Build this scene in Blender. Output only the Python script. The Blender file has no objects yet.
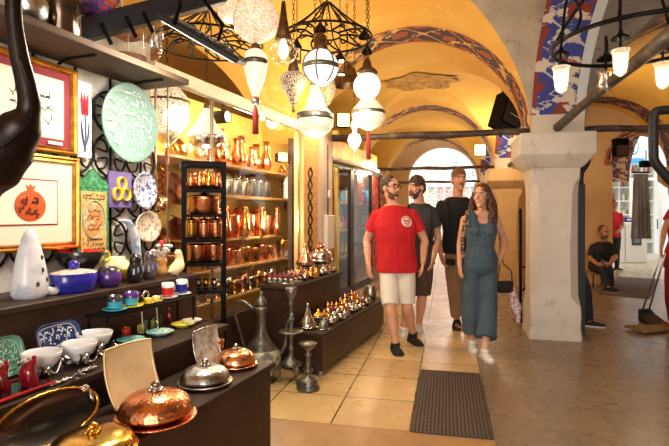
import bpy, math, random
from mathutils import Vector, Matrix, Euler, noise as mnoise
COL = bpy.context.scene.collection
PI = math.pi
F = 500.0; EYE = 1.37; HX = 334.5; HY = 215.0
# ------------------------------------------------------------------ frames
AN = math.atan2(0.2185, 0.9758)          # the passage runs a little to the right of the view
AS = math.radians(21.0)                  # the shop line is turned further
sN, cN = math.sin(AN), math.cos(AN)
sS, cS = math.sin(AS), math.cos(AS)
def V(*a): return Vector(a)
def N(u, v, z=0.0): return Vector((u*sN + v*cN, u*cN - v*sN, z))
def S(s, t, z=0.0): return Vector((s*sS + t*cS, s*cS - t*sS, z))
def toS(p): return (p.x*sS + p.y*cS, p.x*cS - p.y*sS)
def P(px, py, Y): return Vector(((px-HX)/F*Y, Y, EYE + (HY-py)/F*Y))
def G(px, py, z=0.0):
    Y = (EYE - z)*F/(py - HY)
    return Vector(((px-HX)/F*Y, Y, z))
def s_at(px, t):
    k = (px-HX)/F
    return -t*(cS + sS*k)/(sS - cS*k)
def W(px, py, t):
    s = s_at(px, t); p = S(s, t)
    return Vector((p.x, p.y, EYE + (HY-py)/F*p.y))
# ------------------------------------------------------------------ colour / materials
def lin(c):
    c = c/255.0
    return c/12.92 if c <= 0.04045 else ((c+0.055)/1.055)**2.4
def rgb(r, g, b): return (lin(r), lin(g), lin(b), 1.0)
MATS = {}
class NT:
    def __init__(s, name):
        s.m = bpy.data.materials.new(name); s.m.use_nodes = True
        s.t = s.m.node_tree; s.n = s.t.nodes; s.b = s.n['Principled BSDF']; s.out = s.n['Material Output']
    def new(s, typ, **kw):
        x = s.n.new(typ)
        for k, v in kw.items(): setattr(x, k, v)
        return x
    def link(s, a, b): s.t.links.new(a, b)
    def coord(s, kind='Object'):
        return s.new('ShaderNodeTexCoord').outputs[kind]
    def noise(s, scale, detail=4, rough=.55, co=None, dist=0):
        x = s.new('ShaderNodeTexNoise'); x.inputs['Scale'].default_value = scale
        x.inputs['Detail'].default_value = detail; x.inputs['Roughness'].default_value = rough
        x.inputs['Distortion'].default_value = dist
        s.link(co if co is not None else s.coord(), x.inputs['Vector']); return x.outputs['Fac']
    def voro(s, scale, co=None, feature='F1', out='Distance'):
        x = s.new('ShaderNodeTexVoronoi', feature=feature); x.inputs['Scale'].default_value = scale
        s.link(co if co is not None else s.coord(), x.inputs['Vector']); return x.outputs[out]
    def ramp(s, fac, stops, interp='LINEAR'):
        x = s.new('ShaderNodeValToRGB'); cr = x.color_ramp; cr.interpolation = interp
        while len(cr.elements) < len(stops): cr.elements.new(.5)
        for e, (p, c) in zip(cr.elements, stops):
            e.position = p; e.color = c if hasattr(c, '__len__') else (c, c, c, 1)
        s.link(fac, x.inputs['Fac']); return x.outputs['Color']
    def mix(s, fac, a, b, blend='MIX'):
        x = s.new('ShaderNodeMix', data_type='RGBA', blend_type=blend)
        for sock, val in ((x.inputs[0], fac), (x.inputs[6], a), (x.inputs[7], b)):
            if hasattr(val, 'links') or isinstance(val, bpy.types.NodeSocket): s.link(val, sock)
            else: sock.default_value = val
        return x.outputs[2]
    def math(s, op, a, b=0.0, c=0.0):
        x = s.new('ShaderNodeMath', operation=op)
        for i, val in enumerate((a, b, c)):
            if isinstance(val, bpy.types.NodeSocket): s.link(val, x.inputs[i])
            else: x.inputs[i].default_value = val
        return x.outputs[0]
    def bump(s, h, strength=.3, dist=.01):
        x = s.new('ShaderNodeBump'); x.inputs['Strength'].default_value = strength
        x.inputs['Distance'].default_value = dist
        s.link(h, x.inputs['Height']); s.link(x.outputs['Normal'], s.b.inputs['Normal'])
    def setc(s, c):
        if isinstance(c, bpy.types.NodeSocket): s.link(c, s.b.inputs['Base Color'])
        else: s.b.inputs['Base Color'].default_value = c
    def val(s, **kw):
        names = dict(rough='Roughness', metal='Metallic', spec='Specular IOR Level', coat='Coat Weight', trans='Transmission Weight',
                     ior='IOR', alpha='Alpha', es='Emission Strength', sheen='Sheen Weight', sss='Subsurface Weight')
        for k, v in kw.items():
            if isinstance(v, bpy.types.NodeSocket): s.link(v, s.b.inputs[names[k]])
            else: s.b.inputs[names[k]].default_value = v
def mat(name, c, rough=.5, metal=0., var=None, bump=None, coat=0, emit=None, es=0, sss=0):
    """var=(colour2, scale, lo, hi); bump=(kind, scale, strength)"""
    if name in MATS: return MATS[name]
    t = NT(name)
    if var:
        f = t.ramp(t.noise(var[1], 5, .6), [(var[2], 0.0), (var[3], 1.0)])
        t.setc(t.mix(f, c, var[0]))
    else: t.setc(c)
    t.val(rough=rough, metal=metal, coat=coat)
    if sss: t.val(sss=sss); t.b.inputs['Subsurface Radius'].default_value = (.012, .005, .003)
    if bump:
        h = t.voro(bump[1]) if bump[0] == 'voro' else t.noise(bump[1], 4)
        t.bump(h, bump[2], .004)
    if emit: t.b.inputs['Emission Color'].default_value = emit; t.val(es=es)
    MATS[name] = t.m
    return t.m
# ------------------------------------------------------------------ mesh collector
class MB:
    def __init__(s):
        s.v = []; s.f = []; s.mi = []; s.sm = []; s.uv = {}; s.xf = None; s.m = 0
    def add(s, verts, faces, smooth=True, uvs=None):
        b = len(s.v)
        for i, p in enumerate(verts):
            p = Vector(p)
            s.v.append(s.xf @ p if s.xf is not None else p)
            if uvs: s.uv[b+i] = uvs[i]
        for f in faces:
            s.f.append([b+i for i in f]); s.mi.append(s.m); s.sm.append(smooth)
        return s
    def box(s, c, d, rz=0.0, ch=0.0):
        x, y, z = (q/2 for q in d); R = Matrix.Translation(Vector(c)) @ Matrix.Rotation(rz, 4, 'Z')
        if ch <= 0:
            vs = [R @ Vector((a*x, b*y, e*z)) for e in (-1, 1) for b in (-1, 1) for a in (-1, 1)]
            s.add(vs, [(0, 2, 3, 1), (4, 5, 7, 6), (0, 1, 5, 4), (2, 6, 7, 3), (0, 4, 6, 2), (1, 3, 7, 5)], False)
        else:
            ch = min(ch, x*.9, y*.9, z*.9)
            rings = []
            for zz, ins in ((-z, ch), (-z+ch, 0), (z-ch, 0), (z, ch)):
                X, Yy = x-ins, y-ins; k = ch*.6
                rings.append([R @ Vector(q+(zz,)) for q in ((-X+k, -Yy), (X-k, -Yy), (X, -Yy+k), (X, Yy-k), (X-k, Yy), (-X+k, Yy), (-X, Yy-k), (-X, -Yy+k))])
            s.loft(rings, smooth=False)
        return s
    def loft(s, rings, caps=True, closed=True, smooth=True, loop=False):
        n = len(rings[0]); vs = [p for r in rings for p in r]; fs = []
        R = len(rings)
        for i in range(R if loop else R-1):
            i2 = (i+1) % R
            for j in range(n if closed else n-1):
                k = (j+1) % n
                fs.append((i*n+j, i*n+k, i2*n+k, i2*n+j))
        if caps and closed and not loop:
            fs.append(tuple(range(n-1, -1, -1))); fs.append(tuple((R-1)*n+j for j in range(n)))
        return s.add(vs, fs, smooth)
    def lathe(s, prof, n=24, o=(0, 0, 0), sx=1., sy=1., flute=None):
        o = Vector(o); rings = []
        prof = [(max(r, 1e-4), z) for r, z in prof]
        for r, z in prof:
            ring = []
            for j in range(n):
                a = 2*PI*j/n; rr = r*(1+flute[1]*math.cos(flute[0]*a)) if flute else r
                ring.append(o + Vector((rr*math.cos(a)*sx, rr*math.sin(a)*sy, z)))
            rings.append(ring)
        if prof[0][0] > .003 or prof[-1][0] > .003:
            s.loft(rings, caps=False)
            nv = len(s.v)-n*len(rings)
            if prof[0][0] <= .003: s.f.append([nv+j for j in range(n-1, -1, -1)]); s.mi.append(s.m); s.sm.append(True)
            if prof[-1][0] <= .003: s.f.append([len(s.v)-n+j for j in range(n)]); s.mi.append(s.m); s.sm.append(True)
            return s
        return s.loft(rings)
    def tube(s, pts, r, n=8, closed=False, flat=1.0, sub=0):
        pts = [Vector(p) for p in pts]
        rr = list(r) if hasattr(r, '__len__') else [r]*len(pts)
        if sub and len(pts) > 2: pts, rr = crom(pts, rr, sub, closed)
        L = len(pts); T = []
        for i in range(L):
            a = pts[(i-1) % L] if (closed or i > 0) else pts[i]
            b = pts[(i+1) % L] if (closed or i < L-1) else pts[i]
            d = b-a
            T.append(d.normalized() if d.length > 1e-9 else Vector((0, 0, 1)))
        up = Vector((0, 0, 1)) if abs(T[0].z) < .9 else Vector((0, 1, 0))
        x = T[0].cross(up).normalized(); rings = []
        for i in range(L):
            x = (x - T[i]*x.dot(T[i]))
            x = x.normalized() if x.length > 1e-6 else T[i].orthogonal().normalized()
            y = T[i].cross(x)
            rings.append([pts[i] + x*(math.cos(2*PI*j/n)*rr[i]) + y*(math.sin(2*PI*j/n)*rr[i]*flat) for j in range(n)])
        return s.loft(rings, loop=closed)
    def ell(s, c, r, n=16, M=None):
        c = Vector(c); r = Vector((r, r, r)) if not hasattr(r, '__len__') else Vector(r)
        rings = []
        h = max(5, n//2)
        for i in range(h+1):
            a = -PI/2 + PI*i/h; cr = max(math.cos(a), 1e-3)
            ring = []
            for j in range(n):
                q = Vector((cr*math.cos(2*PI*j/n)*r.x, cr*math.sin(2*PI*j/n)*r.y, math.sin(a)*r.z))
                ring.append(c + (M @ q if M else q))
            rings.append(ring)
        return s.loft(rings)
    def ring(s, c, R, r, axis='Z', n=24, k=6, e=1.0):
        c = Vector(c); pts = []
        for i in range(n):
            a = 2*PI*i/n; p, q = R*math.cos(a), R*e*math.sin(a)
            pts.append(c + {'Z': Vector((p, q, 0)), 'X': Vector((0, p, q)), 'Y': Vector((p, 0, q))}[axis])
        return s.tube(pts, r, k, closed=True)
    def prism(s, poly, axis, a, b):
        """poly of 2D points swept along axis from a to b: axis 'X' -> (y,z), 'Y' -> (x,z), 'Z' -> (x,y)"""
        f = {'X': lambda p, t: (t, p[0], p[1]), 'Y': lambda p, t: (p[0], t, p[1]), 'Z': lambda p, t: (p[0], p[1], t)}[axis]
        return s.loft([[Vector(f(p, a)) for p in poly], [Vector(f(p, b)) for p in poly]], smooth=False)
    def build(s, name, mats, parent=None, loc=None, rz=0.0):
        me = bpy.data.meshes.new(name)
        me.from_pydata([tuple(p) for p in s.v], [], s.f)
        ms = mats if isinstance(mats, (list, tuple)) else [mats]
        for m in ms: me.materials.append(m)
        me.polygons.foreach_set('material_index', [min(i, len(ms)-1) for i in s.mi])
        me.polygons.foreach_set('use_smooth', s.sm)
        if s.uv:
            ul = me.uv_layers.new(name='UVMap')
            for l in me.loops:
                ul.data[l.index].uv = s.uv.get(l.vertex_index, (0, 0))
        me.update()
        fix_normals(me)
        o = bpy.data.objects.new(name, me); COL.objects.link(o)
        if parent: o.parent = parent
        if loc is not None: o.location = loc
        o.rotation_euler = (0, 0, rz)
        return o
import bmesh
def fix_normals(me):
    bm = bmesh.new(); bm.from_mesh(me)
    bmesh.ops.recalc_face_normals(bm, faces=bm.faces); bm.to_mesh(me); bm.free()
def crom(pts, rr, sub, closed=False):
    P2, R2 = [], []; L = len(pts)
    for i in range(L if closed else L-1):
        g = lambda k: pts[k % L] if closed else pts[min(max(k, 0), L-1)]
        p0, p1, p2, p3 = g(i-1), g(i), g(i+1), g(i+2)
        r1, r2 = rr[i % L], rr[(i+1) % L]
        for j in range(sub):
            t = j/sub
            P2.append(.5*((2*p1) + (-p0+p2)*t + (2*p0-5*p1+4*p2-p3)*t*t + (-p0+3*p1-3*p2+p3)*t**3))
            R2.append(r1+(r2-r1)*(t*t*(3-2*t)))
    if not closed: P2.append(pts[-1]); R2.append(rr[-1])
    return P2, R2
def fuse(mb, name, mats, parent, voxel=.006, smooth=3):
    """one continuous surface out of overlapping volumes"""
    o = mb.build(name, mats, parent)
    m = o.modifiers.new('r', 'REMESH'); m.mode = 'VOXEL'; m.voxel_size = voxel; m.use_smooth_shade = True
    if smooth:
        q = o.modifiers.new('s', 'SMOOTH'); q.iterations = smooth; q.factor = .5
    bpy.context.view_layer.update()
    dg = bpy.context.evaluated_depsgraph_get()
    me = bpy.data.meshes.new_from_object(o.evaluated_get(dg))
    old = o.data; o.modifiers.clear(); o.data = me; bpy.data.meshes.remove(old)
    me.name = name
    me.polygons.foreach_set('use_smooth', [True]*len(me.polygons))
    return o
def wobble(o, fn):
    me = o.data; n = len(me.vertices)
    nr = [tuple(v.normal) for v in me.vertices]; cs = [v.co.copy() for v in me.vertices]; out = []
    for c, q in zip(cs, nr):
        d = fn(c); out += [c.x+q[0]*d, c.y+q[1]*d, c.z+q[2]*d]
    me.vertices.foreach_set('co', out); me.update()
# ------------------------------------------------------------------ things
def tag(o, label=None, cat=None, group=None, kind=None):
    if label: o['label'] = label
    if cat: o['category'] = cat
    if group: o['group'] = group
    if kind: o['kind'] = kind
    return o
def thing(name, label, cat, loc=(0, 0, 0), rz=0.0, group=None):
    o = bpy.data.objects.new(name, None); COL.objects.link(o); o.empty_display_size = .05
    o.location = loc; o.rotation_euler = (0, 0, rz)
    return tag(o, label, cat, group)
def dup(root, loc, rz=None, label=None, group=None, scale=None):
    r = root.copy(); COL.objects.link(r); r.location = loc
    if rz is not None: r.rotation_euler = (0, 0, rz)
    if scale is not None: r.scale = (scale,)*3 if not hasattr(scale, '__len__') else scale
    if label: r['label'] = label
    if group: r['group'] = group
    for ch in list(root.children):
        c = ch.copy(); COL.objects.link(c); c.parent = r
        for g in list(ch.children):
            d = g.copy(); COL.objects.link(d); d.parent = c
    return r
def struct(mb, name, mats, rz=0.0, loc=None, parent=None):
    o = mb.build(name, mats, parent, loc, rz)
    if not parent: o['kind'] = 'structure'
    return o
RN, RS = -AN, -AS       # z rotations of passage-built and shop-built objects (local x = across, local y = along)
def light(name, kind, loc, power, color=(1, .8, .55), size=.1, aim=None, spot=60, parent=None):
    l = bpy.data.lights.new(name, kind); l.energy = power; l.color = color
    if kind == 'AREA': l.size = size
    elif kind == 'SPOT': l.shadow_soft_size = size; l.spot_size = math.radians(spot); l.spot_blend = .6
    elif kind == 'POINT': l.shadow_soft_size = size
    o = bpy.data.objects.new(name, l); COL.objects.link(o); o.location = loc
    if aim is not None:
        o.rotation_euler = (Vector(aim)-Vector(loc)).to_track_quat('-Z', 'Y').to_euler()
    return o
# ================================================================== materials of the setting
def m_vault(name, c1, c2, c3):
    t = NT(name)
    n1 = t.noise(1.3, 6, .6); n2 = t.noise(5, 5, .65); n3 = t.noise(14, 4, .7)
    a = t.mix(t.ramp(n1, [(.38, 0.), (.66, 1.)]), c1, c2)
    a = t.mix(t.ramp(n2, [(.60, 0.), (.70, 1.)]), a, c3)
    t.setc(a); t.val(rough=.75); t.bump(n3, .35, .012); return t.m
VAULT_Y = m_vault('ochre_vault_plaster', rgb(236, 192, 96), rgb(224, 170, 70), rgb(236, 206, 140))
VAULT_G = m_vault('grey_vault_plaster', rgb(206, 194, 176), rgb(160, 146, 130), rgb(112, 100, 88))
TAN = m_vault('tan_wall_plaster', rgb(214, 176, 128), rgb(200, 160, 112), rgb(188, 150, 106))
PIER = m_vault('white_pier_plaster', rgb(232, 224, 214), rgb(214, 204, 192), rgb(196, 186, 174))
def m_band(name, blue, red, ground, gold, loss, sc=1.0, wb=1.6, fade=None, margin=None):
    t = NT(name); uv = t.new('ShaderNodeTexCoord').outputs['UV']
    sp = t.new('ShaderNodeSeparateXYZ'); t.link(uv, sp.inputs[0]); x, y = sp.outputs[0], sp.outputs[1]
    w = t.noise(3.5, 3, .6, uv); wob = t.math('MULTIPLY', t.math('SUBTRACT', w, .5), wb)
    a = t.math('SINE', t.math('ADD', t.math('MULTIPLY', x, 11*sc), wob))
    b = t.math('COSINE', t.math('ADD', t.math('MULTIPLY', y, 12.0*sc), wob))
    c = t.math('SINE', t.math('MULTIPLY', t.math('ADD', x, y), 17*sc))
    f = t.math('ADD', t.math('MULTIPLY', a, b), t.math('MULTIPLY', c, .35))
    colr = t.mix(t.ramp(f, [(.5, 0.), (.53, 1.)], 'LINEAR'), blue, red)
    g = t.math('ABSOLUTE', t.math('ADD', a, b))
    colr = t.mix(t.ramp(g, [(.10, 1.), (.16, 0.)]), colr, gold)
    ed = t.math('ABSOLUTE', t.math('SUBTRACT', y, .275))
    colr = t.mix(t.ramp(ed, [(.225, 0.), (.235, 1.)]), colr, red)
    l1 = t.noise(4.2, 6, .62, uv, .4)
    if fade: l1 = t.math('ADD', l1, t.math('MULTIPLY', t.math('MAXIMUM', t.math('SUBTRACT', fade, x), 0.0), .30))
    colr = t.mix(t.ramp(l1, [(loss, 0.), (loss+.012, 1.)]), colr, ground)
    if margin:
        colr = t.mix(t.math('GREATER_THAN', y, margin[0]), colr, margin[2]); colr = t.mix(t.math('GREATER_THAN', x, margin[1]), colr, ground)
    t.setc(colr); t.val(rough=.7); t.bump(t.noise(18, 3), .25, .01); return t.m
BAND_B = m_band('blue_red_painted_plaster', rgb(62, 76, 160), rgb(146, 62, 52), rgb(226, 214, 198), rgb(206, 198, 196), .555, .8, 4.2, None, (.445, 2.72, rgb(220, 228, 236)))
BAND_P = m_band('purple_orange_painted_plaster', rgb(64, 36, 62), rgb(166, 82, 48), rgb(232, 188, 100), rgb(222, 170, 84), .575, 1.0, 2.2, -.55)
BAND_W = m_band('worn_painted_plaster', rgb(70, 44, 84), rgb(120, 60, 50), rgb(200, 152, 94), rgb(190, 150, 110), .555, 1.0, 3.0)
# ================================================================== floor
def m_floor_tile():
    t = NT('cream_stone_tiles'); co = t.coord()
    mp = t.new('ShaderNodeMapping'); mp.inputs['Location'].default_value = (.228, -3.19+.515*12, 0); t.link(co, mp.inputs['Vector'])
    br = t.new('ShaderNodeTexBrick'); br.offset = 0; br.squash = 1
    for k, v in (('Scale', 1.0), ('Mortar Size', .006), ('Mortar Smooth', .1), ('Bias', 0.), ('Brick Width', .515), ('Row Height', .515)):
        br.inputs[k].default_value = v
    br.inputs['Color1'].default_value = rgb(226, 196, 140); br.inputs['Color2'].default_value = rgb(204, 170, 116)
    br.inputs['Mortar'].default_value = rgb(70, 52, 36)
    t.link(mp.outputs[0], br.inputs['Vector'])
    n = t.noise(3, 8, .7); n2 = t.noise(22, 5, .7)
    c = t.mix(t.ramp(n, [(.45, 0.), (.75, .55)]), br.outputs['Color'], rgb(168, 130, 84))
    c = t.mix(t.ramp(n2, [(.55, 0.), (.8, .5)]), c, rgb(120, 92, 62))
    t.setc(c); t.val(rough=t.ramp(n, [(.3, .22), (.8, .42)])); t.bump(br.outputs['Fac'], -.25, .004); return t.m
def m_floor_conc(name, c1, c2, c3, r0, r1):
    t = NT(name); n = t.noise(1.1, 8, .65, dist=.6); n2 = t.noise(9, 6, .7); n3 = t.noise(60, 3, .6)
    c = t.mix(t.ramp(n, [(.35, 0.), (.7, 1.)]), c1, c2)
    c = t.mix(t.ramp(n2, [(.50, 0.), (.75, .45)]), c, c3)
    c = t.mix(t.ramp(n3, [(.6, 0.), (.8, .35)]), c, rgb(60, 46, 36))
    t.setc(c); t.val(rough=t.ramp(n2, [(.3, r0), (.75, r1)])); t.bump(n2, .035, .01); return t.m
TILE = m_floor_tile()
CONC = m_floor_conc('brown_worn_concrete', rgb(144, 122, 99), rgb(118, 99, 80), rgb(160, 140, 117), .2, .42)
STONE = m_floor_conc('tan_stone', rgb(186, 146, 98), rgb(164, 126, 84), rgb(146, 110, 74), .28, .5)
LIGHTST = m_floor_conc('pale_polished_stone', rgb(176, 160, 130), rgb(160, 142, 112), rgb(150, 134, 106), .16, .3)
VC = .287; VB = -1.9
b = MB(); b.box((VC-3.0, 13.095, -.05), (6.0, 19.81, .1))
struct(b, 'floor', TILE, RN)
b = MB(); b.box(((VC-6)/2, 0.09, -.05), (VC+6, 6.2, .1)); struct(b, 'floor', STONE, RN)
b = MB(); b.box((VC+3.5, 4.5, -.05), (7, 15, .1)); struct(b, 'floor', CONC, RN)
b = MB(); b.box((VC+3.5, 17.5, -.05), (7, 11, .1)); struct(b, 'floor', LIGHTST, RN)
# ================================================================== vaults
ZS, HV = 2.24, 1.32
US = [(-2.65, -2.1), (1.6, 2.15), (5.85, 6.4), (10.1, 10.65), (14.35, 14.9)]
VS = [(-5.46, -4.92), (-2.27, -1.73), (.91, 1.45), (4.09, 4.63)]
def arch(d): return ZS + HV*math.sqrt(max(0, 1-d*d))
def arclen(d, a): return (PI/2 - math.acos(max(-1, min(1, d))))*a*1.05
def ceil_z(u, v):
    du = dv = None
    for i in range(len(US)-1):
        if US[i][1] <= u <= US[i+1][0]: c = (US[i][1]+US[i+1][0])/2; du = (u-c)/(US[i+1][0]-c)
    for i in range(len(VS)-1):
        if VS[i][1] <= v <= VS[i+1][0]: c = (VS[i][1]+VS[i+1][0])/2; dv = (v-c)/(VS[i+1][0]-c)
    z = ZS
    if du is not None: z = max(z, arch(du))
    if dv is not None: z = max(z, arch(dv))
    return z
def ceil_xy(p):
    u, v = p.x*sN + p.y*cN, p.x*cN - p.y*sN
    return ceil_z(u, v)
def lift(p):          # the pier over the shop is cut away: a flat ceiling there
    return V(p.x, p.y, max(p.z, 3.05)) if ((p.x < -.6 and p.y < 3.6) or (p.x > .5 and p.y < 3.2)) else p
b = MB(); NB = 20
for i in range(len(US)-1):
    u0, u1 = US[i][1], US[i+1][0]
    for j in range(len(VS)-1):
        v0, v1 = VS[j][1], VS[j+1][0]
        # groin vault: four cells meeting on the diagonals
        for cell in range(4):
            g = []; n = NB
            for r in range(n+1):
                row = []
                for q in range(n+1):
                    w = math.sin((r/n)*PI/2)              # 0 centre .. 1 edge
                    e = math.sin((q/n*2-1)*PI/2)*w
                    du, dv = {0: (e, w), 1: (e, -w), 2: (w, e), 3: (-w, e)}[cell]
                    z = ZS + HV*math.sqrt(max(0, 1-min(abs(du), abs(dv))**2))
                    row.append(lift(V((v0+v1)/2 + dv*(v1-v0)/2, (u0+u1)/2 + du*(u1-u0)/2, z)))
                g.append(row)
            side = cell == 0 and j == 1 and i == 1
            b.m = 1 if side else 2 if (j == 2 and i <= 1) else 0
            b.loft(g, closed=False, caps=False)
struct(b, 'ceiling', [VAULT_Y, VAULT_G, m_vault('dark_grey_plaster', rgb(150, 142, 134), rgb(118, 110, 104), rgb(90, 82, 76))], RN)
# transverse arch bands (painted soffits) across each aisle
def band_mesh(b, lo, hi, across, w0, w1, n=36):
    a = (hi-lo)/2; c = (hi+lo)/2; vs = []; uvs = []; fs = []
    for k in range(n+1):
        d = math.sin((k/n*2-1)*PI/2)
        for w in (w0, w1):
            x = c+d*a; vs.append(tuple(lift(V(x, w, arch(d)) if across == 'v' else V(w, x, arch(d)))))
            uvs.append((arclen(d, a), w-w0))
    for k in range(n): fs.append((2*k, 2*k+1, 2*k+3, 2*k+2))
    b.add(vs, fs, True, uvs)
for (nm, sel, mt) in (('n', 1, BAND_P), ('r', 2, BAND_W), ('l', 0, VAULT_Y)):
    b = MB()
    for i in range(len(US)): band_mesh(b, VS[sel][1], VS[sel+1][0], 'v', US[i][0], US[i][1])
    struct(b, 'ceiling', mt, RN)
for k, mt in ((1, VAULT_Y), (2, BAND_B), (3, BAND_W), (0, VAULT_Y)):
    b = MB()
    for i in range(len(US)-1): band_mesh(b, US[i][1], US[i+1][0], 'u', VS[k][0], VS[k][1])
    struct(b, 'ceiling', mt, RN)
# a slab above everything keeps outside light off the vaults
b = MB(); b.box((-.4, 6.1, 3.75), (10.4, 18, .1)); struct(b, 'ceiling', VAULT_G, RN)
# the centre medallion of worn mosaic in the second bay
m = NT('worn_mosaic'); n1 = m.voro(28); n2 = m.noise(9, 4)
m.setc(m.mix(m.ramp(n2, [(.4, 0.), (.62, 1.)]), m.mix(m.ramp(n1, [(.2, 0.), (.5, 1.)]), rgb(84, 62, 48), rgb(170, 130, 70)), rgb(206, 160, 84))); m.val(rough=.8)
b = MB(); r0 = []
for rr in (.001, .2, .42, .5):
    r0.append([V(math.cos(a*PI/24)*rr*1.15*(1+.12*math.sin(a*1.3)*(rr > .4)), math.sin(a*PI/24)*rr*(1+.1*math.cos(a*.9)*(rr > .4)), .012-.002*(rr < .45)) for a in range(48)])
b.loft(r0, caps=False)
b.v = [V(p.x, p.y, arch(0)-.02-(arch(0)-max(arch(min(1, abs(p.x)/1.32)), arch(min(1, abs(p.y)/1.85))))) for p in b.v]
o = struct(b, 'trim_1', m.m, RN, N(8.25, -.41)); o['label'] = 'patch of worn dark mosaic on the crown of the ochre vault'
# ================================================================== piers with capitals
def pier_mesh(b, w=.505, base=.545, cap=.135):
    def ring(h, z, ch):
        k = ch
        return [V(-h+k, -h, z), V(h-k, -h, z), V(h, -h+k, z), V(h, h-k, z), V(h-k, h, z), V(-h+k, h, z), V(-h, h-k, z), V(-h, -h+k, z)]
    h = w/2; q = base/2
    b.loft([ring(q, 0, .02), ring(q, .05, .02), ring(q-.012, .14, .02), ring(h+.012, .26, .015), ring(h+.006, .36, .012), ring(h, .48, .095), ring(h-.004, 1.0, .10),
            ring(h-.006, 1.60, .075), ring(h-.004, 1.70, .06), ring(h, 1.78, .012), ring(h+.004, 1.885, .01)], smooth=False)
    b.loft([ring(h+.01, 1.885, .01), ring(h+.03*cap/.135, 1.90, .01), ring(h+cap-.005, 2.02, .012), ring(h+cap, 2.035, .012), ring(h+cap, 2.25, .012), ring(h+cap-.015, 2.262, .012)], smooth=False)
PIERS = [(US[i], VS[j]) for i in (1, 2, 3, 4) for j in (1, 2) if not (j == 1 and i in (1, 2)) and not (j == 2 and i == 1)] + [(US[3], VS[3])]
for (u, v) in PIERS:
    b = MB(); pier_mesh(b, cap=.135 if u[0] > 3 else .02)
    o = struct(b, 'column', PIER if u[0] < 6 and v[0] > 0 else TAN, RN, N(sum(u)/2, sum(v)/2-.015))
# tie beams at springing level
WOOD_D = mat('dark_tie_wood', rgb(62, 50, 42), .6, 0, (rgb(112, 96, 84), 7, .45, .7), ('noise', 30, .3))
def beam(p, q, r=.035, m=WOOD_D):
    b = MB(); n = 9; d = q-p
    b.tube([p+d*(i/(n-1))+V(0, 0, .008*math.sin(i*2.1)) for i in range(n)], [r*(1+.14*math.sin(i*1.7)) for i in range(n)], 7)
    o = struct(b, 'beam', m); return o
for i in (2, 3, 4): beam(N(US[i][0]+.12, -1.80, 2.31), N(US[i][0]+.12, 1.0, 2.31), .042 if i == 2 else .034)
beam(N(-2.3, 1.18, 2.39), N(5.95, 1.18, 2.33), .045)
beam(N(6.25, 1.18, 2.33), N(10.2, 1.18, 2.33), .04)
beam(N(6.1, 1.4, 2.33), N(6.1, 4.2, 2.33), .035)
# ================================================================== end walls
def wall_with_arch(name, u, v0, v1, z1, c, r, zs, th, m):
    """wall across the passage with an arched opening"""
    n = 20; b = MB()
    arc = [(c+r*math.cos(PI - PI*k/n), zs+r*math.sin(PI*k/n)) for k in range(n+1)]
    for y0, y1 in ((u, u+th),):
        for yy in (y0, y1):
            vs = [(v0, yy, 0), (c-r, yy, 0), (v0, yy, z1), (v1, yy, 0), (c+r, yy, 0), (v1, yy, z1)]
            top = [(v0+(v1-v0)*k/n, yy, z1) for k in range(n+1)]
            pts = [(x, yy, z) for x, z in arc]
            b.add(vs, [], False)
            b.add(pts+top, [(k, k+1, n+2+k, n+1+k) for k in range(n)], False)
            b.add([(v0, yy, 0), (c-r, yy, 0), (c-r, yy, zs), (v0, yy, z1)], [(0, 1, 2, 3)], False)
            b.add([(v1, yy, 0), (c+r, yy, 0), (c+r, yy, zs), (v1, yy, z1)], [(0, 1, 2, 3)], False)
        ed = [(c-r, 0)] + arc + [(c+r, 0)]
        b.add([(x, y0, z) for x, z in ed]+[(x, y1, z) for x, z in ed], [(k, k+1, len(ed)+k+1, len(ed)+k) for k in range(len(ed)-1)], False)
    return struct(b, name, m, RN)
wall_with_arch('wall_far', 15.6, -2.2, 1.9, 3.9, -.12, 1.03, 2.43, .4, TAN)
wall_with_arch('wall_right_aisle', 10.9, 1.45, 4.63, 3.7, 3.84, .62, 2.36, .45, TAN)
b = MB(); b.box((4.75, 3.2, 1.8), (.12, 15.5, 3.7)); struct(b, 'wall_right', TAN, RN)
b = MB(); b.box((-5.5, 6.4, 1.8), (.12, 19, 3.9)); struct(b, 'wall_left', VAULT_Y, RN)
# painted archivolt of the far arch in the right aisle
b = MB(); n = 24; vs = []; uvs = []; fs = []
for k in range(n+1):
    a = PI-PI*k/n
    for rr in (.62, .78): vs.append((3.84+rr*math.cos(a), 10.89, 2.36+rr*math.sin(a))); uvs.append((k/n*2.0, (rr-.6)*3.9))
for k in range(n): fs.append((2*k, 2*k+1, 2*k+3, 2*k+2))
b.add(vs, fs, True, uvs); b.add([(x, y-.012, z) for x, y, z in vs], fs, True, uvs)
struct(b, 'trim_2', BAND_P, RN)
# outside of the far arch: bright street wall of a shop, lit by daylight
STREET = m_floor_conc('pale_street_wall', rgb(226, 226, 226), rgb(206, 212, 220), rgb(184, 190, 200), .6, .8)
b = MB(); b.box((-.2, 23.0, 2.5), (9, .2, 7)); struct(b, 'wall_street', STREET, RN)
b = MB(); b.box((-.2, 19.4, -.06), (9, 7.4, .1)); struct(b, 'floor', LIGHTST, RN)
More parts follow.
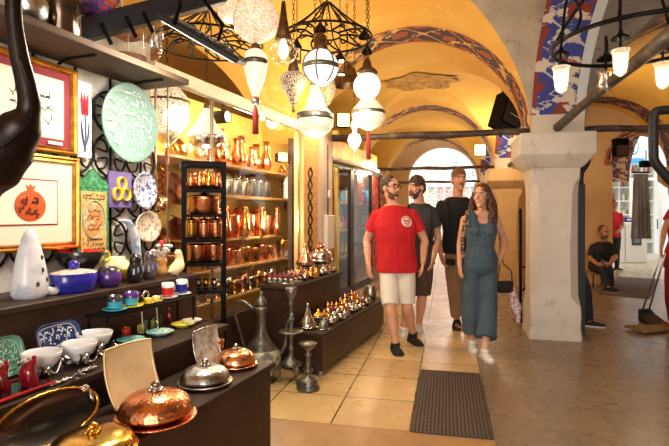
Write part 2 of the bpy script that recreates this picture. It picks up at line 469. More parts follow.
# ================================================================== people
SKIN = mat('skin', rgb(226, 172, 142), .5, 0, (rgb(208, 148, 118), 20, .4, .7), None, 0, None, 0, .12)
SKIN_T = mat('tanned_skin', rgb(190, 134, 104), .5, 0, (rgb(170, 112, 84), 20, .4, .7), None, 0, None, 0, .1)
EYEW = mat('eye_white', rgb(206, 194, 184), .4); IRIS = mat('dark_iris', rgb(52, 36, 26), .25)
LIP = mat('lip', rgb(176, 92, 84), .45); TEETH = mat('teeth', rgb(240, 234, 222), .3)
def hairmat(name, a, b): return mat(name, a, .55, 0, (b, 60, .4, .62), ('noise', 90, .6))
H_DARK = hairmat('dark_brown_hair', rgb(44, 32, 26), rgb(70, 50, 38))
H_BROWN = hairmat('wavy_brown_hair', rgb(66, 42, 30), rgb(110, 70, 46))
H_SANDY = hairmat('short_reddish_hair', rgb(112, 76, 48), rgb(140, 98, 62))
H_BEARD = hairmat('cropped_beard_hair', rgb(92, 58, 40), rgb(126, 84, 60))
def cloth(name, a, b, s=40, rough=.85): return mat(name, a, rough, 0, (b, 6, .35, .7), ('noise', s, .25))
C_RED = cloth('red_cotton', rgb(206, 26, 36), rgb(186, 18, 30)); C_WHITE = cloth('off_white_cotton', rgb(236, 228, 216), rgb(220, 210, 198))
C_GREY = cloth('charcoal_cotton', rgb(66, 64, 66), rgb(54, 52, 56)); C_BLACK = cloth('black_cotton', rgb(32, 31, 35), rgb(24, 24, 28))
C_BEIGE = cloth('khaki_cotton', rgb(168, 138, 106), rgb(150, 120, 90)); C_OLIVE = cloth('olive_brown_cotton', rgb(92, 74, 58), rgb(78, 62, 48))
C_TEAL = cloth('grey_blue_linen', rgb(78, 98, 112), rgb(64, 84, 98)); C_JEANS = cloth('dark_denim', rgb(36, 40, 54), rgb(28, 32, 44))
SHOE_B = mat('black_canvas_shoe', rgb(26, 25, 26), .7); SHOE_W = mat('white_leather_shoe', rgb(232, 230, 228), .5); SOLE = mat('pale_rubber_sole', rgb(214, 208, 200), .6)
STRAP = mat('black_webbing', rgb(22, 22, 24), .7); LENS_R = mat('dark_spectacle_rim', rgb(24, 20, 20), .3)
def lerp(a, b, t): return a+(b-a)*t
def limb(mb, pts, rs, n=10, flat=1.0, end=True):
    mb.tube(pts, rs, n, sub=5, flat=flat)
    mb.ell(pts[0], rs[0]*.98, 10)
    if end: mb.ell(pts[-1], rs[-1]*.98, 10)
def torso(mb, rings, side, fwd, n=18):
    """rings: (centre, half width, half depth)"""
    out = []
    for c, a, d in rings:
        ring = []
        for j in range(n):
            t = 2*PI*j/n; ct, st = math.cos(t), math.sin(t)
            sq = lambda x: math.copysign(abs(x)**.82, x)
            ring.append(c + side*(sq(ct)*a) + fwd*(sq(st)*d))
        out.append(ring)
    mb.loft(out)
def yaw_mat(deg, tilt=0, roll=0):
    return Matrix.Rotation(math.radians(deg), 3, 'Z') @ Matrix.Rotation(math.radians(tilt), 3, 'X') @ Matrix.Rotation(math.radians(roll), 3, 'Y')
def hand(mb, wr, d, palm_n, k=1., curl=.5, thumb=1):
    """wr wrist, d direction along the hand, palm_n normal the palm faces; fingers bend towards palm_n"""
    d = d.normalized(); n = (palm_n - d*palm_n.dot(d)).normalized(); s = d.cross(n)
    L = .085*k
    mb.xf = None
    for q in range(4):
        off = (q-1.5)*.0205*k
        mb.tube([wr + s*off*.6, wr + d*L*.5 + s*off*.9, wr + d*L + s*off], [.015*k, .0155*k, .0125*k], 8)
        fl = (.066, .076, .072, .056)[q]*k
        p0 = wr + d*L + s*off
        pts = [p0 - d*.012*k, p0]; dd = d.copy()
        for g, fr in enumerate((.45, .32, .26)):
            ang = curl*(.35, .6, .5)[g]
            dd = (dd*math.cos(ang) + n*math.sin(ang)).normalized()
            n2 = n - dd*n.dot(dd)
            p0 = p0 + dd*fl*fr; pts.append(p0)
        mb.tube(pts, [.0105*k, .0103*k, .0095*k, .0088*k, .0076*k], 8); mb.ell(pts[-1], .0076*k, 8)
    t0 = wr + d*.02*k + s*(.022*k*thumb)
    t1 = t0 + (d*.6+s*thumb*.75+n*.3).normalized()*.036*k
    t2 = t1 + (d*.85+s*thumb*.3+n*.4).normalized()*.03*k; t3 = t2 + (d*.95+n*.4).normalized()*.022*k
    mb.tube([t0, t1, t2, t3], [.016*k, .0125*k, .0105*k, .0085*k], 8); mb.ell(t3, .0085*k, 8)
def head_parts(mb, c, R, k):
    def e(p, r): mb.ell(c + R @ (Vector(p)*k), [q*k for q in r], 18, R)
    e((0, .012, .028), (.073, .092, .088)); e((0, -.028, -.03), (.060, .060, .086)); e((0, -.03, -.075), (.047, .050, .046))
    e((0, -.068, -.104), (.024, .020, .018))
    T = lambda p: c + R @ (Vector(p)*k)
    mb.tube([T((0, -.084, .014)), T((0, -.098, -.008)), T((0, -.108, -.026)), T((0, -.09, -.034))], [.007*k, .010*k, .0145*k, .009*k], 8)
    for s in (-1, 1):
        e((s*.0745, .012, -.012), (.011, .021, .031)); e((s*.034, -.066, -.03), (.022, .02, .02)); e((s*.012, -.093, -.03), (.009, .010, .008))
    e((0, -.074, .036), (.048, .014, .012))
def face(p, c, R, k, brow=H_DARK, smile=0.0, look=0):
    T = lambda q: c + R @ (Vector(q)*k)
    for s in (-1, 1):
        b = MB(); b.ell(T((s*.030, -.0715, .006)), [.0115*k, .0092*k, .0062*k], 10, R)
        b.m = 1; b.ell(T((s*.030+look*.003, -.0795, .006)), [.0058*k, .0028*k, .0050*k], 8, R)
        b.build('eye', [EYEW, IRIS], p)
        b = MB(); b.tube([T((s*.014, -.0885, .024)), T((s*.032, -.086, .030)), T((s*.050, -.072, .025))], [.004*k, .0048*k, .003*k], 6, sub=3); b.build('eyebrow', brow, p)
    b = MB(); w = .024+.008*smile
    b.tube([T((-w, -.080, -.060+.008*smile)), T((-.01, -.0905, -.0645)), T((.01, -.0905, -.0645)), T((w, -.080, -.060+.008*smile))], [.003*k, .0062*k, .0062*k, .003*k], 6, sub=4)
    if smile > .4:
        b.m = 1; b.tube([T((-w*.7, -.0865, -.0605+.004*smile)), T((0, -.0955, -.063)), T((w*.7, -.0865, -.0605+.004*smile))], [.0025*k, .0045*k, .0025*k], 6, sub=4)
    b.build('mouth', [LIP, TEETH], p)
def cap_hair(p, c, R, k, m, front=0., top=0., side=0., rough=.006, seed=1):
    b = MB(); T = lambda q: c + R @ (Vector(q)*k)
    b.ell(T((0, .026-front, .040+top)), [(.080+side)*k, (.092)*k, (.088)*k], 32, R)
    b.ell(T((0, .055, .0)), [(.072+side)*k, (.06)*k, (.075)*k], 24, R)
    o = fuse(b, 'hair', m, p, .005, 1)
    wobble(o, lambda c: mnoise.noise(c*55+Vector((seed, 0, 0)))*rough)
    return o
def beard(p, c, R, k, m, full=1.0):
    b = MB(); T = lambda q: c + R @ (Vector(q)*k)
    b.ell(T((0, -.034, -.080)), [.053*k, .053*k, .046*k*full], 24, R)
    for s in (-1, 1): b.tube([T((s*.066, -.005, -.02)), T((s*.058, -.03, -.055)), T((s*.04, -.055, -.085))], [.008*k, .014*k, .016*k], 8, sub=3)
    b.tube([T((-.028, -.083, -.056)), T((0, -.097, -.049)), T((.028, -.083, -.056))], [.005*k, .0075*k, .005*k], 8, sub=3)
    o = fuse(b, 'beard', m, p, .005, 1)
    wobble(o, lambda c: mnoise.noise(c*70)*.004)
def shoe(p, an, toe_dir, k=1., m=SHOE_B, sole=SOLE, name='shoe', low=True):
    d = Vector((toe_dir.x, toe_dir.y, 0)).normalized(); s = Vector((-d.y, d.x, 0)); g = Vector((an.x, an.y, 0))
    b = MB(); L = .25*k; prof = [(-.30, .030, .062), (-.26, .036, .078), (-.12, .038, .080), (.02, .041, .066), (.25, .047, .052), (.45, .049, .044), (.60, .043, .034), (.68, .026, .026), (.70, .012, .018)]
    rings = []
    for f, w, h in prof:
        c0 = g + d*(f*L)
        ring = [c0 + s*(w*k*math.cos(a)) + Vector((0, 0, .012+max(0, math.sin(a))*h*k)) for a in [i*PI/8 for i in range(9)]]
        ring += [c0 + s*(-w*k*.9) + Vector((0, 0, .012)), c0 + s*(w*k*.9) + Vector((0, 0, .012))]
        rings.append(ring)
    b.loft(rings); b.tube([g+V(0, 0, .055), an+V(0, 0, .012)], [.046*k, .045*k], 12)
    o = b.build(name, m, p)
    b = MB(); rings = []
    for f, w, h in prof:
        c0 = g + d*(f*L*1.02)
        rings.append([c0 + s*(w*1.06*k) + V(0, 0, 0), c0 + s*(w*1.06*k) + V(0, 0, .018), c0 - s*(w*1.06*k) + V(0, 0, .018), c0 - s*(w*1.06*k)])
    b.loft(rings, smooth=False); b.build('sole', sole, o)
    return o
class Person:
    def __init__(s, label, base, H, J, yaw, head_yaw, skin=SKIN, female=False, head_tilt=0, wide=1.0, belly=1.0, curl=.5, bare=False):
        s.root = thing('person', label, 'person', base); s.base = Vector(base); k = s.k = H/1.75
        J = {n: Vector(p)-s.base for n, p in J.items()}; s.J = J; s.wide = wide
        s.fwd = Vector((math.sin(math.radians(yaw)), -math.cos(math.radians(yaw)), 0)); s.side = Vector((math.cos(math.radians(yaw)), math.sin(math.radians(yaw)), 0))
        s.hr = yaw_mat(head_yaw, head_tilt); s.hc = J['head']
        s.fem = female; sh = (J['sa']-J['sb']).length/2
        mid = (J['sa']+J['sb'])/2; pel = J['pelvis']; s.mid = mid
        hw = (.165 if female else .168)*k*wide
        up = mid-pel
        s.rings = [(pel-V(0, 0, .10*k), hw*.72, .085*k*belly), (pel-V(0, 0, .03*k), hw*1.0, .115*k*belly), (pel+up*.14, hw*.97, .115*k*belly),
                   (pel+up*.36, hw*(.76 if female else .90), (.088 if female else .108)*k*belly), (pel+up*.55, hw*(.84 if female else .97), (.098 if female else .115)*k*belly),
                   (pel+up*.72, hw*(.92 if female else 1.04), (.112 if female else .122)*k), (pel+up*.88, sh*.93, .098*k), (mid+V(0, 0, .012*k), sh*.80, .070*k),
                   (mid+V(0, 0, .045*k)+(J['neck']-mid)*.3, sh*.50, .062*k)]
        for q in ('sa', 'sb'): J[q] = J[q] + (mid-J[q])*.07 - V(0, 0, .026*k)
        b = MB(); torso(b, s.rings, s.side, s.fwd)
        nr = (.048 if female else .058)*k
        limb(b, [mid+(J['neck']-mid)*.3, J['neck'], s.hc+s.hr @ Vector((0, .015, -.05))*k], [nr*1.25, nr, nr*.98], 14)
        head_parts(b, s.hc, s.hr, k)
        ar = 1.0 if not female else .82
        for q in ('a', 'b'):
            sgn = 1 if q == 'a' else -1
            S0, E, Wr, Fi = J['s'+q], J['e'+q], J['w'+q], J['f'+q]
            limb(b, [S0, lerp(S0, E, .4), E, lerp(E, Wr, .3), Wr], [.052*k*ar, .049*k*ar, .040*k*ar, .041*k*ar, .027*k*ar])
            pn = J.get('n'+q, None); pn = (pn+s.base) if pn is not None else (-s.side*sgn + s.fwd*-.3)
            hand(b, Wr, Fi-Wr, pn, k*(.95 if not female else .85), curl, J['t'+q].x+s.base.x if 't'+q in J else sgn)
            h0, kn, an = J['h'+q], J['k'+q], J['a'+q]
            limb(b, [h0, lerp(h0, kn, .35), kn, lerp(kn, an, .3), lerp(kn, an, .8), an], [.088*k, .080*k, .056*k, .057*k, .038*k, .036*k], 12)
            ft = J.get('o'+q); ft = (ft+s.base) if ft is not None else s.fwd
            fd = Vector((ft.x, ft.y, 0)).normalized(); g = Vector((an.x, an.y, .03))
            if bare: limb(b, [an, an-V(0, 0, .04*k)-fd*.02, Vector((an.x, an.y, an.z-.05*k))+fd*.08*k, Vector((an.x, an.y, an.z-.058*k))+fd*.15*k], [.035*k, .036*k, .030*k, .018*k], 10)
        s.body = fuse(b, 'body', skin, s.root, .0058, 3)
    def shirt(s, name, m, sleeve=.5, bottom=0, infl=.014, hem=-.02, collar=True, extra=.0):
        b = MB(); k = s.k; J = s.J; rr = []
        for c, a, d in s.rings[1 if hem < 0 else 2:]: rr.append((c, a+infl, d+infl+extra))
        if hem < 0: rr.insert(0, (s.rings[1][0]+V(0, 0, hem), rr[0][1]+.004, rr[0][2]+.002))
        rr = rr[:-1] + [(rr[-1][0]-V(0, 0, .012), rr[-1][1]*1.0, rr[-1][2])]
        torso(b, rr, s.side, s.fwd)
        for q in ('a', 'b'):
            S0, E, Wr = J['s'+q], J['e'+q], J['w'+q]
            if sleeve <= 1: limb(b, [S0, lerp(S0, E, sleeve*.5), lerp(S0, E, sleeve)], [.058*k, .062*k, .064*k], 12, 1., False)
            else: limb(b, [S0, lerp(S0, E, .5), E, lerp(E, Wr, sleeve-1)], [.06*k, .06*k, .052*k, .044*k], 12, 1., False)
        o = fuse(b, name, m, s.root, .0075, 2)
        wobble(o, lambda c: mnoise.noise(Vector((c.x*9, c.y*9, c.z*6)))*.007)
        return o
    def legs(s, name, m, frac=.5, r=(.102, .098, .082), waist=True, wide_hem=None):
        b = MB(); k = s.k; J = s.J
        if waist: torso(b, [(c, a+.010, d+.012) for c, a, d in s.rings[:3]], s.side, s.fwd)
        for q in ('a', 'b'):
            h0, kn, an = J['h'+q], J['k'+q], J['a'+q]
            if frac <= 1: limb(b, [h0, lerp(h0, kn, frac*.5), lerp(h0, kn, frac)], [r[0]*k, r[1]*k, r[2]*k], 14, 1., False)
            else: limb(b, [h0, lerp(h0, kn, .5), kn, lerp(kn, an, (frac-1)*.5), lerp(kn, an, frac-1)], [r[0]*k, r[1]*k, r[2]*k, (r[2]*.9 if not wide_hem else wide_hem*.93)*k, (r[2]*.72 if not wide_hem else wide_hem)*k], 14, 1., False)
        o = fuse(b, name, m, s.root, .0075, 2)
        wobble(o, lambda c: mnoise.noise(Vector((c.x*11, c.y*11, c.z*4)))*.008)
        return o
    def strap(s, pts, r=.016, name='backpack_strap'):
        b = MB(); b.tube([Vector(p)-s.base for p in pts], r, 8, flat=.35, sub=4); return b.build(name, STRAP, s.root)
def mk_joints(Y, **kw):
    J = {}
    for n, v in kw.items():
        if n[0] in 'not' and len(n) == 2 and n not in ('na_',): J[n] = Vector(v)
        else: J[n] = P(v[0], v[1], v[2] if len(v) > 2 else Y)
    return J
def fixdirs(J, base):
    for n in list(J):
        if len(n) == 2 and n[0] in 'no': J[n] = Vector(J[n]) - 0*Vector(base)
    return J
def person(label, H, Y, basepx, J, **kw):
    base = P(basepx, 0, Y); base.z = 0
    for n in J:
        if len(n) == 2 and n[0] in 'not': J[n] = Vector(J[n])
    # direction entries are stored so that the constructor's base shift cancels
    return Person(label, base, H, J, **kw)
# ---- man in red
J = mk_joints(5.2, head=(390.5, 187.5, 5.16), neck=(393, 202), sa=(413, 212), sb=(375.5, 212, 5.22), pelvis=(397, 263), ea=(424.5, 240, 5.25), wa=(423, 263, 5.12), fa=(421, 280, 5.05),
              eb=(367, 240, 5.3), wb=(368.5, 264, 5.18), fb=(370, 281, 5.12), ha=(405.5, 265), ka=(407, 305, 5.12), aa=(413, 333, 5.38), hb=(388, 265), kb=(390.5, 306, 5.02), ab=(395.5, 344, 5.02))
red = person('smiling bearded man in glasses, red t-shirt and white shorts walking in front', 1.80, 5.2, 397, J, yaw=8, head_yaw=42, wide=1.12, belly=1.1)
red.shirt('t_shirt', C_RED, .62, infl=.02, hem=-.06, extra=.012); red.legs('shorts', C_WHITE, .98, (.100, .094, .084))
for q in ('a', 'b'): shoe(red.root, red.J['a'+q], Vector((.12, -1, 0)) if q == 'b' else Vector((.3, -1, 0)), 1.05, SHOE_B, mat('black_rubber_sole', rgb(30, 29, 30), .6))
face(red.root, red.hc, red.hr, red.k, H_DARK, 1.0, 1)
cap_hair(red.root, red.hc, red.hr, red.k, H_DARK, front=.004, top=-.004, side=-.003, rough=.006); beard(red.root, red.hc, red.hr, red.k, H_BEARD)
b = MB(); T = lambda q: red.hc + red.hr @ (Vector(q)*red.k)
for s_ in (-1, 1):
    ring = [T((s_*.033+.027*math.cos(a*PI/8), -.0985+.010*abs(math.cos(a*PI/8)+s_*1)*.5, .004+.020*math.sin(a*PI/8))) for a in range(16)]
    b.tube(ring, .0034, 6, closed=True); b.tube([T((s_*.060, -.09, .008)), T((s_*.076, -.03, .006)), T((s_*.077, .012, .002))], .003, 6)
b.tube([T((-.008, -.100, .008)), T((.008, -.100, .008))], .003, 6); b.build('glasses', LENS_R, red.root)
# printed round logo on the chest
def chest_disc(p, px, py, r, m, marks=None):
    dg = bpy.context.evaluated_depsgraph_get(); dg.update()
    tgt = [c for c in p.root.children if c.name.startswith('t_shirt')][0]
    o0 = P(px, py, 1.0); d = (o0 - V(0, 0, EYE)).normalized(); start = V(0, 0, EYE) - p.base
    ok, loc, nor, _ = tgt.ray_cast(start, d)
    if not ok: return None
    R = nor.to_track_quat('Z', 'Y').to_matrix()
    def on(x, y, off):
        s0 = loc + R @ Vector((x, y, .08)); k2, l2, n2, _ = tgt.ray_cast(s0, -(R @ Vector((0, 0, 1))))
        return (l2 if k2 else loc + R @ Vector((x, y, 0))) + nor*off
    b = MB(); rings = [[on(rr*math.cos(a*PI/16), rr*math.sin(a*PI/16), .0035) for a in range(32)] for rr in (.0005, r*.35, r*.7, r)]
    b.loft(rings, caps=False); o = b.build('printed_logo', m, p.root); o['label'] = 'white round printed logo with red lettering'
    b = MB()
    for pts in marks: b.tube([on(x*r, y*r, .005) for x, y in pts], r*.075, 4, sub=3)
    b.build('lettering', C_RED, o)
marks = [[(-.62, .12), (-.5, .3), (-.36, .12), (-.36, -.12)], [(-.2, .3), (-.2, -.12), (0, -.1)], [(.08, .26), (.22, .3), (.16, .05), (.3, -.1), (.08, -.12)], [(.42, .3), (.42, -.12)], [(.4, .3), (.62, .26), (.44, .08), (.66, -.12)],
         [(-.5, -.34), (-.2, -.42), (.2, -.42), (.5, -.34)], [(-.66, .5), (-.3, .74), (.1, .8)], [(.2, .78), (.5, .62), (.7, .45)], [(-.34, -.62), (0, -.72), (.34, -.62)]]
chest_disc(red, 406.5, 221.5, .058, C_WHITE, marks)
# ---- man in charcoal behind him
J = mk_joints(5.8, head=(416.5, 187.5, 5.78), neck=(419, 201), sa=(433, 209, 5.75), sb=(404, 209, 5.92), pelvis=(418, 257), ea=(438, 237, 5.8), wa=(433.5, 258, 5.65), fa=(430, 273, 5.6),
              eb=(400, 237, 5.95), wb=(402, 258, 5.85), fb=(403, 272, 5.8), ha=(425, 258), ka=(422, 296, 5.85), aa=(419, 325, 6.0), hb=(411, 258), kb=(408, 297, 5.75), ab=(404.5, 328, 5.75))
grey = person('dark-haired bearded man in charcoal t-shirt looking sideways, walking behind the man in red', 1.85, 5.8, 417, J, yaw=-8, head_yaw=-52)
grey.shirt('t_shirt', C_GREY, .6, infl=.016, hem=-.05); grey.legs('shorts', C_OLIVE, .95, (.104, .10, .094))
for q in ('a', 'b'): shoe(grey.root, grey.J['a'+q], Vector((-.2, -1, 0)), 1.08, SHOE_W)
face(grey.root, grey.hc, grey.hr, grey.k, H_DARK, 0, -1); cap_hair(grey.root, grey.hc, grey.hr, grey.k, H_DARK, front=.016, top=.012, side=.002, rough=.012, seed=4); beard(grey.root, grey.hc, grey.hr, grey.k, hairmat('dark_beard_hair', rgb(58, 42, 34), rgb(84, 62, 50)))
grey.strap([P(428, 204, 5.80), P(430.5, 207, 5.66), P(431, 220, 5.60), P(430, 238, 5.62), P(434, 244, 5.72)]); grey.strap([P(409, 204, 5.86), P(408, 208, 5.74), P(407, 222, 5.68), P(406, 238, 5.7)])
b = MB(); b.xf = Matrix.Translation(P(419, 226, 6.02)-grey.base); b.box((0, 0, 0), (.30, .16, .44), 0, .06); b.build('backpack', STRAP, grey.root)
# ---- tall man
J = mk_joints(6.2, head=(459, 179.5, 6.16), neck=(457.5, 195), sa=(475, 203), sb=(440, 203), pelvis=(459, 248), ea=(480, 233), wa=(478, 254), fa=(477, 268), eb=(436.5, 232, 6.25), wb=(441, 254, 6.1), fb=(446, 269, 6.05),
              ha=(466, 250), ka=(468, 287), aa=(470, 318, 6.5), hb=(453, 250), kb=(454, 287, 6.12), ab=(457, 321.5, 6.12))
tall = person('tallest man, in black t-shirt, khaki trousers and sandals, walking at the back', 1.98, 6.2, 459, J, yaw=4, head_yaw=6, bare=True)
tall.shirt('t_shirt', C_BLACK, .62, infl=.018, hem=-.03); tall.legs('trousers', C_BEIGE, 1.86, (.10, .092, .078))
face(tall.root, tall.hc, tall.hr, tall.k, H_SANDY, 0); cap_hair(tall.root, tall.hc, tall.hr, tall.k, H_SANDY, front=.014, top=.006, side=-.003, rough=.006, seed=7)
b = MB(); T = lambda q: tall.hc + tall.hr @ (Vector(q)*tall.k)
b.tube([T((-.03, -.086, -.058)), T((0, -.0985, -.049)), T((.03, -.086, -.058))], [.004, .008, .004], 8, sub=3); b.build('moustache', H_SANDY, tall.root)
tall.strap([P(446, 199, 6.2), P(446.5, 202, 6.06), P(447, 218, 6.0), P(446, 236, 6.03)]); tall.strap([P(470, 199, 6.2), P(470.5, 202, 6.06), P(471, 218, 6.0), P(471, 236, 6.03)])
for q in ('a', 'b'):
    an = tall.J['a'+q]; d = V(-.25, -1, 0).normalized(); s_ = V(-d.y, d.x, 0); b = MB(); rings = []
    for f, w in ((-.085, .030), (-.06, .042), (.03, .044), (.12, .054), (.19, .046), (.215, .024)):
        c0 = V(an.x, an.y, 0)+d*f; rings.append([c0+s_*w, c0+s_*w+V(0, 0, .02), c0-s_*w+V(0, 0, .02), c0-s_*w])
    b.loft(rings, smooth=False); o = b.build('sandal', SHOE_B, tall.root)
    b = MB(); c0 = V(an.x, an.y, 0)
    for f, h in ((.07, .085), (.11, .07)): b.tube([c0+d*f+s_*.05+V(0, 0, .01), c0+d*f+s_*.03+V(0, 0, h), c0+d*f-s_*.03+V(0, 0, h), c0+d*f-s_*.05+V(0, 0, .01)], .012, 8, flat=.5, sub=3)
    b.build('sandal_strap', SHOE_B, o)
# ---- woman
J = mk_joints(5.0, head=(481.5, 195.5, 4.96), neck=(482, 210, 5.0), sa=(497.5, 217, 5.02), sb=(463.5, 217, 5.0), pelvis=(480, 264), ea=(505, 243, 5.1), wa=(499, 262, 4.98), fa=(492.5, 277, 4.9), eb=(460, 243, 5.05), wb=(459.5, 265, 4.95), fb=(461, 281, 4.9),
              ha=(487.5, 266), ka=(488, 307, 4.98), aa=(485, 350, 4.78), hb=(472, 266), kb=(470, 307, 5.05), ab=(472, 341, 5.1))
wom = person('smiling woman with long wavy brown hair in grey-blue jumpsuit and white sneakers', 1.70, 5.0, 480, J, yaw=-4, head_yaw=-40, female=True)
b = MB(); k = wom.k
rr = [(c, a+.014, d+.014) for c, a, d in wom.rings[:6]] + [(wom.rings[6][0]-V(0, 0, .005), wom.rings[6][1]*.97, wom.rings[6][2]+.012)]
torso(b, rr, wom.side, wom.fwd)
for s_ in (-1, 1):
    b.ell(wom.rings[5][0]+wom.side*(s_*.065)+wom.fwd*.085+V(0, 0, .0), [.062, .055, .060], 14)
    sh = wom.J['sa' if s_ > 0 else 'sb']
    top = lerp(wom.mid, sh, .74)+V(0, 0, .055); b.tube([wom.rings[6][0]+wom.side*(s_*.085)+wom.fwd*.082-V(0, 0, .03), lerp(wom.mid, sh, .62)+wom.fwd*.070+V(0, 0, .02), lerp(wom.mid, sh, .66)+wom.fwd*.02+V(0, 0, .065), lerp(wom.mid, sh, .66)-wom.fwd*.05+V(0, 0, .045), wom.rings[6][0]+wom.side*(s_*.09)-wom.fwd*.085], [.055, .046, .036, .040, .055], 12, sub=3, flat=.8)
for q in ('a', 'b'):
    h0, kn, an = (wom.J[j+q] for j in 'hka'); limb(b, [h0, lerp(h0, kn, .5), kn, lerp(kn, an, .45), lerp(kn, an, .72)], [.100*k, .098*k, .094*k, .096*k, .102*k], 16, 1., False)
o = fuse(b, 'jumpsuit', C_TEAL, wom.root, .0075, 3)
wobble(o, lambda c: mnoise.noise(Vector((c.x*14, c.y*14, c.z*3)))*.010)
for q in range(4):
    ok, loc, nor, _ = o.ray_cast(V(0, 0, EYE)-wom.base, (P(484.5+q*.4, 233+q*6.5, 1)-V(0, 0, EYE)).normalized())
    if ok: b = MB(); b.ell(loc+nor*.002, [.008, .004, .008], 8); b.build('button', mat('dark_button', rgb(50, 54, 58), .4), o)
for q in ('a', 'b'): shoe(wom.root, wom.J['a'+q], Vector((-.1, -1, 0)) if q == 'b' else Vector((.12, -1, 0)), .95, SHOE_W)
face(wom.root, wom.hc, wom.hr, wom.k, H_BROWN, 1.0, -1)
b = MB(); T = lambda q: wom.hc + wom.hr @ (Vector(q)*wom.k); random.seed(5)
b.ell(T((0, .024, .040)), [.082*k, .094*k, .086*k], 28, wom.hr); b.ell(T((0, .06, -.02)), [.080*k, .06*k, .11*k], 20, wom.hr)
for q in range(34):
    a = -.35 + (PI+.7)*q/33; x, y = math.cos(a)*.078, .018+math.sin(a)*.082; Lh = .30+.06*random.random(); pts = []; ph = random.random()*6
    for g in range(9):
        t = g/8; sp = 1+.55*math.sin(min(t*2.2, 1.57)); wv = .012*math.sin(t*15+ph)*(t > .15)
        pts.append(T((x*sp+wv, y*sp*.95+.01*t+wv*.6, .035-t*Lh)))
    b.tube(pts, [.017, .019, .020, .021, .021, .020, .018, .014, .006], 7, sub=2)
o = fuse(b, 'hair', H_BROWN, wom.root, .0065, 1)
wobble(o, lambda c: mnoise.noise(c*45)*.008)
b = MB(); b.tube([T((-.045, -.03, -.125)), T((-.03, -.075, -.165)), T((0, -.085, -.205)), T((.03, -.075, -.165)), T((.05, -.03, -.125))], .0022, 6, sub=4); b.ell(T((0, -.09, -.212)), .008, 8); b.build('necklace', mat('thin_gold', rgb(214, 168, 90), .25, 1), wom.root)
b = MB(); b.tube([P(468, 211, 4.93)-wom.base, P(465, 222, 4.86)-wom.base, P(462.5, 240, 4.86)-wom.base, P(463, 258, 4.9)-wom.base], .02, 8, flat=.35, sub=4); b.build('patterned_strap', mat('patterned_webbing', rgb(60, 44, 40), .8, 0, (rgb(196, 160, 110), 40, .5, .56)), wom.root)
# her bag and scarf hang from her elbow side
bag = thing('shoulder_bag', 'small black shoulder bag hanging beside the woman in the jumpsuit', 'bag', P(504.5, 292.5, 5.1))
b = MB(); b.box((0, 0, .06), (.165, .07, .125), .1, .02); b.build('bag_body', mat('black_leather', rgb(22, 22, 25), .45), bag)
b = MB(); b.box((0, -.038, .085), (.16, .012, .075), .1, .004); b.build('bag_flap', mat('black_leather_flap', rgb(30, 30, 34), .4), bag)
b = MB(); o0 = P(504.5, 292.5, 5.1); b.tube([V(-.07, 0, .12), P(500, 262, 5.1)-o0, P(499.5, 236, 5.12)-o0, P(497, 213.5, 5.13)-o0], .006, 6, sub=4); b.tube([V(.075, 0, .12), P(511, 271, 5.14)-o0, P(503, 262, 5.18)-o0, P(499, 236, 5.2)-o0, P(497, 213.5, 5.13)-o0], .006, 6, sub=4); b.build('bag_strap', STRAP, bag)
sc = MB(); rings = []
for g in range(14):
    t = g/13; c0 = P(lerp(510.5, 518, min(1, t*1.2)), lerp(284, 324, t), 5.13); w_ = .016+.032*math.sin(PI*min(1, t*1.05))**.8
    rings.append([c0+V(math.cos(a*PI/7)*w_*(1+.35*math.sin(a*2.5+g)), math.sin(a*PI/7)*w_*.55, 0) for a in range(14)])
sc.loft(rings); tag(sc.build('scarf', mat('pink_white_scarf', rgb(234, 216, 216), .85, 0, (rgb(176, 120, 134), 40, .48, .58))), 'pink and white patterned scarf hanging down from the black shoulder bag', 'scarf')
# ---- camera held at the tall man's hip
cm = thing('camera', 'black camera held at the hip of the tallest man', 'camera', P(450.5, 262, 6.0))
b = MB(); b.box((0, 0, 0), (.11, .06, .075), .3, .012); b.build('camera_body', STRAP, cm); b = MB(); b.xf = Matrix.Rotation(PI/2, 4, 'X'); b.lathe([(.0, -.0), (.03, 0), (.03, .06), (.024, .065), (0, .055)], 16); b.build('lens', mat('dark_lens', rgb(18, 18, 22), .2), cm)
# ---- man seated by the wall
J = mk_joints(9.4, head=(604, 232, 9.3), neck=(604, 240, 9.4), sa=(614, 245, 9.4), sb=(592.5, 245, 9.45), pelvis=(598.5, 266, 9.5), ea=(616, 257, 9.3), wa=(609.5, 264, 8.98), fa=(604, 264, 8.9), eb=(590, 258.5, 9.4), wb=(598, 264.5, 9.0), fb=(603.5, 264, 8.9),
              ha=(602.5, 267, 9.45), ka=(609, 269.5, 8.98), aa=(611, 287, 9.0), hb=(595, 267, 9.45), kb=(602, 269.5, 8.95), ab=(608, 288, 8.85))
sit = person('seated man in black polo shirt looking at a phone beside the tan wall', 1.80, 9.4, 600, J, yaw=12, head_yaw=8, skin=SKIN_T, head_tilt=10)
sit.shirt('polo_shirt', C_BLACK, .8, infl=.018, hem=-.02, extra=.01); sit.legs('jeans', C_JEANS, 1.92, (.10, .086, .07))
for q in ('a', 'b'): shoe(sit.root, sit.J['a'+q], Vector((.45, -1, 0)), 1.0, SHOE_B)
face(sit.root, sit.hc, sit.hr, sit.k, H_DARK, 0); cap_hair(sit.root, sit.hc, sit.hr, sit.k, H_DARK, front=-.008, top=-.004, side=-.003, rough=.004); beard(sit.root, sit.hc, sit.hr, sit.k, hairmat('dark_stubble', rgb(74, 56, 48), rgb(98, 76, 64)), .8)
b = MB(); b.box((0, 0, 0), (.075, .012, .14), 0, .004); ph = b.build('mobile_phone', mat('blue_grey_phone', rgb(52, 70, 110), .25), None, P(603.5, 262.5, 8.9)); ph.rotation_euler = (-.9, .6, 0); tag(ph, 'mobile phone in the hands of the seated man', 'phone')
st = thing('stool', 'low wooden stool under the seated man', 'stool', V(*(G(597.5, 286.5)))); zz = .27
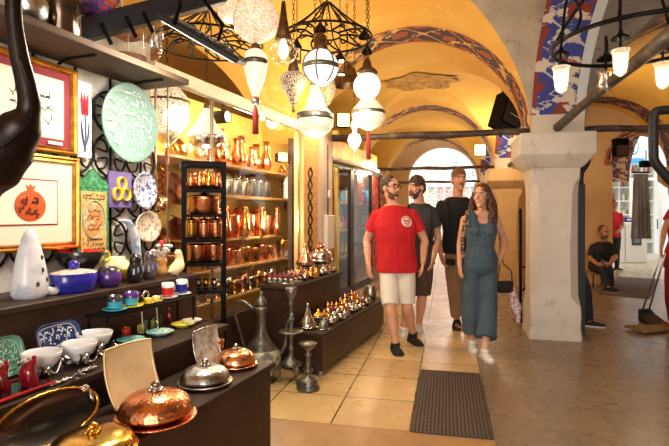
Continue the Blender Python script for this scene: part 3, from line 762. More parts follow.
stY = st.location.y; b = MB(); b.box((0, 0, zz), (.36, .34, .04), .2, .01); b.build('seat', mat('pale_stool_wood', rgb(150, 116, 82), .6), st)
for dx in (-1, 1):
    for dy in (-1, 1): b = MB(); b.tube([V(dx*.15, dy*.14, zz-.015), V(dx*.165, dy*.155, 0)], .014, 8); b.build('leg', mat('dark_stool_leg', rgb(60, 48, 40), .5), st)
# ---- person leaning behind the white pier, only a leg shows
J = mk_joints(6.75, head=(543, 186, 6.95), neck=(543, 199, 6.95), sa=(557, 207, 6.92), sb=(530, 207, 6.92), pelvis=(560, 253, 6.8), ea=(562, 232, 7.0), wa=(560, 250, 6.95), fa=(559, 262, 6.9), eb=(532, 232, 7.0), wb=(536, 252, 6.95), fb=(538, 263, 6.9),
              ha=(572, 258, 6.6), ka=(585, 290, 6.2), aa=(589, 322, 6.15), hb=(555, 256, 6.8), kb=(560, 288, 6.8), ab=(556, 312, 6.9))
hid = person('person in dark jeans and black shoe mostly hidden behind the white pier', 1.75, 6.75, 562, J, yaw=20, head_yaw=10, skin=SKIN_T)
hid.shirt('t_shirt', C_BLACK, .6); hid.legs('jeans', C_JEANS, 1.95, (.10, .088, .072))
for q in ('a', 'b'): shoe(hid.root, hid.J['a'+q], Vector((.95, -.45, 0)), 1.05, SHOE_B)
cap_hair(hid.root, hid.hc, hid.hr, hid.k, H_DARK)
# ---- sweeper at the right edge
J = mk_joints(6.2, head=(683, 189, 6.15), neck=(682, 203, 6.2), sa=(696, 210), sb=(671, 210, 6.15), pelvis=(681, 258), ea=(700, 238), wa=(692, 256, 6.0), fa=(690, 270, 5.95), eb=(664.5, 229, 6.1), wb=(661.5, 247, 5.98), fb=(661, 259, 5.95),
              ha=(688, 260), ka=(690, 296), aa=(690, 324, 6.1), hb=(674, 260), kb=(673, 296), ab=(674, 322, 6.25))
swp = person('person in a red top and trousers at the right edge holding a long-handled dustpan', 1.68, 6.2, 681, J, yaw=-30, head_yaw=-40, female=True, skin=SKIN)
swp.shirt('tunic', C_RED, .5, infl=.024, hem=-.10); swp.legs('trousers', cloth('dark_red_cotton', rgb(140, 26, 36), rgb(118, 18, 28)), 1.95, (.105, .1, .09))
for q in ('a', 'b'): shoe(swp.root, swp.J['a'+q], Vector((-.6, -1, 0)), .95, SHOE_B)
cap_hair(swp.root, swp.hc, swp.hr, swp.k, H_DARK, side=.004); face(swp.root, swp.hc, swp.hr, swp.k)
# ---- distant person in red
J = mk_joints(12.4, head=(613.5, 204, 12.35), neck=(613.5, 211), sa=(621, 214), sb=(606, 214), pelvis=(614, 235), ea=(623, 226, 12.3), wa=(619, 231, 12.0), fa=(616, 233, 11.9), eb=(605, 226), wb=(607, 236), fb=(607, 243), ha=(617, 236), ka=(617, 254), aa=(617, 268.5), hb=(610, 236), kb=(610, 254), ab=(610, 268.5))
far = person('distant person in a red top standing by the white shop cabinet', 1.68, 12.4, 614, J, yaw=20, head_yaw=30, skin=SKIN_T)
far.shirt('red_top', C_RED, .6); far.legs('trousers', C_JEANS, 1.95, (.10, .086, .07)); cap_hair(far.root, far.hc, far.hr, far.k, H_DARK); face(far.root, far.hc, far.hr, far.k)
for q in ('a', 'b'): shoe(far.root, far.J['a'+q], Vector((.3, -1, 0)), 1.0, SHOE_B)
# ================================================================== shop: furniture and walls
ORD = ['first', 'second', 'third', 'fourth', 'fifth', 'sixth', 'seventh', 'eighth', 'ninth', 'tenth', 'eleventh', 'twelfth', 'thirteenth', 'fourteenth', 'fifteenth', 'sixteenth']
DBROWN = mat('dark_brown_laminate', rgb(66, 46, 36), .35, 0, (rgb(52, 35, 27), 5, .4, .7))
DBROWN2 = mat('dark_brown_board', rgb(62, 44, 34), .5, 0, (rgb(50, 35, 27), 6, .4, .7))
IRON = mat('black_wrought_iron', rgb(26, 24, 24), .45, .6)
BLACKM = mat('black_painted_metal', rgb(13, 12, 12), .6, 0)
for m_, q_ in ((BLACKM, .08), (DBROWN, .22), (DBROWN2, .25), (IRON, .3)): m_.node_tree.nodes['Principled BSDF'].inputs['Specular IOR Level'].default_value = q_
def smat_wood(name, c1, c2):
    t = NT(name); co = t.coord(); mp = t.new('ShaderNodeMapping'); mp.inputs['Scale'].default_value = (18, 1.2, 18); t.link(co, mp.inputs[0])
    n = t.noise(3, 5, .6, mp.outputs[0]); t.setc(t.mix(t.ramp(n, [(.35, 0.), (.7, 1.)]), c1, c2)); t.val(rough=.6, spec=.2); return t.m
SHELFW = smat_wood('grey_brown_shelf_wood', rgb(96, 76, 58), rgb(70, 54, 40))
COPPER = mat('hammered_copper', rgb(236, 160, 112), .24, 1, (rgb(212, 128, 82), 9, .4, .7), ('voro', 70, .35))
COPPER2 = mat('aged_copper', rgb(200, 122, 78), .3, 1, (rgb(110, 62, 40), 14, .42, .66), ('voro', 50, .3))
COPPER3 = mat('bright_copper', rgb(244, 176, 130), .2, 1, None, ('noise', 40, .1))
BRASS = mat('polished_brass', rgb(226, 178, 84), .2, 1, (rgb(178, 128, 54), 12, .45, .7), ('noise', 30, .15))
SILVER = mat('engraved_silver', rgb(206, 202, 196), .22, 1, (rgb(136, 128, 120), 26, .46, .62), ('noise', 60, .3))
TIN = mat('tinned_metal', rgb(206, 202, 196), .3, 1, (rgb(120, 114, 108), 10, .4, .7), ('voro', 60, .3))
BRONZE = mat('dark_bronze', rgb(58, 48, 44), .34, .85, (rgb(34, 29, 30), 6, .4, .68), ('noise', 25, .2))
PEWTER = mat('dark_pewter', rgb(140, 136, 130), .36, .8, (rgb(84, 80, 78), 14, .4, .66), ('noise', 45, .3))
MAROON = mat('maroon_velvet', rgb(110, 22, 36), .5); PURPLE = mat('purple_glass', rgb(84, 28, 84), .2, 0, None, None, .6)
def glaze(name, c, c2=None, sc=12, lo=.45, hi=.65, rough=.14): return mat(name, c, rough, 0, (c2, sc, lo, hi) if c2 else None, None, .5)
W_GLZ = glaze('white_glaze', rgb(238, 238, 240)); CREAM = glaze('cream_glaze', rgb(240, 224, 170)); BLUE = glaze('cobalt_glaze', rgb(38, 42, 170), rgb(30, 34, 140))
REDG = glaze('red_glaze', rgb(222, 46, 44)); BLK = glaze('black_glaze', rgb(34, 32, 34)); YEL = glaze('yellow_glaze', rgb(236, 206, 60)); TURQ = glaze('turquoise_glaze', rgb(70, 178, 200))
PURP = glaze('purple_glaze', rgb(96, 56, 142), rgb(70, 40, 110)); ORG = glaze('orange_glaze', rgb(228, 172, 92), rgb(214, 150, 66)); GREYB = glaze('grey_brown_glaze', rgb(92, 82, 86), rgb(70, 62, 66))
CHAR = glaze('charcoal_glaze', rgb(60, 58, 66))
def mglass(name, tint=(.93, .96, .95, 1), k=.12, rough=.03, fk=.22):
    t = NT(name); t.n.remove(t.b)
    tr = t.new('ShaderNodeBsdfTransparent'); tr.inputs[0].default_value = tint
    gl = t.new('ShaderNodeBsdfGlossy'); gl.inputs['Roughness'].default_value = rough; gl.inputs[0].default_value = (1, 1, 1, 1)
    fr = t.new('ShaderNodeLayerWeight'); fr.inputs['Blend'].default_value = .35
    f = t.math('ADD', t.math('MULTIPLY', fr.outputs['Facing'], fk), k*.3)
    mx = t.new('ShaderNodeMixShader'); t.link(f, mx.inputs[0]); t.link(tr.outputs[0], mx.inputs[1]); t.link(gl.outputs[0], mx.inputs[2]); t.link(mx.outputs[0], t.out.inputs[0]); return t.m
GLASS = mglass('clear_glass'); PANE = mglass('shop_window_glass', (.96, .98, .97, 1), .06, .03, .12)
def furniture(name, label, cat, x0, x1, y0, y1, z1, lip=.018, body=DBROWN, top=DBROWN2, casters=0.0):
    b0 = thing(name, label, cat, S((y0+y1)/2, (x0+x1)/2), RS); wx, wy = x1-x0, y1-y0
    b = MB(); b.box((0, 0, casters+(z1-.03-casters)/2), (wx-lip*2, wy-lip*2, z1-.03-casters), 0, .004); b.build('cabinet_body', body, b0)
    b = MB(); b.box((0, 0, z1-.015), (wx, wy, .03), 0, .004); b.build('cabinet_top', top, b0)
    if casters:
        for dx in (-1, 1):
            for dy in (-1, 1):
                b = MB(); x, y = dx*(wx/2-.05), dy*(wy/2-.06)
                b.xf = Matrix.Translation((x, y, casters*.5)) @ Matrix.Rotation(PI/2, 4, 'Y'); b.lathe([(0, -.014), (casters*.46, -.014), (casters*.5, -.008), (casters*.5, .008), (casters*.46, .014), (0, .014)], 14)
                b.xf = None; b.box((x, y, casters*.86), (.03, .036, casters*.3)); b.build('caster', mat('grey_caster', rgb(150, 148, 146), .4), b0)
    return b0
T1, T2, T3, TW = -1.22, -1.58, -1.93, -2.33
Z1, Z2, Z3 = .606, .75, 1.0
furniture('display_counter', 'low dark brown counter in the foreground carrying the copper and silver serving dishes', 'counter', T2+.002, T1, .15, 2.32, Z1)
furniture('display_step', 'dark brown middle step behind the low counter carrying bowls and plates', 'display step', T3+.002, T2, .15, 2.44, Z2)
furniture('display_ledge', 'high dark brown ledge against the wall carrying coloured ceramic pots', 'ledge', TW+.004, T3, .15, 2.66, Z3)
furniture('display_cabinet', 'tall dark brown display cabinet crowded with cups and a copper samovar', 'display cabinet', -2.27, -1.92, 3.97, 5.24, .74)
furniture('display_platform', 'low dark brown platform on casters beside the walkway covered with small teapots', 'display platform', -1.90, -1.585, 3.88, 5.84, .375, casters=.05)
# wall behind the ledge
WALLM = mat('grey_white_marble_wall', rgb(214, 208, 198), .4, 0, (rgb(168, 158, 148), 4, .42, .68))
YELW = mat('yellow_shop_wall', rgb(238, 208, 112), .6, 0, (rgb(226, 188, 84), 3, .4, .7))
b = MB(); b.box((TW-.05, 1.2, 1.25), (.1, 2.92, 2.5)); struct(b, 'wall_shop', WALLM, RS)
b = MB(); b.box((-3.10, 4.45, 1.25), (.1, 3.7, 2.5)); struct(b, 'wall_shop_back', YELW, RS)
b = MB(); b.box((-2.73, 2.61, 1.25), (.64, .06, 2.5)); struct(b, 'wall_shop_side', YELW, RS)
b = MB(); b.box((-2.70, 6.27, 1.25), (.7, .06, 2.5)); struct(b, 'wall_shop_end', YELW, RS)
CREAMP = mat('cream_painted_trim', rgb(238, 226, 204), .5)
b = MB(); b.box((-2.30, 3.80, 2.335), (.07, 2.34, .09), 0, .006); struct(b, 'trim_3', CREAMP, RS)
# window of the copper shop: thin metal edges and panes
def window(n, x, y0, y1, z0, z1, fr, frame_m, bars=()):
    r = thing('window_%d' % n, None, None, S((y0+y1)/2, x), RS); r['kind'] = 'structure'; w = (y1-y0)
    b = MB()
    b.box((0, -w/2+fr/2, (z0+z1)/2), (fr, fr, z1-z0)); b.box((0, w/2-fr/2, (z0+z1)/2), (fr, fr, z1-z0))
    b.box((0, 0, z0+fr/2), (fr, w, fr)); b.box((0, 0, z1-fr/2), (fr, w, fr))
    for q in bars: b.box((0, q*w-w/2, (z0+z1)/2), (fr*.8, fr*.8, z1-z0))
    b.build('window_frame', frame_m, r)
    b = MB(); b.box((0, 0, (z0+z1)/2), (.006, w-fr, z1-z0-fr)); b.build('window_pane', PANE, r)
window(1, -2.31, 2.68, 3.32, .55, 2.29, .012, mat('brushed_steel_edge', rgb(150, 140, 126), .3, .9), (.2,))
window(2, -2.31, 3.33, 4.93, .55, 2.29, .012, mat('brushed_steel_edge', rgb(150, 140, 126), .3, .9))
b = MB(); b.box((-2.31, 3.8, .27), (.08, 2.26, .54)); struct(b, 'wall_window_base', DBROWN, RS)
# pilaster between the windows: wooden panel with iron scroll, then a grey post with an electric box
PINE = smat_wood('honey_wood', rgb(222, 176, 116), rgb(196, 146, 88))
b = MB(); b.box((-2.31, 5.13, 1.15), (.12, .38, 2.30), 0, .006); struct(b, 'trim_4', PINE, RS)
GREYP = mat('pinkish_grey_post', rgb(208, 186, 170), .45)
b = MB(); b.box((-2.29, 5.51, 1.20), (.16, .36, 2.40), 0, .008); struct(b, 'trim_5', GREYP, RS)
sc = thing('iron_scroll', 'black wrought iron scroll fixed up the honey-coloured wooden post', 'iron scroll', S(5.10, -2.245), RS)
b = MB(); zc = .86
for q in range(4):
    pts = [V(.0, .05*math.sin(a*PI/8)*(1 if q % 2 else -1), zc+q*.26+.26*a/16) for a in range(17)]; b.tube(pts, .007, 6)
    pts = [V(.0, -.05*math.sin(a*PI/8)*(1 if q % 2 else -1), zc+q*.26+.26*a/16) for a in range(17)]; b.tube(pts, .009, 6)
b.build('scroll', IRON, sc)
eb = thing('electric_box', 'white electrical box fixed on the pinkish grey post', 'electrical box', S(5.5, -2.205), RS)
b = MB(); b.box((.025, 0, 1.17), (.055, .22, .40), 0, .008); b.build('box_body', mat('off_white_plastic', rgb(232, 224, 214), .4), eb)
b = MB(); b.tube([V(.01, 0, 1.37), V(.01, 0, 2.2)], .009, 8); b.build('conduit', mat('grey_conduit', rgb(110, 92, 86), .5), eb)
b = MB(); b.box((.018, .02, 1.62), (.022, .06, .10), 0, .01); b.build('switch', mat('white_plastic', rgb(244, 242, 236), .35), eb)
# second shopfront further along: dark frames, panes, glowing fascia
DKF = mat('dark_bronze_frame', rgb(46, 36, 30), .4, .4)
window(3, -2.30, 5.76, 6.62, .32, 2.05, .055, DKF); window(4, -2.30, 6.63, 7.62, .32, 2.05, .055, DKF)
b = MB(); b.box((-2.30, 6.7, .15), (.12, 1.96, .30)); struct(b, 'wall_window_base', mat('beige_marble', rgb(196, 170, 136), .25, 0, (rgb(150, 120, 90), 5, .42, .7)), RS)
b = MB(); b.box((-2.28, 6.7, 2.20), (.10, 2.0, .24), 0, .01); struct(b, 'trim_6', mat('gilded_fascia', rgb(214, 160, 74), .35, .5, (rgb(150, 96, 40), 7, .4, .7)), RS)
b = MB(); b.box((-2.22, 6.7, 2.065), (.06, 2.0, .035)); struct(b, 'trim_7', CREAMP, RS)
b = MB(); b.box((-2.9, 7.85, 1.25), (.06, 3.4, 2.5)); struct(b, 'wall_second_shop_back', mat('second_shop_wall', rgb(150, 112, 82), .6), RS)
# ------------------------------------------------------------------ iron scroll grille over the wall
gr = thing('iron_grille', 'black wrought iron scroll grille covering the pale wall behind the framed pictures', 'grille', S(1.3, TW+.018), RS)
b = MB(); R = .125
for i in range(-5, 6):
    for j in range(4):
        y, z = i*.25, 1.10+j*.25
        b.ring((0, y, z+.125), R, .0075, 'X', 24, 5)
        for (p, q) in ((1, 1), (-1, 1), (1, -1), (-1, -1)):
            b.tube([V(.002, y+p*.10, z+.125+q*.03), V(.004, y+p*.03, z+.125+q*.02), V(.004, y+p*.045, z+.125+q*.075), V(.002, y+p*.09, z+.125+q*.087)], .006, 5, sub=3)
    b.tube([V(0, i*.25, 1.03), V(0, i*.25, 2.18)], .008, 5)
b.build('scrollwork', IRON, gr)
# upper shelf
sh = thing('display_shelf', 'long grey-brown wooden shelf high on the wall above the framed pictures', 'shelf', S(1.38, -2.155), RS)
b = MB(); b.box((0, 0, 2.205), (.345, 2.46, .036), 0, .003); b.build('shelf_board', SHELFW, sh)
for y in (-.35, .55, 1.05): b = MB(); b.tube([V(-.165, y, 1.98), V(-.16, y, 2.12), V(-.10, y, 2.175), V(.12, y, 2.182)], .009, 6, sub=3); b.build('bracket', IRON, sh)
# ================================================================== things on the wall
def onwall(name, label, cat, px0, px1, py0, py1, t=TW+.035):
    """returns thing, width, height; local y along the wall, z up, x out of it; origin at bottom centre"""
    a0, a1 = s_at(px0, t), s_at(px1, t); s = (a0+a1)/2; Y = S(s, t).y
    z0 = EYE+(HY-py1)/F*Y; z1 = EYE+(HY-py0)/F*Y
    return thing(name, label, cat, S(s, t, z0), RS), a1-a0, z1-z0
GOLD = mat('gilded_frame', rgb(206, 150, 62), .32, .8, (rgb(150, 98, 34), 20, .4, .7))
PAPER = mat('cream_paper', rgb(238, 228, 204), .7); INK = mat('dark_brown_ink', rgb(70, 48, 32), .6); REDMAT = mat('crimson_mount', rgb(140, 26, 40), .7)
def strokes(b, w, h, rows, seed, r, x=0., y0=0., z0=0., dens=1.0, curl=1.0):
    """flowing pen strokes laid on a plane: rows of joined waves, tall uprights, hooks and dots"""
    rnd = random.Random(seed); rh = h/rows
    for q in range(rows):
        zb = z0+h-rh*(q+.7); y = y0-w/2
        while y < y0+w/2-rh*.3:
            L = rh*rnd.uniform(.5, 1.3)/dens; L = min(L, y0+w/2-y); kind = rnd.random()
            if kind < .25: pts = [V(x, y, zb+rh*.62), V(x, y+L*.06, zb+rh*.3), V(x, y+L*.02, zb)]
            elif kind < .55: pts = [V(x, y, zb+rh*.1), V(x, y+L*.25, zb-rh*.12*curl), V(x, y+L*.6, zb-rh*.14*curl), V(x, y+L*.9, zb+rh*.12), V(x, y+L*.85, zb+rh*.3)]
            elif kind < .8: pts = [V(x, y, zb), V(x, y+L*.2, zb+rh*.22), V(x, y+L*.35, zb+rh*.02), V(x, y+L*.55, zb+rh*.24), V(x, y+L*.7, zb), V(x, y+L, zb+rh*.04)]
            else: pts = [V(x, y+L*.7, zb+rh*.3), V(x, y+L*.3, zb+rh*.34), V(x, y+L*.2, zb+rh*.1), V(x, y+L*.6, zb+rh*.06), V(x, y+L*.9, zb-rh*.2)]
            b.tube(pts, [r*.6]+[r]*(len(pts)-2)+[r*.5], 4, sub=3, flat=.5)
            if rnd.random() < .5: b.ell(V(x, y+L*.5, zb+rh*(.5 if rnd.random() < .5 else -.32)), [r*.5, r*1.2, r*1.2], 6)
            y += L*.85
def picture(name, label, box, mats, border, art):
    o, w, h = onwall(name, label, 'picture', *box)
    b = MB(); fw = border[0]
    prof = [(0, 0), (.028, 0), (.032, fw*.25), (.022, fw*.5), (.026, fw*.8), (.012, fw), (0, fw)]
    rings = []
    for (sy, sz) in ((-1, 0), (1, 0), (1, 1), (-1, 1)):
        rings.append([V(x, sy*(w/2-d), (h-d) if sz else d) for x, d in prof])
    b.loft(rings, loop=True, smooth=False); b.build('picture_frame', GOLD, o)
    x = .008
    for d, m, nm in ((fw*.95, mats[0], 'mount'), (border[1], mats[1], 'border_line'), (border[2], mats[2], 'paper')):
        b = MB(); b.box((x, 0, h/2), (.004, w-2*d, h-2*d)); b.build(nm, m, o); x += .003
    art(o, w, h, x); return o
def art1(o, w, h, x):
    b = MB(); strokes(b, w*.44, h*.36, 3, 3, .004, x, .03, h*.32, 1.2); b.build('calligraphy', INK, o)
    b = MB(); b.box((x, w*.27, h*.115), (.003, w*.15, h*.035)); b.build('caption_slip', W_GLZ, o)
picture('framed_calligraphy', 'gilt-framed calligraphy with a crimson mount, upper picture on the wall', (-34, 74, 56, 150), (REDMAT, mat('pale_line', rgb(230, 214, 190), .7), PAPER), (.035, .075, .085), art1)
bpy.data.objects['framed_calligraphy'].rotation_euler = (0, 0, RS)
POM = mat('orange_pomegranate_paint', rgb(214, 98, 40), .6, 0, (rgb(180, 60, 24), 16, .4, .68))
def art2(o, w, h, x):
    b = MB(); c = (0, .02, h*.5); r = w*.145; b.xf = Matrix.Translation((x, .01, h*.46)) @ Matrix.Scale(.04, 4, (1, 0, 0)); b.ell((0, 0, 0), (r, r, r*.92), 28)
    b.xf = Matrix.Translation((x, .01, h*.46+r*.9)); b.prism([(-r*.14, -.01), (r*.14, -.01), (r*.3, r*.34), (r*.12, r*.2), (0, r*.38), (-r*.12, r*.2), (-r*.3, r*.34)], 'X', -.001, .002); b.build('pomegranate', POM, o)
    b = MB(); strokes(b, r*1.35, r*1.2, 2, 8, .0045, x+.006, .01, h*.46-r*.62, .9); b.build('calligraphy', INK, o)
picture('framed_pomegranate', 'gilt-framed picture of an orange pomegranate with calligraphy, lower picture on the wall', (-36, 76, 153, 251), (PAPER, mat('thin_crimson_line', rgb(160, 40, 50), .7), mat('ivory_paper', rgb(242, 234, 214), .7)), (.035, .125, .132), art2)
# tulip panel
o, w, h = onwall('tulip_tile', 'white ceramic panel painted with a red and blue tulip beside the upper picture', 'tile', 76, 90, 82, 158)
b = MB(); b.box((.006, 0, h/2), (.012, w, h), 0, .003); b.build('tile_body', W_GLZ, o)
LEAFB = mat('blue_green_leaf_paint', rgb(60, 92, 120), .4); b = MB(); b.xf = Matrix.Translation((.013, 0, h*.63))
for s_ in (-1, 0, 1): b.prism([(s_*w*.12-.012, -.03), (s_*w*.12+.012, -.03), (s_*w*.2+.006, .05), (s_*w*.24, .10), (s_*w*.2-.012, .05)], 'X', 0, .002)
b.build('tulip_flower', REDG, o)
b = MB(); b.tube([V(.013, 0, h*.08), V(.013, w*.05, h*.35), V(.013, 0, h*.58)], .005, 5, sub=3)
for s_ in (-1, 1): b.tube([V(.013, 0, h*.1), V(.013, s_*w*.22, h*.32), V(.013, s_*w*.3, h*.55)], [.004, .014, .002], 5, sub=3, flat=.15)
b.build('stem', LEAFB, o)
b = MB(); b.tube([V(.0135, -.01, h*.66), V(.0135, -.02, h*.80)], [.006, .002], 5, flat=.3); b.tube([V(.0135, .01, h*.66), V(.0135, .025, h*.78)], [.006, .002], 5, flat=.3); b.build('petal', BLUE, o)
# oval celadon plate with writing
CELAD = mat('celadon_glaze', rgb(128, 164, 154), .45, 0, (rgb(112, 150, 140), 4, .4, .7)); RAISED = mat('raised_white_glaze', rgb(236, 246, 240), .4)
def wallplate(name, label, box, prof_m, tilt=0, wr=None, rim=None):
    o, w, h = onwall(name, label, 'plate', *box)
    b = MB(); b.xf = Matrix.Translation((.02, 0, h/2)) @ Matrix.Rotation(tilt, 4, 'Y') @ Matrix.Rotation(PI/2, 4, 'Y')
    b.lathe([(0, .0), (.42, 0), (.48, .016), (.5, .03), (.49, .034), (.42, .012), (0, .010)], 40, (0, 0, 0), h, w)
    for i, p in enumerate(b.v): pass
    b.build('plate_body', prof_m, o)
    return o, w, h
o, w, h = wallplate('oval_plate', 'large oval pale turquoise plate covered in raised white calligraphy', (95, 152, 84, 163), CELAD)
b = MB()
for q in range(7):
    zz = h*(.12+.76*q/6); ww = w*.90*math.sqrt(max(.05, 1-((zz-h/2)/(h*.47))**2)); strokes(b, ww, h*.15, 1, 30+q, .0046, .036, 0, zz-h*.07, 1.5, 1.4)
b.build('calligraphy', RAISED, o)
# green carved panel
GREEN = mat('green_carved_paint', rgb(46, 124, 76), .5, 0, (rgb(96, 170, 120), 40, .5, .6), ('voro', 60, .6))
PARCH = mat('gilded_parchment', rgb(226, 186, 120), .6, 0, (rgb(206, 150, 84), 12, .4, .66))
o, w, h = onwall('carved_panel', 'tall green carved panel with gilded calligraphy page, standing against the wall', 'panel', 75, 106, 169, 256)
b = MB(); b.box((.01, 0, h*.39), (.02, w, h*.78), 0, .003)
hh = h*.78; b.prism([(-w*.48, hh), (w*.48, hh), (w*.5, hh+h*.05), (w*.36, hh+h*.09), (w*.24, hh+h*.12), (w*.10, hh+h*.20), (0, hh+h*.22), (-w*.10, hh+h*.20), (-w*.24, hh+h*.12), (-w*.36, hh+h*.09), (-w*.5, hh+h*.05)], 'X', 0, .022); b.build('panel_body', GREEN, o)
b = MB(); b.box((.021, 0, h*.39), (.004, w*.82, h*.70)); b.build('page', PARCH, o)
b = MB(); b.xf = Matrix.Translation((.0235, 0, h*.42)) @ Matrix.Scale(.02, 4, (1, 0, 0)); b.ell((0, 0, 0), (.1, w*.34, h*.2), 28); b.build('medallion', mat('medallion_orange', rgb(222, 150, 90), .6, 0, (rgb(180, 206, 180), 30, .56, .6)), o)
b = MB(); b.tube([V(.0245, math.cos(a*PI/16)*w*.36, h*.42+math.sin(a*PI/16)*h*.215) for a in range(32)], .006, 5, closed=True, flat=.5); b.build('medallion_border', mat('pale_green_border', rgb(150, 200, 168), .6), o)
b = MB(); strokes(b, w*.7, h*.08, 2, 51, .0022, .0245, 0, h*.64, 1.2); strokes(b, w*.7, h*.16, 3, 52, .0022, .0245, 0, h*.06, 1.2); strokes(b, w*.44, h*.26, 5, 53, .002, .0265, 0, h*.29, 1.2); b.build('calligraphy', INK, o)
# violet tile with yellow motif
o, w, h = onwall('violet_tile', 'square violet ceramic tile with a yellow three-lobed motif', 'tile', 107, 130, 172, 208)
b = MB(); b.box((.008, 0, h/2), (.016, w, h), 0, .004); b.build('tile_body', glaze('violet_glaze', rgb(126, 108, 168), rgb(104, 84, 150)), o)
b = MB()
for q in range(3):
    a = PI/2+q*2*PI/3; b.tube([V(.018, math.cos(a)*w*.22+math.cos(t*PI/8)*w*.17, h*.48+math.sin(a)*h*.2+math.sin(t*PI/8)*h*.17) for t in range(16)], .020, 6, closed=True, flat=.3)
b.build('motif', YEL, o)
LACE = mat('blue_lace_glaze', rgb(216, 214, 226), .2, 0, (rgb(96, 104, 160), 46, .5, .56)); FLOR = mat('floral_cream_glaze', rgb(232, 220, 200), .2, 0, (rgb(196, 150, 120), 30, .52, .58))
wallplate('small_wall_plate', 'small round blue and white lace-patterned plate to the right of the violet tile', (128, 151, 172, 209), LACE)
wallplate('small_wall_plate', 'small round cream floral plate below the blue lace plate', (130, 155, 211, 242), FLOR)
# crescent shaped blue and white ornament
o, w, h = onwall('crescent_ornament', 'curved blue and white crescent-shaped ceramic ornament on the wall behind the jug', 'ornament', 112, 139, 219, 266)
b = MB(); pts = [V(.03, -w*.42, h*.97), V(.03, -w*.05, h*.93), V(.03, w*.18, h*.62), V(.03, w*.26, h*.3), V(.03, w*.36, 0)]
b.tube(pts, [.004, .026, .036, .034, .024], 12, sub=5, flat=.55); b.build('crescent_body', mat('blue_streak_glaze', rgb(226, 230, 238), .2, 0, (rgb(92, 132, 196), 8, .48, .58)), o)
# ================================================================== small builders
def vessel(name, label, cat, loc, parts, group=None, n=24, rz=0., sc=1.0):
    """parts: list of (part name, profile, material) - each a turned part of its own"""
    o = thing(name, label, cat, loc, rz, group)
    for nm, prof, m in parts:
        b = MB(); b.lathe([(r*sc, z*sc) for r, z in prof], n); b.build(nm, m, o)
    return o
def handle(o, pts, r, m, name='handle', sc=1.0):
    b = MB(); b.tube([V(*p)*sc for p in pts], r*sc if not hasattr(r, '__len__') else [q*sc for q in r], 8, sub=4); return b.build(name, m, o)
def parent_to(o, p): o.parent = p
def bowlprof(r, h, th=.004, foot=.5): return [(0, 0), (r*foot, 0), (r*foot, .006), (r*.78, h*.35), (r*.95, h*.75), (r, h), (r-th, h), (r*.93-th, h*.75), (r*.75-th, h*.38), (r*.3, .012), (0, .011)]
# ================================================================== ledge (top step): ceramics
def L3(px, py): return G(px, py, Z3)
o = thing('ceramic_sculpture', 'tall white pointed ceramic sculpture with cut-out holes on the ledge at far left', 'sculpture', S(s_at(30, -2.07), -2.07, Z3), RS)
b = MB(); b.lathe([(0, 0), (.066, 0), (.078, .02), (.076, .07), (.066, .14), (.05, .21), (.034, .27), (.016, .305), (0, .31)], 28, (0, 0, 0), .9, 1)
b.tube([V(.03, .05, .03), V(.04, .095, .018), V(.03, .11, .035)], [.02, .018, .010], 8, sub=3); b.build('sculpture_body', mat('crackled_white_glaze', rgb(232, 232, 236), .25, 0, (rgb(176, 182, 200), 9, .5, .68)), o)
for (y, z, x) in ((.015, .125, .058), (.035, .08, .056), (-.015, .065, .066), (.02, .18, .045)): b = MB(); b.ell((x, y, z), (.010, .007, .012), 8); b.build('cut_out', mat('dark_recess', rgb(70, 66, 70), .8), o)
o = thing('lidded_dish', 'oval cobalt blue lidded dish with a blue ball knob on the ledge', 'dish', S(s_at(74, -2.05), -2.05, Z3), RS)
b = MB(); b.lathe([(0, 0), (.10, 0), (.112, .01), (.115, .09), (.111, .094), (.105, .09), (.1, .02), (0, .015)], 36, (0, 0, 0), .78, 1); b.build('dish_body', BLUE, o)
b = MB(); b.lathe([(0, .108), (.05, .106), (.108, .095), (.116, .092), (.112, .088), (0, .09)], 36, (0, 0, 0), .78, 1); li = b.build('lid', mat('speckled_cream_lid', rgb(226, 216, 204), .3, 0, (rgb(190, 160, 140), 30, .5, .6)), o)
b = MB(); b.ell((0, 0, .128), (.026, .026, .024), 18); b.build('knob', BLUE, li)
o = vessel('serving_bowl', 'black bowl with bright red inside, standing behind the blue lidded dish', 'bowl', S(s_at(80, -2.2), -2.2, Z3), [('bowl_body', [(0, 0), (.05, 0), (.05, .012), (.03, .03), (.03, .06), (.07, .085), (.105, .12), (.122, .178), (.120, .181)], BLK), ('bowl_inside', [(.120, .181), (.114, .172), (.08, .12), (0, .10)], REDG)], None, 36)
o = thing('small_pot', 'small round purple pot with dark speckled shoulder on the ledge front', 'pot', S(s_at(109, -2.02), -2.02, Z3), RS)
b = MB(); b.lathe([(0, 0), (.04, 0), (.062, .025), (.066, .055), (.058, .075)], 28); b.m = 1; b.lathe([(.058, .075), (.048, .094), (.036, .102), (.03, .102), (.03, .09), (0, .085)], 28); b.build('pot_body', [PURP, mat('speckled_dark_glaze', rgb(52, 46, 58), .2, 0, (rgb(150, 130, 150), 60, .6, .66))], o)
o = thing('jug', 'yellow and white round jug with a yellow ring handle, in the middle of the ledge', 'jug', S(s_at(116, -2.16), -2.16, Z3), RS)
b = MB(); b.lathe([(0, 0), (.06, 0), (.085, .03), (.088, .07)], 28); b.m = 1; b.lathe([(.088, .07), (.078, .10), (.05, .122), (.046, .136), (.042, .136), (.044, .12), (0, .1)], 28); b.build('jug_body', [YEL, CREAM], o)
b = MB(); b.ring((.0, -.075, .145), .026, .009, 'X', 18, 7); b.tube([V(0, -.06, .12), V(0, -.04, .128)], .01, 7); b.build('handle', YEL, o)
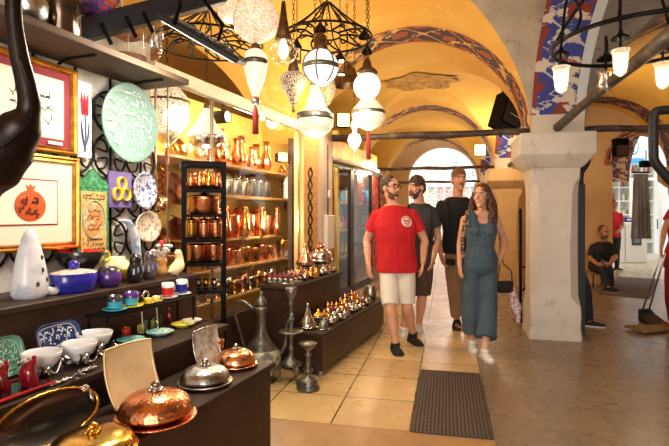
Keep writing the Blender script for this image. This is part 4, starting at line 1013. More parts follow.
def figurine(label, loc, m, hgt, face_m, beak=True):
    o = thing('bird_figurine', label, 'figurine', loc, RS); k = hgt/.14
    b = MB(); b.lathe([(0, 0), (.022*k, 0), (.034*k, .012*k), (.040*k, .04*k), (.036*k, .07*k), (.026*k, .09*k), (.028*k, .105*k), (.028*k, .12*k), (.016*k, .136*k), (0, .14*k)], 22)
    if beak: b.tube([V(.02*k, .0, .115*k), V(.04*k, .01, .11*k)], [.008*k, .002], 6)
    fuse(b, 'figurine_body', m, o, .004, 1)
    for s_ in (-1, 1): b = MB(); b.ell((.033*k, s_*.016*k, .06*k), (.008, .005, .016*k), 8); b.build('painted_mark', face_m, o)
    return o
figurine('shiny black rounded figurine on the ledge beside the yellow jug', S(s_at(135, -2.01), -2.01, Z3), BLK, .16, mat('pale_blue_mark', rgb(120, 150, 180), .3))
figurine('grey-brown pear-shaped figurine with blue mark to the right of the black one', S(s_at(149.5, -2.03), -2.03, Z3), GREYB, .165, mat('blue_mark', rgb(110, 130, 190), .3))
o = vessel('orange_vase', 'orange gourd-shaped vase with white flowers in it at the right of the ledge', 'vase', S(s_at(161.5, -2.09), -2.09, Z3), [('vase_body', [(0, 0), (.03, 0), (.038, .02), (.034, .05), (.026, .065), (.034, .085), (.034, .1), (.02, .112), (.016, .105), (0, .1)], ORG)])
b = MB(); rnd = random.Random(4)
for q in range(16): c0 = V(rnd.uniform(-.05, .05), rnd.uniform(-.06, .06), .15+rnd.uniform(-.02, .04)); b.ell(c0, (.016, .016, .010), 6); b.tube([V(0, 0, .09), c0], .002, 4)
b.build('white_flowers', mat('white_petals', rgb(236, 232, 230), .7), o)
b = MB(); b.ell((.01, -.03, .20), (.018, .018, .016), 10); b.tube([V(0, 0, .09), V(.01, -.03, .20)], .002, 4); b.build('red_flower', REDG, o)
o = thing('duck_figurine', 'cream-coloured ceramic bird figurine at the right end of the ledge', 'figurine', S(s_at(176, -1.985), -1.985, Z3), RS)
b = MB(); b.tube([V(0, -.05, .035), V(0, -.02, .04), V(0, .02, .06), V(0, .03, .10), V(0, .022, .135)], [.016, .036, .040, .026, .022], 14, sub=4); b.ell((0, .02, .138), (.024, .024, .022), 14); b.ell((0, -.055, .035), (.014, .02, .012), 10); b.tube([V(-.015, 0, 0), V(-.012, 0, .03)], .006, 6); b.tube([V(.015, 0, 0), V(.012, 0, .03)], .006, 6)
fuse(b, 'figurine_body', CREAM, o, .004, 2)
# ================================================================== middle step: plates, bowls, cups
def L2(px, py): return G(px, py, Z2)
STEPN = 0
def script_plate(label, s, t, w, h, lean, m, ink, seed, curve=.0):
    """square plate leaning back against the riser"""
    o = thing('square_plate', label, 'plate', S(s, t, Z2), RS)
    M = Matrix.Rotation(-lean, 4, 'Y'); b = MB(); b.xf = M; n = 8; rings = []
    for (q, x) in ((0, 0), (.80, 0), (.95, .012), (1, .020), (.985, .024), (.92, .016), (.78, .006), (0, .006)):
        ring = []
        for i in range(32):
            a = 2*PI*i/32; c_, s_ = math.cos(a), math.sin(a); p = 5
            r = (abs(c_)**p+abs(s_)**p)**(-1/p); ring.append(V(x, max(q, .001)*r*c_*w/2, h/2+max(q, .001)*r*s_*h/2))
        rings.append(ring)
    b.loft(rings); b.build('plate_body', m, o)
    b = MB(); b.xf = M; strokes(b, w*.76, h*.80, 4, seed, .0036, .0085, 0, h*.10, 1.5, 1.4); b.tube([V(.010, math.copysign(abs(math.cos(a*PI/16))**.5, math.cos(a*PI/16))*w*.42, h/2+math.copysign(abs(math.sin(a*PI/16))**.5, math.sin(a*PI/16))*h*.42) for a in range(32)], .002, 4, closed=True); b.build('calligraphy', ink, o)
    return o
p = toS(L2(10, 372)); script_plate('square green plate with pale calligraphy leaning on the riser at the far left', 1.31, -1.845, .20, .155, .35, glaze('green_plate_glaze', rgb(98, 150, 128), rgb(70, 120, 102)), mat('pale_green_line', rgb(170, 208, 186), .3), 71)
script_plate('square navy blue plate with white calligraphy leaning beside the green one', 1.575, -1.845, .215, .165, .35, glaze('navy_plate_glaze', rgb(44, 62, 116), rgb(34, 48, 96)), mat('white_line', rgb(222, 226, 236), .3), 72)
# white bowls on silver branch stands
def branch_bowl(label, loc, r, h):
    o = thing('branch_bowl', label, 'bowl', loc, RS, 'white bowls on silver branch stands')
    b = MB(); b.lathe([(q, z+.022) for q, z in bowlprof(r, h, .005, .42)], 36); b.build('bowl_body', W_GLZ, o)
    st_ = MB(); rnd = random.Random(int(r*1e4)); st_.ring((0, 0, .016), r*.45, .006, 'Z', 18, 6)
    for q in range(5):
        a = q*2*PI/5+.3; rr = r*.45; pts = [V(math.cos(a)*rr, math.sin(a)*rr, .016), V(math.cos(a+.2)*rr*1.7, math.sin(a+.2)*rr*1.7, .010), V(math.cos(a+.35)*rr*2.15, math.sin(a+.35)*rr*2.15, .02+rnd.random()*.05), V(math.cos(a+.2)*rr*2.4, math.sin(a+.2)*rr*2.4, h*.5+.02)]
        st_.tube(pts, [.006, .006, .005, .003], 6, sub=4)
        c0 = pts[2]
        st_.xf = Matrix.Translation(c0) @ Matrix.Rotation(a, 4, 'Z') @ Matrix.Rotation(.5, 4, 'Y'); st_.ell((.008, .016, .01), (.018, .009, .003), 8); st_.xf = None
    for q in range(3): a = q*2.1; st_.tube([V(math.cos(a)*r*.42, math.sin(a)*r*.42, .018), V(math.cos(a)*r*.6, math.sin(a)*r*.6, .003)], .005, 6)
    st_.build('branch_stand', SILVER, o); return o
branch_bowl('white bowl on a silver branch stand, nearest of three, by the red birds', S(1.395, -1.745, Z2), .072, .072)
branch_bowl('white bowl on a silver branch stand, middle one of three', S(1.56, -1.735, Z2), .070, .070)
branch_bowl('white bowl on a silver branch stand, furthest of three, by the navy plate', S(1.70, -1.80, Z2), .076, .076)
def sprig(label, loc, sc, rot):
    o = thing('silver_sprig', label, 'ornament', loc, RS, 'silver leaf sprigs'); b = MB(); b.tube([V(0, -.06, .006), V(.01, -.02, .012), V(-.005, .02, .012), V(.01, .06, .008)], .004, 6, sub=3)
    for q in range(6):
        a = q*1.05+rot; c0 = V(.012*math.cos(a*2), -.05+.02*q, .011); b.xf = Matrix.Translation(c0) @ Matrix.Rotation(a, 4, 'Z'); b.ell((.018, 0, .0), (.022, .010, .003), 8); b.ell((.0, 0, .004), (.006, .006, .006), 6); b.xf = None
    for v in b.v: v *= sc
    b.build('leaves', SILVER, o); return o
sprig('silver leaf sprig lying on the step edge in front of the middle white bowl', L2(86, 372), .9, 0); sprig('silver leaf sprig lying on the step nearest the gold tray', L2(62, 383), .8, 1); sprig('silver leaf sprig lying in front of the turquoise plate', L2(112, 352), .9, 2)
# red bird figurines on a red tray
REDGL = mat('dark_red_glass', rgb(140, 14, 32), .12, 0, (rgb(90, 6, 20), 14, .4, .7), None, .6)
tr = thing('red_tray', 'small dark tray with a red edge carrying the red glass birds at far left', 'tray', S(1.20, -1.675, Z2), RS)
b = MB(); b.box((0, 0, .006), (.15, .26, .012), 0, .003); b.build('tray_base', BLK, tr); b = MB()
b.tube([V(.075, -.13, .014), V(.075, .13, .014), V(-.075, .13, .014), V(-.075, -.13, .014)], .005, 6, closed=True); b.build('tray_rim', REDG, tr)
for q, (ds, dt, nm) in enumerate(((-.08, .02, 'dark red fluted glass bird at the left of the small red-edged tray'), (.005, -.02, 'dark red fluted glass bird in the middle of the red-edged tray'), (.082, .015, 'dark red fluted glass bird at the right end of the red-edged tray'))):
    o = thing('glass_bird', nm, 'figurine', S(1.20+ds, -1.675+dt, Z2+.0125), RS, 'red glass birds on the tray')
    b = MB(); b.tube([V(0, 0, 0), V(0, -.006, .02), V(0, -.012, .05), V(0, .004, .078), V(0, .02, .098)], [.034, .036, .032, .020, .006], 14, sub=4, flat=.7); b.build('bird_body', REDGL, o)
    b = MB(); b.ell((0, -.012, .094), (.013, .016, .013), 12); b.tube([V(0, -.026, .094), V(0, -.045, .09)], [.005, .001], 6); b.build('head', mat('pale_bird_head', rgb(214, 190, 180), .3), o)
    b = MB(); b.ell((.012, -.018, .098), (.003, .003, .003), 6); b.build('eye', BLK, o)
# round plates along the front edge
FISH = mat('fish_pattern_glaze', rgb(120, 196, 200), .2, 0, (rgb(226, 226, 210), 28, .52, .57)); TQ2 = mat('turquoise_plate_glaze', rgb(78, 178, 190), .2, 0, (rgb(150, 210, 206), 22, .5, .56))
YP = mat('yellow_plate_glaze', rgb(232, 214, 84), .2, 0, (rgb(110, 150, 60), 30, .58, .61)); CP = mat('cream_plate_glaze', rgb(234, 226, 206), .2, 0, (rgb(190, 140, 100), 34, .58, .61)); WP = mat('white_plate_glaze', rgb(240, 236, 230), .2, 0, (rgb(180, 190, 206), 30, .58, .62))
for (px, py, r, m, lb) in ((131, 343, .066, TQ2, 'turquoise round plate lying nearest the white bowls'), (160, 335, .070, FISH, 'pale blue fish-patterned plate, second along the step edge'), (183, 327, .064, YP, 'yellow painted plate, third along the step edge'), (202, 320, .058, CP, 'small cream plate, fourth along the step edge'), (217, 315, .056, WP, 'small white plate at the right end of the step')):
    loc = L2(px, py); s, t = toS(loc); t = max(min(t, T2-.02-r*.5), T3+r+.01); s = min(s, 2.42-r*.7)
    vessel('round_plate', lb, 'plate', S(s, t, Z2), [('plate_body', [(0, 0), (r*.55, 0), (r*.62, .004), (r*.95, .018), (r, .021), (r*.97, .022), (r*.6, .008), (0, .007)], m)], 'painted plates along the step edge', 32)
# jars, tumblers and a bottle beneath the wire shelf
for (px, py, r, h, m, lb) in ((117, 336, .022, .058, REDG, 'small red jar with a patterned white band beneath the black rack shelf'), (128, 331, .020, .052, YEL, 'small yellow jar next to the red one beneath the rack shelf'), (138, 327, .018, .060, mat('olive_jar_glaze', rgb(160, 160, 80), .2), 'small olive-yellow jar to the right of the yellow one')):
    loc = L2(px, py); s, t = toS(loc); t = max(t, T3+.03)
    vessel('spice_jar', lb, 'jar', S(s, t, Z2), [('jar_body', [(0, 0), (r, 0), (r, h*.75), (r*.8, h*.82), (r*.8, h*.84), (0, h*.84)], m), ('jar_lid', [(0, h*.84), (r*.95, h*.84), (r*.95, h*.96), (r*.3, h), (0, h*1.0)], BRASS)], None, 18)
for (px, py, lb) in ((143, 335, 'clear glass tumbler with a stirring stick between the turquoise plates'), (158, 330, 'clear glass tumbler holding a pale stick beside the yellow plate')):
    loc = L2(px, py); s, t = toS(loc); t = max(t, T3+.035)
    o = vessel('tumbler', lb, 'glass', S(s, t, Z2+.0), [('glass_body', [(0, 0), (.020, 0), (.026, .08), (.0245, .08), (.0185, .006), (0, .006)], GLASS)], None, 20)
    b = MB(); b.tube([V(.005, -.008, .008), V(-.012, .014, .11)], .0035, 6); b.ell((-.012, .014, .112), (.006, .006, .006), 8); b.build('stick', mat('pale_wood_stick', rgb(222, 200, 150), .5), o)
s, t = toS(L2(150, 322)); vessel('oil_bottle', 'small dark red bottle standing under the black rack shelf', 'bottle', S(s, max(t, T3+.03), Z2), [('bottle_body', [(0, 0), (.014, 0), (.015, .05), (.007, .065), (.006, .082), (0, .082)], REDGL), ('stopper', [(0, .082), (.007, .082), (.007, .092), (0, .093)], BRASS)], None, 16)
# low black metal rack with a row of cups
RZ = .905
rk = thing('cup_rack', 'low black metal rack on the step holding a row of coloured mugs', 'rack', S(2.10, -1.87, Z2), RS)
b = MB(); hh = RZ-Z2
for i in range(9): b.tube([V(-.05+.0155*i*.9, -.33, hh-.005), V(-.05+.0155*i*.9, .33, hh-.005)], .0035, 5)
b.tube([V(-.056, -.335, hh-.005), V(.068, -.335, hh-.005), V(.068, .335, hh-.005), V(-.056, .335, hh-.005)], .006, 6, closed=True)
for y in (-.11, .11): b.tube([V(-.056, y, hh-.009), V(.068, y, hh-.009)], .004, 5)
b.build('shelf_grid', BLACKM, rk)
for (x, y) in ((-.05, -.32), (.062, -.32), (-.05, .32), (.062, .32)): b = MB(); b.tube([V(x, y, 0), V(x, y, hh-.008)], .006, 6); b.build('leg', BLACKM, rk)
def mug(label, s, t, z, r, h, lo, hi, saucer=None, split=.55, hm=None):
    zz = z
    if saucer:
        vessel('saucer', 'saucer under the ' + label.split(' at the')[0].split(',')[0], 'saucer', S(s, t, z), [('saucer_body', [(0, 0), (r*.9, 0), (r*1.7, .008), (r*1.68, .011), (r*.9, .004), (0, .004)], saucer)], 'saucers on the low black rack', 24); zz = z+.0115
    o = thing('mug', label, 'mug', S(s, t, zz), RS, 'mugs on the low black rack'); b = MB(); b.lathe([(0, 0), (r*.86, 0), (r*.94, .006), (r, h*split)], 26); b.m = 1; b.lathe([(r, h*split), (r*1.02, h), (r*.94, h), (r*.9, h*.3), (0, h*.2)], 26); b.build('mug_body', [lo, hi], o)
    handle(o, [(.0, r*.95, h*.82), (0, r*1.55, h*.78), (0, r*1.6, h*.4), (0, r*.95, h*.24)], .0055, hm or hi); return o
sx = lambda px: s_at(px, -1.87)
mug('turquoise mug with dark grey rim at the left end of the black rack', sx(115), -1.87, RZ, .034, .062, TURQ, CHAR, TURQ)
mug('turquoise mug with purple rim, second on the black rack', sx(130.5), -1.865, RZ, .035, .066, TURQ, PURP, YEL)
for (px, lb) in ((146, 'yellow cup lying low beside the purple-rimmed mug'), (154, 'cream-yellow low cup in the middle of the black rack')):
    vessel('low_cup', lb, 'cup', S(sx(px), -1.855, RZ), [('saucer_part', [(0, 0), (.02, 0), (.036, .007), (.035, .009), (0, .004)], YEL), ('cup_body', [(0, .004), (.014, .004), (.021, .02), (.020, .03), (.017, .03), (.016, .014), (0, .012)], CREAM if 'cream' in lb else YEL)], None, 20)
mug('red mug with a white upper half on the black rack', sx(168.5), -1.875, RZ, .033, .074, REDG, W_GLZ, W_GLZ, .66)
mug('blue mug with a white upper half at the right end of the rack', sx(184), -1.885, RZ, .032, .076, BLUE, W_GLZ, W_GLZ, .66)
o = thing('ring_ornament', 'small silver ring ornament propped behind the yellow cups', 'ornament', S(sx(152), -1.915, RZ), RS)
b = MB(); b.ring((0, 0, .030), .020, .007, 'X', 20, 7)
for q in range(10): a = q*PI/5; b.ell((0, math.cos(a)*.027, .030+math.sin(a)*.027), (.005, .005, .005), 6)
b.build('ring', SILVER, o)
# ================================================================== low counter: serving dishes
def L1(px, py): return G(px, py, Z1)
def put1(px, py, r): s, t = toS(L1(px, py)); return S(min(s, 2.31-r), min(max(t, T2+r*.9), T1-r*.55), Z1)
def lidded(label, loc, r, m, knob_m, lidh=.62, under=1.12, oval=1.0, bd=.24):
    o = thing('lidded_dish', label, 'serving dish', loc, RS)
    b = MB(); b.lathe([(0, 0), (r*.7, 0), (r*under*.97, .010), (r*under, .016), (r*under*.98, .018), (r*.7, .008), (0, .007)], 44, (0, 0, 0), oval, 1); b.build('under_plate', m, o)
    b = MB(); b.lathe([(0, .008), (r*.62, .008), (r*.78, .02), (r*.92, r*bd*.8), (r*.97, r*bd*.97), (r*.94, r*bd), (0, r*bd*.92)], 44, (0, 0, 0), oval, 1); b.build('dish_body', m, o)
    z0 = r*bd; b = MB(); prof = [(0, z0), (r, z0), (r*1.015, z0+.006), (r*.985, z0+.012)]
    for q in range(1, 9):
        a = q/8*PI/2; prof.append((r*.97*math.cos(a)**.8 if q < 8 else 0, z0+.012+r*lidh*math.sin(a)))
    b.lathe(prof, 44, (0, 0, 0), oval, 1); li = b.build('lid', m, o); zt = z0+.012+r*lidh
    b = MB(); b.lathe([(0, zt-.004), (r*.16, zt-.003), (r*.10, zt+r*.05), (r*.07, zt+r*.09), (r*.13, zt+r*.15), (r*.13, zt+r*.2), (r*.04, zt+r*.26), (0, zt+r*.27)], 16)
    for q in range(6): a = q*PI/3; b.ell((math.cos(a)*r*.16, math.sin(a)*r*.16, zt+r*.03), (r*.07, r*.07, r*.04), 6)
    b.build('knob', knob_m, li); return o
lidded('large hammered copper lidded dish in the middle of the low counter', put1(157, 420, .13), .134, COPPER, SILVER, .50)
lidded('silver lidded serving dish between the two copper dishes', put1(205, 384, .112), .110, TIN, SILVER, .42)
lidded('smaller hammered copper lidded dish at the right end of the low counter', put1(236, 366, .10), .100, COPPER3, SILVER, .52)
lidded('golden lidded dish at the bottom edge of the picture', S(1.22, -1.30, Z1), .125, BRASS, BRASS, .20)
# leaning trays
def tray_lean(name, label, s, t, w, h, lean, m, rim_m, z, yaw=0., curve=0., square=True, beads=0):
    o = thing(name, label, 'tray', S(s, t, z), RS+yaw); M = Matrix.Rotation(-lean, 4, 'Y'); b = MB(); b.xf = M
    if square:
        n = 14; g1 = []; g2 = []
        for i in range(n+1):
            for gg, off in ((g1, .0), (g2, .007)): gg.append([V(off+curve*((i/n*2-1)**2*.5+(j/n*2-1)**2*.5), (i/n-.5)*w*(1-.04*(j/n*2-1)**2), j/n*h*(1-.03*(i/n*2-1)**2)) for j in range(n+1)])
        b.loft(g1, closed=False, caps=False); b.loft(g2, closed=False, caps=False)
        edge = [g1[i][0] for i in range(n+1)]+[g1[n][j] for j in range(1, n+1)]+[g1[i][n] for i in range(n-1, -1, -1)]+[g1[0][j] for j in range(n-1, 0, -1)]
        b.build('tray_plate', m, o); b = MB(); b.xf = M; b.tube([q+V(.0035, 0, 0) for q in edge], .0055, 6, closed=True); b.build('tray_rim', rim_m, o)
    else:
        b.xf = M @ Matrix.Translation((0, 0, h/2)) @ Matrix.Rotation(PI/2, 4, 'Y'); b.lathe([(0, 0), (.46, 0), (.49, .008), (.5, .016), (.485, .017), (.45, .006), (0, .006)], 56, (0, 0, 0), h, w); b.build('tray_plate', m, o)
        b = MB(); b.xf = M
        pts = [V(.017, math.cos(a*2*PI/72)*w*.495, h/2+math.sin(a*2*PI/72)*h*.495) for a in range(72)]
        b.tube(pts, [.0045+.003*(i % 2) for i in range(72)], 6, closed=True); b.build('rope_rim', rim_m, o)
        for s_ in (1,):
            b = MB(); b.xf = M; c0 = V(.02, w*.5*.80, h/2+h*.5*.60)
            for q in range(6): a = q*PI/3; b.ell(c0+V(0, math.cos(a)*.010, math.sin(a)*.008), (.006, .010, .006), 6)
            b.ell(c0+V(0, .014, -.035), (.006, .008, .02), 8); b.build('rim_ornament', SILVER, o)
    return o
tray_lean('oval_tray', 'large black oval tray with a twisted gold rim leaning on the riser at far left', 1.225, -1.475, .40, .165, .42, mat('glossy_black_lacquer', rgb(12, 12, 13), .22, 0, (rgb(22, 19, 14), 4, .45, .7), None, .25), BRASS, Z1, 0, 0, False)
tray_lean('square_tray', 'square hammered pale gold tray leaning behind the large copper dish', 1.615, -1.50, .235, .235, .30, mat('pale_hammered_gold', rgb(240, 212, 166), .42, .12, (rgb(226, 190, 138), 8, .4, .7), ('voro', 60, .35)), mat('pale_gold_rim', rgb(228, 194, 140), .35, .5), Z1, -.12, .035)
tray_lean('square_tray', 'square engraved silver tray leaning behind the silver lidded dish', 2.15, -1.515, .185, .185, .25, mat('pale_engraved_silver', rgb(206, 200, 190), .4, .2, (rgb(150, 142, 132), 30, .46, .6)), SILVER, Z1, -.1, .02)
o = vessel('copper_cup', 'small copper goblet behind the right-hand copper dish', 'goblet', put1(231, 352, .05), [('goblet_body', [(0, 0), (.032, 0), (.03, .006), (.009, .02), (.01, .045), (.032, .06), (.036, .10), (.033, .10), (.028, .065), (0, .06)], COPPER)])
# ================================================================== black rack with copper pans
RTOP = 1.73; RKZ = .255; RKC = V(-.874, 3.35, 0) + V(-.252, .968, 0)*.125
rk = thing('display_rack', 'tall black metal rack of copper pots standing before the shop window', 'rack', RKC, RKZ)
wx, wy = .132, .125
for sx_ in (-1, 1):
    for sy_ in (-1, 1): b = MB(); b.box((sx_*wx, sy_*wy, RTOP/2), (.026, .026, RTOP)); b.build('post', BLACKM, rk)
LEV = [1.545, 1.375, 1.205, 1.045, .86, .5]
b = MB()
for sy_ in (-1, 1): b.box((0, sy_*wy, RTOP-.013), (2*wx-.026, .026, .026))
for sx_ in (-1, 1): b.box((sx_*wx, 0, RTOP-.013), (.026, 2*wy-.026, .026))
b.build('top_frame', BLACKM, rk)
for z in LEV:
    b = MB(); b.box((0, 0, z-.009), (2*wx+.02, 2*wy-.03, .012)); b.box((0, -wy, z-.009), (2*wx-.026, .018, .018)); b.build('shelf', BLACKM, rk)
def rpos(a, b_, z): return RKC + V(a*.968*.88-b_*.252, a*.252*.88+b_*.968, z)
def pan(label, loc, r, h, m=COPPER2, lid=True, hnd=True, group='copper pots in the black rack'):
    o = thing('copper_pot', label, 'pot', loc, RS, group); b = MB(); b.lathe([(0, 0), (r*.9, 0), (r, h*.12), (r, h*.9), (r*1.05, h), (r*.97, h), (r*.93, h*.2), (0, h*.1)], 24); b.build('pot_body', m, o)
    if lid: b = MB(); b.lathe([(0, h*1.002), (r*1.04, h*1.002), (r*.9, h*1.12), (r*.2, h*1.2), (r*.12, h*1.3), (0, h*1.33)], 24); b.build('lid', m, o)
    if hnd:
        for s_ in (-1, 1): handle(o, [(0, s_*r*.98, h*.75), (0, s_*r*1.25, h*.8), (0, s_*r*1.25, h*.62), (0, s_*r*.98, h*.6)], .005, BRASS)
    return o
def jug(label, loc, r, h, m=COPPER2, group=None, rz=RS):
    o = thing('copper_jug', label, 'jug', loc, rz, group); b = MB(); b.lathe([(0, 0), (r*.7, 0), (r, h*.25), (r*.9, h*.45), (r*.5, h*.65), (r*.48, h*.8), (r*.66, h), (r*.6, h), (r*.42, h*.8), (0, h*.5)], 20); b.build('jug_body', m, o)
    handle(o, [(0, r*.5, h*.92), (0, r*1.35, h*.85), (0, r*1.3, h*.5), (0, r*.85, h*.36)], r*.11, BRASS); return o
for q, (a, b_) in enumerate(((-.10, -.05), (-.035, -.06), (.035, -.05), (.10, -.06), (-.07, .06), (.0, .06), (.08, .06))):
    jug('small copper jug on the top shelf of the black rack, %s' % ['front row left end', 'front row second from left', 'front row second from right', 'front row right end', 'back row left', 'back row middle', 'back row right'][q], rpos(a, b_, LEV[0]), .031, .115+.012*(q % 3), (COPPER2, COPPER, BRASS)[q % 3], 'jugs on the top shelf of the black rack')
o = pan('wide copper cauldron on the second shelf of the black rack', rpos(-.0, 0, LEV[1]), .100, .115, COPPER, True, False)
for q, a in enumerate((-.095, .0, .09)): pan('tall copper canister on the third shelf of the black rack, %s' % ('left', 'middle', 'right')[q], rpos(a, 0, LEV[2]), .042, .118, (BRASS, COPPER3, COPPER)[q], True, False)
for q, a in enumerate((-.055, .075)): pan('copper stockpot on the fourth shelf of the black rack, %s' % ('left', 'right')[q], rpos(a, 0, LEV[3]), .066-.01*q, .125, (COPPER3, COPPER)[q], False, False)
for q, a in enumerate((-.10, -.045, .015, .08)): vessel('brass_cup', 'small brass cup on the fifth shelf of the black rack, %s from left' % ORD[q], 'cup', rpos(a, -.03, LEV[4]), [('cup_body', [(0, 0), (.018, 0), (.012, .012), (.022, .03), (.026, .07), (.023, .07), (.018, .032), (0, .026)], (BRASS, SILVER)[q % 2])], 'cups in the black rack', 16)
# ================================================================== shelves of copper inside the window
BSH = mat('amber_shelf_wood', rgb(176, 126, 66), .4)
SHT = -2.80
for q, (z, y0, y1) in enumerate(((1.85, 3.0, 6.2), (1.56, 3.9, 6.2), (1.15, 3.62, 5.1), (.88, 3.0, 6.2), (.60, 3.0, 6.2))):
    o = thing('window_shelf', 'amber wooden shelf behind the shop window, %s from the top' % ORD[q], 'shelf', S((y0+y1)/2, SHT), RS); b = MB(); b.box((-.02, 0, z-.012), (.44, y1-y0, .024), 0, .003); b.build('shelf_board', BSH, o)
    for y in (-.42, .42): b = MB(); b.box((-.22, y*(y1-y0), z-.07), (.03, .02, .10)); b.build('bracket', BLACKM, o)
o = thing('shelf_post', 'dark upright post carrying the shelves behind the shop window', 'post', S(5.13, -2.50), RS); b = MB(); b.box((0, 0, 1.12), (.05, .06, 2.24)); b.build('post_body', mat('dark_brown_post', rgb(70, 52, 40), .45), o)
rnd = random.Random(12)
for q in range(9): s = 3.75+q*.15; jug('copper pitcher on the top window shelf, %s from left' % ORD[q], S(s, -2.72-.04*(q % 2), 1.85), .062, .24+.05*(q % 3), (COPPER3, COPPER2, COPPER)[q % 3], 'pitchers on the top window shelf')
for q in range(6): s = 5.35+q*.13; vessel('brass_teapot', 'brass teapot on the top window shelf near the wooden post, %s from left' % ORD[q], 'teapot', S(s, -2.72, 1.85), [('pot_body', [(0, 0), (.03, 0), (.05, .03), (.052, .06), (.036, .085), (.03, .09), (0, .09)], (BRASS, COPPER3)[q % 2]), ('lid', [(0, .09), (.034, .09), (.02, .11), (.006, .12), (.01, .13), (0, .138)], BRASS)], 'teapots on the top window shelf', 18)
for q in range(7): s = 4.0+q*.155; vessel('tin_canister', 'silver tinned canister on the second window shelf, %s from left' % ORD[q], 'canister', S(s, -2.72, 1.56), [('canister_body', [(0, 0), (.06, 0), (.062, .01), (.062, .15), (.058, .16), (0, .16)], TIN if q < 4 else PEWTER), ('lid', [(0, .16), (.06, .16), (.05, .185), (.012, .2), (.014, .215), (0, .22)], SILVER)], 'canisters on the second window shelf', 20)
for q in range(8): pan('tall copper pot on the third window shelf, %s from left' % ORD[q], S(3.72+q*.185, -2.74, 1.15), .080, .26-.03*(q % 2), (COPPER, COPPER2, COPPER3)[q % 3], q % 2 == 0, True, 'pots on the third window shelf')
for q in range(11): pan('squat copper pot on the lowest window shelf, %s from left' % ORD[q], S(3.1+q*.19, -2.70, .88), .078, .15+.02*(q % 2), (COPPER2, COPPER, COPPER3, BRASS)[q % 4], False, True, 'pots on the lowest window shelf')
for q in range(10): pan('copper saucepan at the front of the lowest pot row behind the window, %s from left' % ORD[q], S(3.35+q*.17, -2.53, .906-.012), .062, .13+.03*(q % 3), (COPPER3, BRASS, COPPER)[q % 3], q % 3 == 0, False, 'saucepans at the front of the lowest pot row') if False else None
for q in range(12): vessel('brass_bowl', 'brass goblet on the bottom shelf behind the window, %s from left' % ORD[q], 'goblet', S(3.3+q*.15, -2.66, .60), [('goblet_body', [(0, 0), (.04, 0), (.038, .01), (.014, .03), (.016, .06), (.05, .085), (.06, .15+.03*(q % 2)), (.055, .15+.03*(q % 2)), (.044, .09), (0, .08)], (BRASS, COPPER3, SILVER)[q % 3])], 'goblets on the bottom window shelf', 18)
for q in range(5): jug('tall copper ewer behind the window between the pots, %s from left' % ORD[q], S(3.62+q*.34, -2.60, 1.15), .05, .30, (COPPER3, COPPER, BRASS)[q % 3], 'ewers among the copper pots')
for q in range(8): jug('copper pitcher at the back of the second window shelf, %s from left' % ORD[q], S(4.02+q*.13, -2.88, 1.56), .05, .24+.03*(q % 2), (COPPER2, COPPER3)[q % 2], 'pitchers at the back of the second window shelf')
for q in range(5): pan('copper stewpot on the far part of the lowest window shelf, %s from left' % ORD[q], S(5.30+q*.17, -2.70, .88), .075, .17, (BRASS, COPPER)[q % 2], True, False, 'stewpots on the far part of the lowest shelf')
# pans and trays hung on the yellow wall at the left of the window
for q, (px, py, r, m) in enumerate(((172, 190, .15, COPPER2), (155, 200, .11, COPPER3), (175, 232, .13, COPPER2), (159, 238, .085, COPPER2), (158, 171, .075, BRASS), (176, 150, .10, BRASS), (152, 205, .075, SILVER), (180, 166, .06, TIN))):
    p0 = W(px, py, -2.98); s, t = toS(p0); o = thing('hanging_pan', ('large copper pan hung on the yellow wall behind the rack', 'mid-sized bright copper pan hung left of the large one', 'copper pan hung low on the yellow wall behind the cream bird', 'smaller copper pan hung low at the left of the yellow wall', 'brass tray hung high on the yellow wall', 'brass tray hung highest on the yellow wall beside the round lamp', 'small silver plate hung at the left edge of the yellow wall', 'small tinned plate hung above the large copper pan')[q], 'pan', S(s, t, p0.z), RS)
    b = MB(); b.xf = Matrix.Rotation(PI/2-.25, 4, 'Y'); b.lathe([(0, 0), (r*.8, 0), (r*.95, .02), (r, .045), (r*.97, .045), (r*.9, .02), (r*.75, .006), (0, .005)], 32); b.build('pan_body', m, o)
    b = MB(); b.tube([V(.02, 0, r*.9), V(-.02, 0, r*1.15), V(-.05, 0, r*1.2)], .005, 6); b.build('hanger', IRON, o)
o = vessel('white_lantern', 'white pierced metal lantern on the second window shelf by the wooden post', 'lantern', S(5.28, -2.62, 1.56), [('lantern_body', [(0, 0), (.06, 0), (.06, .02), (.05, .03), (.05, .16), (.06, .17), (.0, .17)], W_GLZ), ('lantern_roof', [(0, .17), (.06, .17), (.035, .23), (.012, .26), (.012, .28), (0, .285)], W_GLZ)], None, 6)
for q in range(4): vessel('glazed_ornament', 'small glazed ornament on the window shelf beside the dark post, %s' % ('left and green', 'second and orange', 'third and dark purple', 'right and blue')[q], 'ornament', S(5.55+q*.09, -2.66, 1.56), [('ornament_body', [(0, 0), (.03, 0), (.04, .03), (.03, .07), (.016, .09), (.02, .11), (0, .125)], (mat('green_glaze', rgb(110, 160, 120), .2), ORG, PURP, BLUE)[q])], None, 16)
